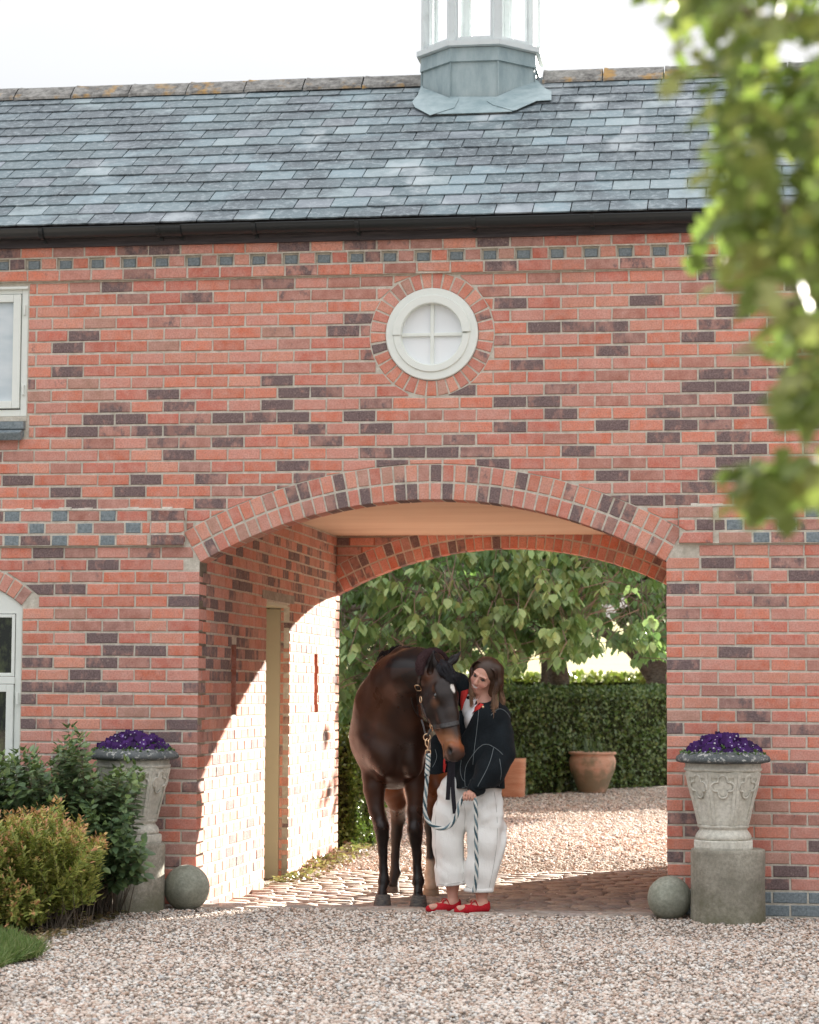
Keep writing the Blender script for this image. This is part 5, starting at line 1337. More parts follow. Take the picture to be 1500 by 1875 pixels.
# ================================================================== smooth-union sculpting, meshed on a sparse grid
class Prim:
    def __init__(s, f, c, r, k=.02, op='+'): s.f = f; s.c = np.array(c, float); s.r = r; s.k = k; s.op = op
def V3(p): return np.array([p[0], p[1], p[2]], float)
def cap(a, b, ra, rb=None, k=.02, op='+', flat=None):
    """tapered capsule; flat=(axis, factor): factor>1 makes it thinner along axis"""
    a, b = V3(a), V3(b); rb = ra if rb is None else rb; ab = b - a; L2 = max(ab @ ab, 1e-9)
    if flat is not None: fa = V3(flat[0]); fa /= np.linalg.norm(fa); ff = flat[1]
    def f(P):
        q = P - a
        t = np.clip((q @ ab) / L2, 0, 1); d = q - t[:, None] * ab
        if flat is not None: d = d + np.outer(d @ fa, fa) * (ff - 1)
        r = ra + (rb - ra) * t; dd = np.sqrt((d * d).sum(1)) - r
        return dd if flat is None else dd / (ff if ff > 1 else 1) ** .5
    return Prim(f, (a + b) / 2, math.sqrt(L2) / 2 + max(ra, rb) / (min(1, flat[1]) if flat is not None else 1), k, op)
def ell(c, r, rot=None, k=.03, op='+'):
    c = V3(c); r = V3(r); M_ = np.eye(3) if rot is None else np.array(rot)   # rows = local axes in world
    def f(P):
        q = (P - c) @ M_.T; k0 = np.sqrt(((q / r) ** 2).sum(1)); k1 = np.sqrt(((q / (r * r)) ** 2).sum(1)) + 1e-9
        return k0 * (k0 - 1) / k1
    return Prim(f, c, max(r), k, op)
def chain(pts, rs_, k=.02, flat=None): return [cap(pts[i], pts[i + 1], rs_[i], rs_[i + 1], k, '+', flat) for i in range(len(pts) - 1)]
def plane_cut(c, n, k=.004):
    c = V3(c); n = V3(n); n = n / np.linalg.norm(n)
    return Prim(lambda P: -((P - c) @ n), c, 1e6, k, '-')      # removes the side the normal points to
def sdf(P, prims):
    d = None
    for p in prims:
        e = p.f(P)
        if p.op == '+':
            if d is None: d = e; continue
            h = np.clip(.5 + .5 * (d - e) / p.k, 0, 1); d = d + (e - d) * h - p.k * h * (1 - h)
    if d is None: return np.full(len(P), 1.0)
    for p in prims:
        if p.op == '-':
            e = -p.f(P); h = np.clip(.5 + .5 * (e - d) / p.k, 0, 1); d = d + (e - d) * h + p.k * h * (1 - h)
    return d
def sculpt(prims, lo, hi, h, disp=None, B=12, color=None, name='body'):
    lo = V3(lo); hi = V3(hi); nb = np.ceil((hi - lo) / (h * B)).astype(int); half = h * B * math.sqrt(3) / 2
    C_ = np.array([p.c for p in prims]); Rr = np.array([p.r for p in prims]); K = max(p.k for p in prims)
    g = np.arange(B + 1); GI = np.stack(np.meshgrid(g, g, g, indexing='ij'), -1).reshape(-1, 3)
    keys = []; poss = []; quads = []; DIM = nb * B + 2
    key = lambda I: (I[:, 0] * DIM[1] + I[:, 1]) * DIM[2] + I[:, 2]
    for bx in range(nb[0]):
        for by in range(nb[1]):
            for bz in range(nb[2]):
                b0 = np.array([bx, by, bz]) * B; cc = lo + (b0 + B / 2) * h
                dist = np.linalg.norm(C_ - cc, axis=1) - Rr
                near = [i for i in range(len(prims)) if dist[i] < half + K * 1.5]
                if not any(prims[i].op == '+' for i in near): continue
                cp = cc[None, :]; dv = [(prims[i].f(cp)[0], i) for i in near]
                plus = [(d, i) for d, i in dv if prims[i].op == '+']
                dmin = min(d for d, i in plus)
                if dmin > half * 1.6 + K: continue
                use = [i for d, i in dv if (prims[i].op == '-' and d < 1.6 * half + K * 2) or (prims[i].op == '+' and d < max(dmin, -half) + 2 * half * 1.5 + 2 * K)]
                P = lo + (GI + b0) * h; D = sdf(P, [prims[i] for i in use])
                if disp is not None: D = D + disp(P)
                D = D.reshape(B + 1, B + 1, B + 1); S = D < 0
                if S.all() or not S.any(): continue
                acc = np.zeros((B, B, B, 3)); cnt = np.zeros((B, B, B))
                for ax in range(3):
                    sl0 = [slice(None)] * 3; sl1 = [slice(None)] * 3; sl0[ax] = slice(0, B); sl1[ax] = slice(1, B + 1)
                    d0, d1 = D[tuple(sl0)], D[tuple(sl1)]; cr_ = (d0 < 0) != (d1 < 0)
                    t = np.where(cr_, d0 / (d0 - d1 + 1e-12), 0)
                    oth = [a for a in range(3) if a != ax]
                    for u in (0, 1):
                        for w in (0, 1):
                            s = [slice(None)] * 3; s[oth[0]] = slice(u, u + B); s[oth[1]] = slice(w, w + B)
                            c1 = cr_[tuple(s)]; tt = t[tuple(s)]; p = np.zeros((B, B, B, 3)); p[..., ax] = tt; p[..., oth[0]] = u; p[..., oth[1]] = w
                            acc += p * c1[..., None]; cnt += c1
                    # quads for crossing edges
                    s = [slice(0, B)] * 3; cc_ = cr_[tuple(s)]; I = np.argwhere(cc_)
                    if len(I):
                        neg = d0[tuple(s)][cc_] < 0; I = I + b0; e1 = np.zeros(3, int); e2 = np.zeros(3, int); e1[oth[0]] = 1; e2[oth[1]] = 1
                        q = np.stack([key(I - e1 - e2), key(I - e2), key(I), key(I - e1)], 1)
                        flip = neg if ax != 1 else ~neg
                        q[~flip] = q[~flip][:, ::-1]; quads.append(q)
                m = cnt > 0; I = np.argwhere(m); keys.append(key(I + b0)); poss.append(lo + (I + b0 + acc[m] / cnt[m][:, None]) * h)
    keys = np.concatenate(keys); poss = np.concatenate(poss); Q = np.concatenate(quads)
    o = np.argsort(keys); keys = keys[o]; poss = poss[o]; ix = np.clip(np.searchsorted(keys, Q), 0, len(keys) - 1)
    ok = (keys[ix] == Q).all(1); ix = ix[ok]
    cols = color(poss) if color is not None else np.tile(np.array([.5, .5, .5, 1.]), (len(poss), 1))
    me = fastmesh(name, poss, [ix], cols, True); return me
from mathutils.bvhtree import BVHTree
def bvh_of(objs):
    V = []; F = []
    for o in objs:
        n = len(V); mw = o.matrix_world if o.parent is None else (Matrix.Translation(o.parent.location) @ Matrix.Translation(o.location))
        V += [mw @ v.co for v in o.data.vertices]; F += [tuple(i + n for i in p.vertices) for p in o.data.polygons]
    return BVHTree.FromPolygons(V, F)
def shoot(bvh, px, py, off=0.0, miss=None):
    d = (FW + RT * ((px - 750) / FPX) + UP * ((937.5 - py) / FPX)).normalized()
    h, n, i, dist = bvh.ray_cast(CAM, d)
    if h is None:
        if miss is None: return None, None
        return at(px, py, miss), -d
    if n.dot(d) > 0: n = -n
    return h + n * off, n
def strap(pts, nrm, w, th):
    """flat band along pts with given surface normals"""
    v = []; f = []
    for i, (p, n) in enumerate(zip(pts, nrm)):
        t = (pts[min(i + 1, len(pts) - 1)] - pts[max(i - 1, 0)]).normalized(); n = (n - t * n.dot(t)).normalized(); s = t.cross(n)
        for a, b_ in ((-w / 2, 0), (-w / 2, th * .7), (-w * .38, th), (w * .38, th), (w / 2, th * .7), (w / 2, 0)): v.append(tuple(p + s * a + n * b_))
    for i in range(len(pts) - 1):
        for k in range(6): l = (k + 1) % 6; f.append((i * 6 + k, i * 6 + l, (i + 1) * 6 + l, (i + 1) * 6 + k))
    f.append(tuple(range(6))[::-1]); f.append(tuple((len(pts) - 1) * 6 + k for k in range(6))); return v, f
def draped(bvh, pix, off=.002, n=6, miss=None, smooth=2):
    pp = catmull([Vector((x, y, 0)) for x, y in pix], n); P = []; N_ = []
    for q in pp:
        h, nn = shoot(bvh, q.x, q.y, off, miss)
        if h is not None: P.append(h); N_.append(nn)
    for _ in range(smooth):
        P = [P[0]] + [(P[i - 1] + P[i] * 2 + P[i + 1]) / 4 for i in range(1, len(P) - 1)] + [P[-1]]
        N_ = [N_[0]] + [((N_[i - 1] + N_[i] * 2 + N_[i + 1]) / 4).normalized() for i in range(1, len(N_) - 1)] + [N_[-1]]
    return P, N_
# ================================================================== the horse
HB = Vector((-1.85, .9, -.05))
horse = empty('horse', HB, label='dark bay horse with white star, turning its head towards the woman', cat='horse')
def hrel(o): o.location = Vector(o.location) - HB; return o
P_ = []
A = at
def px(r): return r / 281.0
# trunk, hind quarters, shoulders
P_ += [ell((-1.93, 1.05, 1.10), (.30, .66, .33), k=.08), ell((-2.03, 1.68, 1.20), (.30, .36, .31), k=.10), ell((-1.92, .78, 1.30), (.17, .42, .27), k=.10)]
P_ += [ell(A(722, 1362, .55), (.235, .34, .31), k=.08)]
for x, y in ((685, 1345), (760, 1350)): P_.append(ell(A(x, y, .48), (.125, .22, .25), k=.07))
P_ += [ell(A(707, 1392, .27), (.088, .10, .115), k=.05), ell(A(755, 1394, .28), (.078, .09, .110), k=.05), ell(A(731, 1405, .40), (.12, .15, .10), k=.05)]
# neck (from the shoulders up and round to the poll)
nk = [A(712, 1340, .55), A(714, 1292, .42), A(728, 1252, .28), A(752, 1234, .12), A(785, 1232, -.02)]
P_ += chain(nk, [.255, .215, .178, .142, .098], .09)
cr_ = [A(706, 1236, .75), A(712, 1216, .55), A(738, 1202, .30), A(768, 1204, .12), A(798, 1210, .0)]
P_ += chain(cr_, [.075, .06, .048, .045, .05], .07)
P_ += [cap(A(748, 1285, .16), A(752, 1350, .30), .07, .11, .09), cap(A(722, 1300, .26), A(702, 1370, .30), .10, .12, .08)]   # underside, brachial muscle
# head frame
Dh = Vector((.24, -.36, -1)).normalized(); Fh = Vector((.80, -.60, 0)); Fh = (Fh - Dh * Fh.dot(Dh)).normalized(); Lh = Dh.cross(Fh)
if Lh.y > 0: Lh = -Lh
H0 = A(801, 1226, -.04)
def hp(s, u, v): return H0 + Dh * s + Fh * u + Lh * v
HR = [tuple(Dh), tuple(Fh), tuple(Lh)]
P_ += [ell(hp(.09, .0, 0), (.13, .085, .082), HR, .04), ell(hp(.19, .040, 0), (.11, .055, .098), HR, .03), ell(hp(.02, -.03, 0), (.10, .09, .07), HR, .05)]
P_ += [cap(hp(.15, .052, 0), hp(.34, .052, 0), .052, .042, .025), cap(hp(.34, .052, 0), hp(.53, .038, 0), .042, .036, .02)]
for v in (-1, 1):
    P_ += [ell(hp(.20, -.060, v * .042), (.125, .098, .040), HR, .03), cap(hp(.26, .0, v * .062), hp(.42, .012, v * .046), .013, .010, .02)]
    P_ += [ell(hp(.178, .040, v * .080), (.045, .018, .022), HR, .015), cap(hp(.27, -.10, v * .030), hp(.47, -.045, v * .022), .036, .026, .03)]
    P_ += [ell(hp(.205, .018, v * .110), (.026, .016, .020), HR, .012, '-')]
    P_ += [cap(hp(.555, .040, v * .044), hp(.600, .034, v * .046), .020, .018, .015), ell(hp(.590, .030, v * .070), (.028, .015, .024), HR, .005, '-')]
    P_ += [cap(hp(.60, -.026, v * .052), hp(.525, -.030, v * .052), .0065, .005, .005, '-')]
P_ += [cap(hp(.22, -.01, 0), hp(.42, .006, 0), .080, .054, .04), cap(hp(.42, .006, 0), hp(.56, .006, 0), .054, .050, .03)]
P_ += [ell(hp(.575, .010, 0), (.062, .056, .056), HR, .03), ell(hp(.618, .004, 0), (.026, .040, .046), HR, .02), ell(hp(.592, -.048, 0), (.034, .024, .030), HR, .014), cap(hp(.50, -.042, 0), hp(.585, -.046, 0), .030, .024, .02)]
# ears
def ear(base, tip, open_dir, w):
    b_, t_ = V3(base), V3(tip); m = b_ + (t_ - b_) * .45
    o_ = V3(open_dir); ax = (t_ - b_) / np.linalg.norm(t_ - b_); o_ = o_ - ax * (o_ @ ax); o_ /= np.linalg.norm(o_)
    return [cap(b_, m, w * .80, w, .02, '+', (o_, 1.35)), cap(m, t_, w, .005, .012, '+', (o_, 1.35)), cap(b_ + o_ * w * .85 + ax * .02, t_ + o_ * w * .2 - ax * .02, w * .62, .004, .006, '-')]
P_ += ear(A(792, 1234, -.08), A(793, 1193, -.125), (-.35, -1, .1), .037)
P_ += ear(A(819, 1221, -.01), A(846, 1191, .03), (-.55, -.8, .1), .030)
# front legs
for (pp) in (((686, 1400, .46, .100), (685, 1445, .44, .072), (690, 1485, .42, .052), (699, 1516, .40, .050), (700, 1532, .41, .042), (701, 1560, .42, .031), (702, 1590, .42, .028), (703, 1614, .41, .037), (701, 1630, .38, .027), (700, 1642, .36, .040)),
             ((763, 1400, .48, .098), (762, 1445, .46, .072), (760, 1485, .44, .053), (760, 1520, .43, .052), (761, 1536, .44, .042), (763, 1562, .45, .031), (764, 1592, .45, .028), (766, 1614, .44, .038), (766, 1630, .41, .027), (766, 1642, .39, .040))):
    P_ += chain([A(a_, b_, c_) for a_, b_, c_, _ in pp], [q[3] for q in pp], .018)
    P_ += [ell(A(pp[3][0], pp[3][1] - 2, pp[3][2] - .02), (.046, .045, .055), k=.015)]
# hind legs
for pp in (((705, 1370, 1.62, .19), (712, 1430, 1.55, .115), (727, 1468, 1.66, .068), (730, 1498, 1.82, .052), (726, 1528, 1.84, .040), (724, 1566, 1.84, .030), (724, 1598, 1.82, .038), (721, 1610, 1.80, .030), (719, 1618, 1.79, .040)),
           ((782, 1370, 1.50, .17), (793, 1440, 1.42, .100), (790, 1482, 1.52, .060), (790, 1512, 1.62, .048), (790, 1540, 1.64, .036), (789, 1575, 1.64, .031), (788, 1602, 1.62, .039), (788, 1614, 1.60, .034), (789, 1622, 1.58, .042))):
    P_ += chain([A(a_, b_, c_) for a_, b_, c_, _ in pp], [q[3] for q in pp], .02)
eyeP = hp(.205, .026, .088)
noseP, neckC = V3(hp(.55, 0, 0)), V3(hp(.2, 0, 0)); starP = hp(.175, .095, .004)
def horse_color(P):
    n = len(P); c = np.tile(np.array([.030, .0125, .008]), (n, 1))
    z = P[:, 2]; y = P[:, 1]; x = P[:, 0]
    nz = np.array([mnoise.noise(Vector(p * 6)) for p in P]); nf = np.array([mnoise.noise(Vector(p * 22)) for p in P])
    def mixin(w, col):
        nonlocal c
        w = np.clip(w, 0, 1)[:, None]; c = c * (1 - w) + np.array(col) * w
    # redder flank and quarters, brown lower chest and upper legs
    mixin(np.clip((y - .75) / .5, 0, 1) * .75, (.115, .040, .015))
    mixin(np.clip((1.00 - z + nz * .12) / .30, 0, 1) * np.clip((z - .50 + nz * .08) / .22, 0, 1) * .62 * (y < 1.0), (.085, .030, .013))
    mixin(np.clip((z - .55) / .3, 0, 1) * np.clip((y - 1.2) / .2, 0, 1), (.30, .10, .030))
    mixin(np.clip(.55 + nz * 1.6, 0, 1) * np.clip((z - .95) / .2, 0, 1) * (y < .9) * (y > .02) * .5, (.095, .036, .017))
    # black points
    mixin(np.clip((.70 - z + nz * .10) / .26, 0, 1) * (y < 1.1), (.010, .008, .008))
    mixin(np.clip((.56 - z + nz * .04) / .12, 0, 1) * (y > 1.1), (.013, .010, .009))
    # white sock behind
    sock = (y > 1.2) * (x > -1.92) * np.clip((.23 - z + nf * .02) / .03, 0, 1); mixin(sock, (.50, .40, .30))
    # head
    q = P - V3(H0); s = q @ V3(Dh); u = q @ V3(Fh); v = q @ V3(Lh); hd = (np.abs(v) < .14) & (s > -.02) & (y < .2) & (s < .7) & (u > -.20) & (u < .16)
    mixin(hd * 1.0, (.016, .0095, .008))
    mixin(hd * np.clip(1 - np.abs(s - .07) / .07, 0, 1) * np.clip(1 - np.abs(u + .01) / .08, 0, 1) * .8, (.12, .042, .018))
    mixin(hd * np.clip(1 - np.hypot((s - .245) / .05, (u - .0) / .045), 0, 1) * 1.2, (.13, .05, .02))
    mixin(hd * np.clip(1 - np.hypot((s - .15) / .03, (u - .01) / .03), 0, 1) * .8, (.12, .045, .02))
    mz = hd * np.clip((s - .415 - .35 * (u - .03) + nz * .02) / .07, 0, 1); mixin(mz * .9, (.24, .10, .042))
    mixin(hd * (s > .30) * np.clip((u - .055) / .02, 0, 1) * np.clip((.56 - s) / .08, 0, 1) * .8, (.030, .017, .012))
    mixin(hd * np.clip((s - .50) / .05, 0, 1) * np.clip((u - .03) / .03, 0, 1) * .6, (.36, .10, .035))
    mixin(hd * np.clip((s - .55 + np.abs(u - .02) * -.2 + nf * .02) / .045, 0, 1) * .85, (.045, .035, .032))
    mixin(hd * np.clip(1 - np.hypot((s - .588) / .034, (u - .030) / .024), 0, 1) * 1.6, (.008, .006, .006))
    mixin(hd * np.clip(1 - np.abs(u + .028) / .012, 0, 1) * (s > .52) * .8, (.02, .015, .014))
    mixin(hd * np.clip(1 - np.hypot((s - .208) / .045, (u - .026) / .026), 0, 1) * 1.3, (.008, .007, .007))
    st = np.hypot((P - V3(starP)) @ V3(Dh) / .035, (P - V3(starP)) @ V3(Lh) / .020) + nf * .35
    mixin(hd * (u > .05) * np.clip((1.0 - st) * 5, 0, 1), (.80, .76, .70))
    # ears dark
    mixin(((z > 1.575) & (y < .08)) * 1.0, (.009, .007, .008))
    cz = np.full(n, 9.0)
    for q0 in cr_: cz = np.minimum(cz, np.linalg.norm(P - V3(q0) - np.array([0, 0, .06]), axis=1))
    mixin(np.clip((.11 - cz) / .04, 0, 1) * (1 - hd), (.009, .008, .010))
    c = c * np.where(c.max(1) < .2, .86, 1.0)[:, None]
    return np.hstack([np.clip(c * (1 + .18 * nf[:, None] + .12 * nz[:, None]), 0, 1), np.ones((n, 1))])
def hdisp(P): return .003 * np.sin(P[:, 2] * 17 + 6 * np.sin(P[:, 0] * 8)) * np.clip((P[:, 2] - .8) * 3, 0, 1) * np.clip((P[:, 1] - .0) * 5, 0, 1) + .0022 * np.sin(P[:, 0] * 31 + 3 * np.sin(P[:, 2] * 11)) * np.sin(P[:, 2] * 27 + P[:, 1] * 13)
me = sculpt(P_, (-2.5, -.55, -.12), (-1.15, 2.2, 1.95), .0078, hdisp, color=horse_color, name='horse_body')
b = NB('bay coat', .46, .33); c, a_ = b.attr(); n = b.noise(260, 3, .6, stretch=(1, 1, .25)); nn = b.noise(7, 3); b.col(b.mix(b.rng(n, .35, .7, 0, .35), c, b.mix(.3, c, (.08, .04, .025)))); b.bump(n, .22, .003)
b.rough(b.rng(nn, .35, .65, .27, .46)); b.b.inputs['Sheen Weight'].default_value = .0; b.b.inputs['Sheen Roughness'].default_value = .4; b.b.inputs['Sheen Tint'].default_value = (.6, .6, .7, 1)
M['coat'] = b.m
hb = link('body', me, horse, M['coat']); hb.location = -HB; HBVH = BVHTree.FromPolygons([v.co[:] for v in me.vertices], [tuple(p.vertices) for p in me.polygons])
print('horse verts', len(me.vertices))
b = NB('wet dark eye', .16, .5); b.col((.006, .004, .003)); b.b.inputs['Coat Weight'].default_value = 1; M['eye'] = b.m
def sph(name, c, r, mat, parent, off, sc=(1, 1, 1)):
    bm = bmesh.new(); bmesh.ops.create_icosphere(bm, subdivisions=3, radius=r); me = bpy.data.meshes.new(name); bm.to_mesh(me); bm.free(); me.shade_smooth(); setcol(me, (1, 1, 1, 1))
    o = link(name, me, parent, mat); o.location = Vector(c) - Vector(off); o.scale = sc; return o
sph('eye', hp(.205, .018, .0755), .0235, M['eye'], horse, HB); sph('eye', hp(.205, .018, -.0755), .0235, M['eye'], horse, HB)
# hooves
b = NB('hoof horn', .7, .3); c, a_ = b.attr(); n = b.noise(30, 4, stretch=(1, 1, 4)); b.col(b.mix(b.rng(n, .3, .7, 0, .6), c, (.20, .17, .14))); M['hoof'] = b.m
for (x, y, Y, w, zb, col) in ((700, 1665, .33, .062, -.028, (.045, .045, .048, 1)), (766, 1663, .37, .062, -.030, (.045, .045, .048, 1)), (718, 1635, 1.80, .056, -.055, (.07, .05, .04, 1)), (789, 1642, 1.60, .062, -.055, (.36, .25, .16, 1))):
    g = A(x, y, Y); zb = ground_z(g.x, Y) + .004; v = []; f = []; seg = 20
    for zz, r, oy in ((0, 1.0, 0), (.012, .99, .0), (.045, .90, .012), (.080, .80, .024), (.088, .70, .026)):
        for i in range(seg):
            t = 2 * math.pi * i / seg; rx = w * r; ry = w * 1.12 * r
            v.append((rx * math.cos(t), ry * math.sin(t) * (1 if math.sin(t) < 0 else .8) + oy, zz))
    for j in range(4):
        for i in range(seg): k = (i + 1) % seg; f.append((j * seg + i, j * seg + k, (j + 1) * seg + k, (j + 1) * seg + i))
    f.append(tuple(range(seg))[::-1]); f.append(tuple(4 * seg + i for i in range(seg)))
    o = mobj('hoof', (v, f), M['hoof'], horse, True, col); o.location = Vector((g.x, Y, zb)) - HB
# hair
b = NB('black horse hair', .55, .25); c, a_ = b.attr(); b.col(c); M['hair_black'] = b.m
def strands(name, roots, mat, parent, off, rad=.0016, cols=((.010, .009, .011), (.018, .016, .020), (.026, .026, .032)), seg=3):
    a = Acc()
    for pts in roots:
        pp = catmull(pts, 5); n = len(pp); a.add(*tube([tuple(q - Vector(off)) for q in pp], [rad * (1.0 - .75 * (i / n) ** 2) for i in range(n)], seg, False), (*R.choice(cols), 1))
    return link(name, a.mesh(name, True), parent, mat, kind='stuff')
rr = []
for i in range(1300):       # mane: rises on the crest and falls to the far side, a thin layer this side
    t = R.random(); idx = t * (len(cr_) - 1.001); k = int(idx); base = cr_[k].lerp(cr_[k + 1], idx - k); up = Vector((0, 0, 1)); rad_ = [.075, .06, .048, .045, .05][k]
    base = base + up * rad_ * .8
    side = Vector((-.55, .45, 0)).normalized() if t < .78 else Vector((-.2, .6, 0)); L = R.uniform(.10, .22) * (1 - .3 * t)
    if R.random() < .42: side = Vector((-.15, -.7, 0)) + Vector((R.uniform(-.3, .3), 0, 0)); L *= .55
    j = Vector((R.uniform(-.01, .01), R.uniform(-.02, .02), 0)); p1 = base + side * L * .35 + up * R.uniform(.012, .030); p2 = base + side * L * .62 - up * L * .35; p3 = base + side * L * .70 - up * L * .95
    rr.append([base + j, p1 + j, p2 + j * 1.5, p3 + j * 2])
strands('mane', rr, M['hair_black'], horse, HB, .0030)
rr = []
for i in range(620):       # forelock
    w = R.uniform(-1, 1); a0 = A(808 + 9 * w, 1207 + 3 * abs(w), -.05 - .02 * R.random()); e = (829 + 13 * w + R.uniform(-4, 4), 1252 - 14 * abs(w) ** 1.5 + R.uniform(-12, 3)); m1 = (813 + 14 * w, 1222); m2 = (822 + 15 * w, 1238)
    pts = [a0]
    for (x, y), lift in ((m1, .020), (m2, .014), (e, .006)):
        h, nn = shoot(HBVH, x, y, lift * R.uniform(.6, 1.3)); pts.append(h if h is not None and h.y < .1 else A(x, y, -.12))
    rr.append(pts)
strands('forelock', rr, M['hair_black'], horse, HB, .0022)
rr = []
tb = Vector((-1.99, 2.02, 1.28))
for i in range(500):
    a0 = tb + Vector((R.uniform(-.03, .03), 0, R.uniform(-.05, .02))); ex = R.uniform(-.07, .07); rr.append([a0, tb + Vector((ex * .5 + .03, .14, -.18)), tb + Vector((ex + .07, .15, -.5)), tb + Vector((ex * 1.1 + .10, .09, -.82 + R.uniform(-.08, .1)))])
strands('tail', rr, M['hair_black'], horse, HB, .003)

# ---------------- head collar
b = NB('dark bridle leather', .42, .5); n = b.noise(60, 3); b.col(b.mix(b.rng(n, .3, .7), (.016, .014, .014), (.045, .040, .038))); b.bump(n, .2, .002); M['leather'] = b.m
b = NB('brass', .28, .5); b.col((.78, .56, .36)); b.b.inputs['Metallic'].default_value = 1; M['brass'] = b.m
b = NB('brown fleece', .95, .1); n = b.noise(150, 3, .8); b.col(b.mix(b.rng(n, .35, .65), (.022, .012, .013), (.085, .048, .050))); b.bump(n, 1.0, .012); M['fleece'] = b.m
hc_ = empty('head_collar', H0, label='dark leather head collar with brass buckles on the horse\'s head', cat='head collar')
def put(name, vf, mat, smooth=False, par=None, off=None):
    o = mobj(name, vf, mat, par or hc_, smooth); o.location = -Vector(off if off is not None else H0); return o
def band(name, pix, w=.021, th=.0045, off=.0015, miss=None):
    P, N_ = draped(HBVH, pix, off, 6, miss); return put(name, strap(P, N_, w, th), M['leather'])
band('cheek_strap', [(770, 1232), (768, 1245), (766, 1258), (765, 1272), (765, 1288)], .019)
band('cheek_strap', [(770, 1284), (776, 1300), (783, 1317), (790, 1330)], .020)
band('nose_band', [(790, 1331), (800, 1331), (815, 1329), (830, 1326), (843, 1322), (849, 1319), (852, 1317)], .030, .006, .003)
band('throat_strap', [(753, 1276), (756, 1292), (763, 1306), (772, 1315), (780, 1320)], .008, .004)
band('throat_strap', [(764, 1290), (764, 1300), (766, 1312)], .012, .004)
P1 = [A(772, 1318, -.12), A(776, 1330, -.15), A(778, 1340, -.18), A(781, 1347, -.20)]; put('jaw_strap', strap(P1, [Vector((-.3, -1, 0))] * 4, .012, .004), M['leather'])
P1 = [A(789, 1335, -.215), A(786, 1342, -.215), A(783, 1348, -.21)]; put('jaw_strap', strap(P1, [Vector((-.3, -1, 0))] * 3, .016, .005), M['leather'])
def ringlink(c, rx, rz, r, n=28, e=2.0, rot=0, name='buckle', nrm=None):
    pts = []
    X = Vector((1, 0, 0)); Z = Vector((0, 0, 1))
    if nrm is not None: Z = (Z - nrm * Z.dot(nrm)).normalized(); X = Z.cross(nrm).normalized()
    for i in range(n + 1):
        t = 2 * math.pi * i / n; x = math.copysign(abs(math.cos(t)) ** (2 / e), math.cos(t)) * rx; z = math.copysign(abs(math.sin(t)) ** (2 / e), math.sin(t)) * rz
        pts.append(c + X * (x * math.cos(rot) - z * math.sin(rot)) + Z * (x * math.sin(rot) + z * math.cos(rot)))
    return put(name, tube(pts, r, 6, False), M['brass'], True)
h, nn = shoot(HBVH, 766, 1258, .008); ringlink(h, .019, .030, .0032, e=3.2, nrm=nn)
h, nn = shoot(HBVH, 792, 1331, .008); ringlink(h, .020, .020, .0032, e=5, rot=-.45, nrm=nn); put('buckle_bar', tube([h + Vector((-.008, -.004, .018)), h + Vector((-.0, -.004, -.019))], .0028, 6), M['brass'])
h, nn = shoot(HBVH, 772, 1281, .006); ringlink(h, .012, .020, .003, e=2.4, rot=.3, nrm=nn, name='ring')
rc_ = A(782, 1350, -.212); ringlink(rc_, .022, .022, .0035, name='ring')
# poll pad of fleece
pr_ = [A(772, 1236, -.10), A(770, 1222, -.10), A(774, 1208, -.07), A(784, 1199, -.01), A(797, 1195, .05), A(809, 1200, .09), A(816, 1210, .11)]
v, f = tube(catmull(pr_, 8), [.027 + .013 * math.sin(math.pi * min(1, i / 40)) for i in range(49)], 18)
v = [tuple(Vector(p) + mnoise.noise_vector(Vector(p) * 90) * .004) for p in v]; put('poll_pad', (v, f), M['fleece'], True)

# ---------------- lead rope with its clip
b = NB('cotton rope', .9, .1); c, a_ = b.attr(); n = b.noise(220, 3, .7); b.col(b.mix(b.rng(n, .4, .8, 0, .2), c, (.45, .45, .42))); b.bump(n, .6, .003); M['rope'] = b.m
rope = empty('lead_rope', rc_, label='blue and white twisted lead rope looping from the head collar to the woman\'s hand', cat='rope')
def twist(name, pts, R0, r, pitch, cols, parent, off, nst=4, sub=10):
    pp = catmull(pts, sub); L = [0]
    for i in range(1, len(pp)): L.append(L[-1] + (pp[i] - pp[i - 1]).length)
    n = int(L[-1] / .006); q = []
    j = 0
    for i in range(n + 1):
        s = L[-1] * i / n
        while j < len(L) - 2 and L[j + 1] < s: j += 1
        q.append(pp[j].lerp(pp[j + 1], (s - L[j]) / (L[j + 1] - L[j] + 1e-9)))
    frames = []; up = Vector((0, -1, 0))
    for i in range(len(q)):
        t = (q[min(i + 1, len(q) - 1)] - q[max(i - 1, 0)]).normalized(); up = (up - t * up.dot(t)).normalized(); frames.append((up.copy(), t.cross(up)))
    for k in range(nst):
        path = []
        for i, c_ in enumerate(q):
            ang = 2 * math.pi * (k / nst - L[-1] * i / n / pitch); u, w = frames[i]; path.append(c_ + (u * math.cos(ang) + w * math.sin(ang)) * R0)
        put(name, tube(path, r, 7), M['rope'], True, parent, off); 
        me = parent.children[-1].data if False else bpy.context.scene.collection.objects[-1].data
        setcol(me, (*cols[k % len(cols)], 1))
TEAL = (.035, .085, .11); WH = (.66, .66, .62); GR = (.13, .20, .23)
HAND = A(858, 1459, -.20)
loop = [A(784, 1385, -.235), A(783, 1410, -.235), A(781, 1440, -.23), A(778.5, 1470, -.225), A(780, 1495, -.22), A(790, 1510, -.22), A(805, 1517, -.22), A(820, 1515, -.215), A(832, 1503, -.21), A(838, 1488, -.21), A(842, 1472, -.21), A(849, 1460, -.205), A(858, 1458, -.20), A(867, 1461, -.205), A(871, 1472, -.21), A(872, 1500, -.212), A(872, 1540, -.21), A(873, 1580, -.21), A(872, 1610, -.21), A(868, 1634, -.205)]
twist('strand', loop, .0062, .0078, .155, [TEAL, WH, GR, WH], rope, rc_)
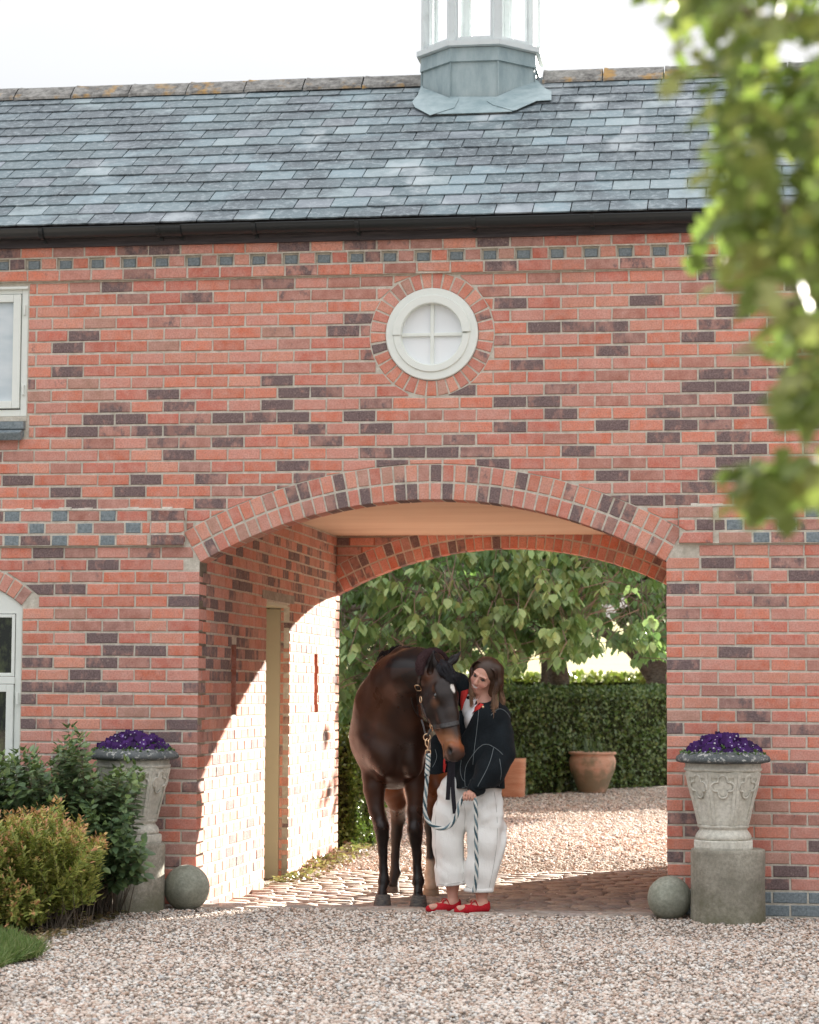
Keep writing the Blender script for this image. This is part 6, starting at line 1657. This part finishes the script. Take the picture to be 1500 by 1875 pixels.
sp_l = [A(784, 1381, -.237), A(784, 1395, -.237), A(782.5, 1412, -.237), A(782, 1420, -.235)]
twist('splice', sp_l, .0088, .0088, .06, [WH, TEAL, WH, GR, WH], rope, rc_, 5)
def rb(name, vf): return put(name, vf, M['brass'], True, rope, rc_)
cl = A(782.5, 1362, -.222)
rb('clip', tube([A(782.5, 1352, -.22), A(779, 1357, -.222), A(779.5, 1364, -.222), A(783, 1368, -.222), A(784, 1375, -.225)], .0042, 7)); rb('clip', tube([A(785, 1354, -.22), A(785, 1360, -.222), A(784, 1368, -.222)], .0032, 7))
c0 = A(784, 1378, -.228); rb('clip_eye', tube([c0 + Vector((math.copysign(abs(math.cos(t)) ** .4, math.cos(t)) * .016, 0, math.copysign(abs(math.sin(t)) ** .4, math.sin(t)) * .015)) for t in np.linspace(0, 2 * math.pi, 25)], .0034, 6, False))
# ================================================================== the woman
WB = Vector((-1.32, .02, 0))
woman = empty('person', WB, label='smiling woman with wavy brown hair in black jacket and cream trousers beside the horse', cat='person')
def wput(name, me, mat, smooth=True, **k):
    o = link(name, me, woman, mat, **k); o.location = -WB; return o
# head frame: chin down to the left, looking at the horse
UPh = Vector((.40, -.42, .90)).normalized(); FRh = Vector((-.46, -.82, -.40)); FRh = (FRh - UPh * FRh.dot(UPh)).normalized(); SDh = UPh.cross(FRh).normalized()
if SDh.x < 0: SDh = -SDh          # towards the right of the picture
HC = A(886.5, 1239, .05)
def wp(s, f, u): return HC + SDh * s + FRh * f + UPh * u
WR = [tuple(SDh), tuple(FRh), tuple(UPh)]
B_ = [ell(wp(0, -.012, .035), (.074, .092, .088), WR, .03), ell(wp(0, .022, -.025), (.058, .068, .082), WR, .03), ell(wp(0, .050, -.088), (.026, .026, .022), WR, .025)]
for s in (-1, 1):
    B_ += [ell(wp(s * .036, .052, -.028), (.024, .024, .020), WR, .018), cap(wp(s * .050, -.01, -.045), wp(s * .018, .052, -.092), .016, .014, .02), ell(wp(s * .031, .092, .012), (.017, .014, .011), WR, .010, '-'), cap(wp(s * .012, .086, .030), wp(s * .046, .074, .030), .007, .006, .01), ell(wp(s * .070, -.012, -.012), (.010, .018, .030), WR, .008)]
    B_ += [cap(wp(s * .018, .080, -.028), wp(s * .030, .070, -.058), .006, .004, .01)]
B_ += [cap(wp(0, .082, .018), wp(0, .104, -.022), .009, .012, .008), ell(wp(0, .098, -.028), (.016, .012, .009), WR, .006), cap(wp(-.020, .083, -.050), wp(.020, .083, -.050), .0075, .0075, .006), cap(wp(-.018, .081, -.066), wp(.018, .081, -.066), .008, .008, .006)]
B_ += [cap(wp(-.024, .094, -.056), wp(.024, .094, -.056), .0040, .0040, .003, '-')]
SH_L = A(918, 1308, .10); SH_R = A(864, 1290, .10); CH = A(888, 1330, .10); HIPC = A(862, 1436, .05)
B_ += [cap(wp(0, -.02, -.07), A(888, 1296, .08), .046, .056, .03), cap(SH_L, SH_R, .055, .055, .05), cap(A(890, 1320, .09), A(880, 1380, .08), .10, .09, .06, '+', ((0, 1, 0), 1.35)), cap(A(880, 1380, .08), HIPC, .09, .085, .06, '+', ((0, 1, 0), 1.3))]
# her left arm (right in the picture), bent down to the rope; her right arm round the horse's neck
EL_L = A(918, 1382, .02); WR_L = A(868, 1448, -.15); EL_R = A(846, 1262, .16); WR_R = A(826, 1236, .22)
B_ += chain([SH_L, EL_L, WR_L], [.048, .038, .026], .02) + chain([SH_R, EL_R, WR_R], [.048, .038, .026], .02)
# hands
PALM = A(861, 1455, -.185)
B_ += [cap(WR_L, PALM, .026, .030, .015, '+', ((.2, 1, 0), 1.2))]
for i, (x, l) in enumerate(((849.5, 0.9), (854.6, 1.0), (859.7, 1.0), (864.6, .88))):      # four fingers curled over the rope
    k0 = A(x + 2.5, 1453.0 - .4 * (3 - i), -.198); k1 = A(x + .5, 1454.5, -.222); k2 = A(x - .3, 1461 + l, -.224); k3 = A(x, 1464.0 + l, -.208)
    B_ += chain([k0, k1, k2, k3], [.0088, .0082, .0078, .0072], .0012)
B_ += chain([A(866, 1452, -.18), A(869, 1458, -.206), A(866.5, 1463, -.212)], [.012, .0105, .009], .004)
PR = A(822, 1228, .20); B_ += [cap(WR_R, PR, .026, .030, .015)]
for i in range(4):
    d = Vector((-.04, -.02, .012 - .010 * i)); B_ += chain([PR + Vector((0, 0, .02 - .013 * i)), PR + d + Vector((-.01, 0, .004)), PR + d * 1.8 + Vector((0, -.012, -.006))], [.010, .009, .008], .003)
B_ += chain([PR, PR + Vector((-.01, -.03, .02)), PR + Vector((-.03, -.045, .02))], [.012, .010, .009], .004)
# legs, ankles, feet
L1 = [A(838, 1472, .05), A(824, 1540, .02), A(829, 1622, .01), A(829, 1650, .00)]; L2 = [A(886, 1472, .06), A(892, 1545, -.02), A(882, 1632, -.05), A(882, 1655, -.06)]
for L_ in (L1, L2): B_ += chain(L_, [.070, .060, .036, .031], .03)
for (hx, hy, tx, ty, Y0, Y1) in ((833, 1660, 790, 1664, .01, -.09), (886, 1663, 841, 1667, -.06, -.15)):
    h_ = A(hx, hy, Y0); t_ = A(tx, ty, Y1); h_.z = .035; t_.z = .028; B_ += [cap(h_, t_, .030, .022, .02), cap(h_ + Vector((0, 0, .02)), h_.lerp(t_, .55), .030, .024, .02)]
def skin_color(P):
    n = len(P); c = np.tile(np.array([.60, .33, .25]), (n, 1)); q = P - V3(HC); s = q @ V3(SDh); f = q @ V3(FRh); u = q @ V3(UPh)
    def mixin(w, col):
        nonlocal c
        w = np.clip(w, 0, 1)[:, None]; c = c * (1 - w) + np.array(col) * w
    hd = (np.linalg.norm(q, axis=1) < .17)
    for sg in (-1, 1):
        mixin(hd * np.clip(1 - np.hypot((s - sg * .038) / .030, (u + .028) / .026), 0, 1) * .55 * (f > 0), (.62, .22, .19))
        mixin(hd * (f > .04) * np.clip((1 - np.hypot((s - sg * .031) / .019, (u - .010) / .0065)) * 4, 0, 1), (.035, .020, .016))
        mixin(hd * (f > .04) * np.clip((1 - np.hypot((s - sg * .031) / .022, (u - .031 + .006 * 1) / .0045)) * 4, 0, 1), (.10, .055, .035))
    mixin(hd * (f > .05) * np.clip((1 - np.hypot(s / .033, (u + .0575 - .25 * np.abs(s)) / .0135)) * 4, 0, 1), (.55, .17, .16))
    mixin(hd * (f > .05) * np.clip((1 - np.hypot(s / .025, (u + .0560 - .25 * np.abs(s)) / .0075)) * 5, 0, 1), (.85, .82, .78))
    return np.hstack([c, np.ones((n, 1))])
me = sculpt(B_, (-1.85, -.35, -.02), (-1.0, .45, 1.85), .0042, None, color=skin_color, name='person_body')
b = NB('skin', .5, .35); c, a_ = b.attr(); n = b.noise(60, 3); b.col(b.mix(b.rng(n, .4, .7, 0, .2), c, (.62, .28, .22))); b.b.inputs['Subsurface Weight'].default_value = .12; b.b.inputs['Subsurface Radius'].default_value = (.02, .008, .004); M['skin'] = b.m
body = wput('body', me, M['skin']); print('woman verts', len(me.vertices))
# eyes' glint
for s in (-1, 1): sph('eye', wp(s * .031, .0735, .0105), .0115, M['eye'], woman, WB, (1, 1, .8))
# ---- trousers
b = NB('cream cotton twill', .9, .15); n = b.noise(6, 4, .6, stretch=(1, 1, .4)); n2 = b.noise(300, 2); b.col(b.mix(b.rng(n, .3, .7), (.80, .79, .76), (.88, .87, .84))); h_ = b.math('ADD', b.math('MULTIPLY', n2, .15), b.noise(16, 4, .6, stretch=(1, 1, .35))); b.bump(h_, .6, .02); M['cotton'] = b.m
T_ = [cap(A(866, 1446, .08), A(861, 1470, .06), .125, .150, .05, '+', ((0, 1, 0), 1.35))]
T_ += chain([A(832, 1450, .05), A(824, 1500, .03), A(821, 1550, .015), A(826, 1600, .005), A(828, 1645, .00)], [.112, .108, .104, .101, .100], .03, ((0, 1, 0), 1.1))
T_ += chain([A(886, 1450, .06), A(890, 1500, .02), A(889, 1545, -.01), A(881, 1595, -.04), A(877, 1650, -.055)], [.118, .122, .122, .104, .084], .03, ((0, 1, 0), 1.1))
i0, i1 = A(828, 1640, .0), A(876, 1652, -.055)
T_ += [cap(A(828, 1618, .0), A(829, 1670, .0), .086, .092, .002, '-', ((0, 1, 0), 1.1)), cap(A(879, 1628, -.05), A(877, 1675, -.055), .072, .078, .002, '-', ((0, 1, 0), 1.1))]
def tdisp(P):
    x, y, z = P[:, 0], P[:, 1], P[:, 2]
    f = .0055 * np.sin(z * 24 + 7 * np.sin(x * 9 + y * 5)) * np.clip((x + 1.35) * 4, 0, 1) + .004 * np.sin(z * 40 + x * 26 + 2 * np.sin(z * 8)) + .007 * np.sin(x * 34 + z * 3.5 + 1.5 * np.sin(z * 7)) + .0035 * np.sin(z * 75 + 5 * np.sin(x * 13)) * np.clip(np.sin(z * 11 + x * 5), 0, 1)
    return f * np.clip((1.05 - z) * 3, 0, 1) * np.clip((z - .17) * 6, .15, 1)
def cut_hem(P, z0, slope): pass
hemL = A(828, 1622, -.08); hemR = A(878, 1634, -.12)
T1 = Prim(lambda P: (P[:, 2] - (hemL.z - .02 * (P[:, 0] - hemL.x) / -.1 * 0 + np.where(P[:, 0] > (hemL.x + hemR.x) / 2, hemR.z - hemL.z, 0) - .10 * (P[:, 0] - hemL.x) * (P[:, 0] < (hemL.x + hemR.x) / 2) * -1.2)), (0, 0, 0), 1e6, .0012, '-')
T_.append(T1)
me = sculpt(T_, (-1.75, -.30, .04), (-.98, .40, 1.02), .0048, tdisp, name='trousers'); tro = wput('trousers', me, M['cotton']); setcol(me, (1, 1, 1, 1))
TB = BVHTree.FromPolygons([v.co[:] for v in me.vertices], [tuple(p.vertices) for p in me.polygons])
b = NB('cream thread', .9, .1); b.col((.42, .41, .38)); M['thread2'] = b.m
for pix in ([(803, 1619), (815, 1620), (830, 1618), (842, 1616), (851, 1613)], [(853, 1622), (862, 1627), (880, 1632), (900, 1631)], [(905, 1450), (909, 1480), (911, 1530), (905, 1580), (896, 1625)], [(849, 1470), (852, 1490), (850, 1520), (848, 1560), (849, 1600)], [(808, 1425), (800, 1470), (797, 1530), (800, 1590)]):
    P, N_ = draped(TB, pix, .0005, 8, None, 3)
    if len(P) > 3 and max((P[i] - P[i - 1]).length for i in range(1, len(P))) < .09: mobj('seam', tube(P, .0016, 5, False), M['thread2'], tro, True)
for (hx0, hy0, Yh, rx, slope) in ((827.5, 1621, .00, .0925, .10), (877, 1633, -.055, .0905, 0.0)):      # turned hems
    c_ = A(hx0, hy0, Yh); v = []; f = []; n_ = 48; prof = [(-.0055, .003), (.0045, .0), (.0050, .010), (.0042, .021), (.001, .024), (-.0055, .024)]
    for i in range(n_):
        t = 2 * math.pi * i / n_; w = 1 + .03 * math.sin(5 * t + hx0)
        for dr, dz in prof: x = (rx * w + dr) * math.cos(t); v.append((c_.x + x, c_.y + (rx * w + dr) * .93 * math.sin(t), c_.z + dz + slope * x))
    for i in range(n_):
        k = (i + 1) % n_
        for j in range(6): l = (j + 1) % 6; f.append((i * 6 + j, k * 6 + j, k * 6 + l, i * 6 + l))
    mobj('hem', (v, f), M['cotton'], tro, True)
# ---- white top and red lining
b = NB('white jersey', .85, .15); b.col((.82, .82, .83)); M['jersey'] = b.m
S_ = [cap(A(889, 1322, .10), A(878, 1385, .08), .122, .125, .05, '+', ((0, 1, 0), 1.3)), cap(A(878, 1385, .08), A(862, 1425, .08), .11, .115, .05, '+', ((0, 1, 0), 1.4)), cap(A(912, 1308, .10), A(866, 1300, .10), .052, .052, .04), cap(A(882, 1298, .08), A(870, 1318, .04), .055, .07, .05)]
me = sculpt(S_, (-1.75, -.2, .6), (-.98, .40, 1.6), .0065, None, name='top'); wput('top', me, M['jersey']); setcol(me, (1, 1, 1, 1))
# ---- jacket
b = NB('black fleece wool', .92, .15); n = b.noise(180, 3, .7); n2 = b.noise(12, 3); b.col(b.mix(b.rng(n, .3, .7), (.0045, .0065, .0085), b.mix(b.rng(n2, .3, .7), (.009, .013, .016), (.016, .022, .027)))); b.bump(n, .5, .004); b.b.inputs['Sheen Weight'].default_value = .05; b.b.inputs['Sheen Roughness'].default_value = .5; M['wool'] = b.m
J_ = [cap(A(889, 1318, .06), A(884, 1385, .05), .138, .142, .05, '+', ((0, 1, 0), 1.15)), cap(A(884, 1385, .05), A(876, 1450, .045), .142, .172, .06, '+', ((0, 1, 0), 1.15)), cap(A(915, 1311, .10), A(864, 1296, .10), .072, .070, .05)]
J_ += [cap(A(800, 1362, .03), A(800, 1420, .02), .045, .052, .05, '+', ((0, 1, 0), 1.5)), cap(A(840, 1330, .06), A(812, 1410, .05), .09, .09, .06, '+', ((0, 1, 0), 1.6))]
# balloon sleeve
J_ += chain([A(913, 1314, .09), A(917, 1345, .05), A(913, 1380, -.01), A(897, 1415, -.075), A(879, 1440, -.13)], [.078, .090, .106, .102, .080], .010)
J_ += chain([A(864, 1292, .10), A(850, 1268, .14), A(838, 1252, .19), A(828, 1240, .22)], [.072, .078, .070, .045], .03)
J_ += [cap(A(889, 1294, .10), A(866, 1290, .06), .055, .055, .03)]
# open front: a wedge from the neck down to the hem
vdir = Vector((0, 1, 0))
wedge = [(882, 1270, 866, 1300), ]
def front_open(P):
    d = P - V3(CAM); zc = d @ V3(FW); u = 750 + FPX * (d @ V3(RT)) / zc; w = 937.5 - FPX * (d @ V3(UP)) / zc
    # centre line and half width of the opening in the plane of the chest
    cx = np.interp(w, [1262, 1290, 1320, 1380, 1445, 1500], [872, 862, 850, 828, 821, 821]); hw = np.interp(w, [1255, 1275, 1300, 1320, 1360, 1420, 1500], [16, 15, 14, 9, 7, 8.5, 9])
    return np.maximum((np.abs(u - cx) - hw) / 281, (P[:, 1] - .035))
J_.append(Prim(front_open, (0, 0, 0), 1e6, .01, '-'))
J_.append(ell(A(884, 1276, .06), (.055, .070, .05), k=.015, op='-'))
hz = A(870, 1445, -.08).z; hz2 = A(800, 1417, -.03).z; hx = A(824, 1430, 0).x
J_.append(Prim(lambda P: np.where((P[:, 0] < hx), P[:, 2] - hz2, np.where(P[:, 1] < -.115 , P[:, 2] - .80 + .0 * P[:, 0], P[:, 2] - hz) ), (0, 0, 0), 1e6, .006, '-'))
def jdisp(P):
    x, y, z = P[:, 0], P[:, 1], P[:, 2]; arm = np.clip((.02 - y) * 9, 0, 1)
    return .006 * np.sin(z * 30 - x * 22 + 3 * np.sin(x * 7)) * arm + .0035 * np.sin(x * 40 + 5 * np.sin(z * 6)) + .003 * np.sin(z * 22 + x * 30)
me = sculpt(J_, (-1.78, -.42, .72), (-.95, .48, 1.72), .0060, jdisp, name='jacket'); jac = wput('jacket', me, M['wool']); setcol(me, (1, 1, 1, 1))
JB = BVHTree.FromPolygons([v.co[:] for v in me.vertices], [tuple(p.vertices) for p in me.polygons])
def jput(name, vf, mat, smooth=True):
    o = mobj(name, vf, mat, jac, smooth); return o
# cuff
cuff = [A(872, 1441, -.148), A(868, 1446, -.165)]
v, f = tube(catmull([A(876, 1438, -.14), A(868, 1447, -.165), A(865, 1451, -.172)], 6), [.060, .062, .060, .056, .052, .050, .049, .046, .045, .044, .043, .042, .040], 40)
v = [tuple(Vector(p) + Vector((0, 0, .0035 * math.sin(i % 40 * 1.9)))) for i, p in enumerate(v)]; jput('cuff', (v, f), M['wool'])
# contrast seams lie on the cloth
b = NB('grey contrast thread', .9, .1); b.col((.20, .23, .24)); M['thread'] = b.m
for pix in ([(899, 1310), (906, 1303), (914, 1298), (922, 1300), (930, 1307), (936, 1318)], [(884, 1364), (893, 1363), (904, 1368), (914, 1375), (921, 1382)], [(904, 1369), (899, 1390), (890, 1412), (875, 1440)], [(877, 1300), (874, 1330), (869, 1370), (866, 1400)],
            [(846, 1443), (856, 1441), (866, 1446), (876, 1452), (880, 1460)], [(915, 1390), (918, 1415), (914, 1440)], [(845, 1392), (843, 1410), (846, 1425), (852, 1432)], [(852, 1440), (851, 1420), (854, 1402), (862, 1388), (874, 1372), (884, 1364)], [(900, 1440), (890, 1450), (882, 1456)], [(797, 1372), (800, 1385), (796, 1398), (792, 1405)]):
    P, N_ = draped(JB, pix, .0005, 8, None, 3)
    if len(P) > 3 and max((P[i] - P[i - 1]).length for i in range(1, len(P))) < .09: jput('seam', tube(P, .0016, 5, False), M['thread'])
# red collar facing on both sides of the V
b = NB('red lining cloth', .85, .15); b.col((.56, .045, .04)); M['red_lining'] = b.m
allb = bvh_of([jac, tro])
def patch(name, left, right, off, mat, parent=jac, Yd=-.02):
    n = len(left); v = []; f = []
    for (a, b_) in zip(left, right):
        for (x, y) in (a, ((a[0] + b_[0]) / 2, (a[1] + b_[1]) / 2), b_):
            h, nn = shoot(JB, x, y, off); p = A(x, y, Yd)
            if h is not None and abs(h.y - Yd) < .10: p = h
            v.append(p)
    m = len(v); v = [tuple(p) for p in v] + [tuple(p + Vector((0, .004, 0))) for p in v]
    for j in range(n - 1):
        for i in range(2): q = (j * 3 + i, j * 3 + i + 1, (j + 1) * 3 + i + 1, (j + 1) * 3 + i); f.append(q); f.append(tuple(m + k for k in q[::-1]))
    edge = [j * 3 for j in range(n)] + [(n - 1) * 3 + 1] + [j * 3 + 2 for j in range(n - 1, -1, -1)] + [1]
    for i in range(len(edge)): a, b_ = edge[i], edge[(i + 1) % len(edge)]; f.append((a, m + a, m + b_, b_))
    o = mobj(name, (v, f), mat, parent, True); return o
patch('shirt_front', [(857, 1272), (853, 1282), (848, 1292), (846, 1301), (849, 1312)], [(869, 1275), (871, 1284), (869, 1292), (864, 1301), (855, 1312)], .003, M['jersey'], jac, -.035)
patch('lining', [(845, 1266), (844, 1278), (844, 1290), (845, 1302)], [(860, 1262), (856, 1275), (851, 1286), (847, 1300)], .006, M['red_lining'], jac, -.03)
patch('lining', [(876, 1287), (869, 1295), (862, 1303), (856, 1311)], [(886, 1291), (879, 1299), (869, 1305), (857, 1313)], .006, M['red_lining'], jac, -.03)
patch('lining', [(814, 1378), (812, 1395), (811, 1412)], [(821, 1378), (817, 1400), (814, 1416)], .002, M['red_lining'], jac, -.045)
# tie ribbons
b = NB('black ribbon', .7, .3); b.col((.012, .010, .016)); M['ribbon'] = b.m
for pts in ([(825, 1376), (824, 1400), (822, 1430), (820, 1465)], [(831, 1380), (829, 1420), (830, 1455), (833, 1490)]):
    P = [A(x, y, -.085 - .02 * i / 3) for i, (x, y) in enumerate(pts)]; P = catmull(P, 6); jput('ribbon', strap(P, [Vector((.1 + .25 * math.sin(i * .5), -1, 0)) for i in range(len(P))], .028, .002), M['ribbon'], False)
sph('button', A(884.5, 1294.5, -.075), .008, M['brass'], jac, (0, 0, 0), (1, .5, 1))
# ---- shoes
b = NB('red suede', .85, .2); n = b.noise(120, 3); b.col(b.mix(b.rng(n, .3, .7), (.36, .010, .018), (.50, .02, .03))); M['suede'] = b.m
for (hx, hy, tx, ty, Y0, Y1, ax_, ay_) in ((834, 1660, 786, 1667, .01, -.09, 829, 1652), (887, 1664, 838, 1671, -.06, -.15, 882, 1657)):
    h_ = A(hx, hy, Y0); t_ = A(tx, ty, Y1); h_.z = .030; t_.z = .018; d = (t_ - h_).normalized(); sd = Vector((-d.y, d.x, 0)); z0 = min(ground_z(h_.x, h_.y), 0) - .002
    q = [cap(h_, h_.lerp(t_, .55), .036, .038, .02), cap(h_.lerp(t_, .55), t_, .038, .024, .02), cap(h_ - d * .006 + Vector((0, 0, .03)), h_ + Vector((0, 0, .01)), .030, .034, .02)]
    q += [ell(h_.lerp(t_, .36) + Vector((0, 0, .050)), (.080, .034, .036), [tuple(d), tuple(sd), (0, 0, 1)], .008, '-'), cap(h_ + Vector((0, 0, .03)), h_ + Vector((0, 0, .09)), .029, .030, .006, '-'), plane_cut((0, 0, .0), (0, 0, -1))]
    me = sculpt(q, tuple(np.minimum(V3(h_), V3(t_)) - .07), tuple(np.maximum(V3(h_), V3(t_)) + .10), .0042, None, name='shoe'); setcol(me, (1, 1, 1, 1)); sh_ = wput('shoe', me, M['suede'])
    for a_0, a_1 in ((.62, .18), (.30, .52)):        # crossed straps over the instep
        p0 = h_.lerp(t_, a_0) + sd * .034 + Vector((0, 0, .014)); p2 = h_.lerp(t_, a_1) - sd * .034 + Vector((0, 0, .014)); pm = (p0 + p2) / 2 + Vector((0, 0, .040 - .012 * (a_0 > .5)))
        P = catmull([p0, p0.lerp(pm, .6) + Vector((0, 0, .012)), pm, p2.lerp(pm, .6) + Vector((0, 0, .012)), p2], 5); o = mobj('strap', strap(P, [((p - h_.lerp(t_, .4)) + Vector((0, 0, .03))).normalized() for p in P], .010, .003), M['suede'], sh_)
# ---- hair
b = NB('brown hair', .42, .45); c, a_ = b.attr(); b.col(c); M['hair_brown'] = b.m
Hh = [ell(wp(0, -.022, .045), (.088, .098, .088), WR, .02)]
Hh += chain([wp(.060, -.03, .08), wp(.088, -.025, .0), wp(.085, -.02, -.08)], [.035, .038, .034], .03) + chain([wp(-.055, -.03, .07), wp(-.085, -.02, .0), wp(-.078, -.01, -.075)], [.03, .028, .022], .03) + [ell(wp(0, -.06, -.06), (.075, .045, .10), WR, .03)]
Hh += [ell(wp(.0, .085, -.008), (.058, .075, .080), WR, .012, '-')]
def haircol(P):
    q = P - V3(HC); u = q @ V3(UPh); s = q @ V3(SDh); t = np.clip((.02 - u) / .16, 0, 1)[:, None]; c = np.array([.050, .026, .016]) * (1 - t) + np.array([.15, .078, .042]) * t
    return np.hstack([c, np.ones((len(P), 1))])
me = sculpt(Hh, (-1.45, -.2, 1.3), (-.95, .35, 1.85), .0052, None, color=haircol, name='hair'); hair = wput('hair', me, M['hair_brown'])
a = Acc()
for i in range(760):
    sg = 1 if R.random() < .58 else -1; w = R.random(); dep = R.uniform(-.8, 1.0)
    # from the parting, over the side of the head, down in waves
    st_ = wp(.012 + .004 * sg, .042 - .12 * w, .122 - .03 * abs(w - .5) - .012 * (w < .2))
    s1 = wp(sg * (.062 + .006 * R.random()) + .006, .046 - .12 * w, .096); s2 = wp(sg * (.094 + .008 * R.random()), .026 - .10 * w, .035)
    L = R.uniform(.16, .25); ph = R.uniform(0, .9) + dep * .7; am = R.uniform(.014, .030)
    p = [st_, s1, s2]
    drop = Vector((0, 0, -1)) * .8 - UPh * .25
    for j in range(1, 7):
        t = j / 6; wv = am * math.sin(t * 8.5 + ph) * t; base = s2 + drop * L * t + SDh * (sg * (-.030 * t * (1 - t) + (.022 * t if sg > 0 else -.02 * t)) + wv) + FRh * (.05 * t * (1 if w < .55 else -.4) + wv * .6)
        if t > .8: base += SDh * (-sg) * .018 * (t - .8) * 5 + Vector((0, 0, .012 * (t - .8) * 5))
        p.append(base)
    k = R.uniform(.7, 1.25); pp = catmull(p, 4); n = len(pp); v, f = tube([tuple(q) for q in pp], [.0021 * (1 - .6 * (j / n) ** 3) for j in range(n)], 3, False)
    t = np.repeat(np.clip((np.arange(n) / n - .35) / .5, 0, 1), 3)[:, None]; cc = (np.array([.050, .026, .017]) * (1 - t) + np.array([.27, .155, .09]) * t) * k
    a.add(v, f, np.hstack([cc, np.ones((len(cc), 1))]))
o = link('hair_strands', a.mesh('hair_strands', True), hair, M['hair_brown'], kind='stuff')
# necklace
b = NB('silver', .25, .5); b.col((.7, .7, .72)); b.b.inputs['Metallic'].default_value = 1; M['silver'] = b.m
P = catmull([A(862, 1272, .0), A(866, 1278, -.035), A(869, 1283, -.05), A(875, 1280, -.04), A(880, 1274, .0)], 6); o = mobj('necklace', tube(P, .0015, 5, False), M['silver'], woman, True); o.location = -WB
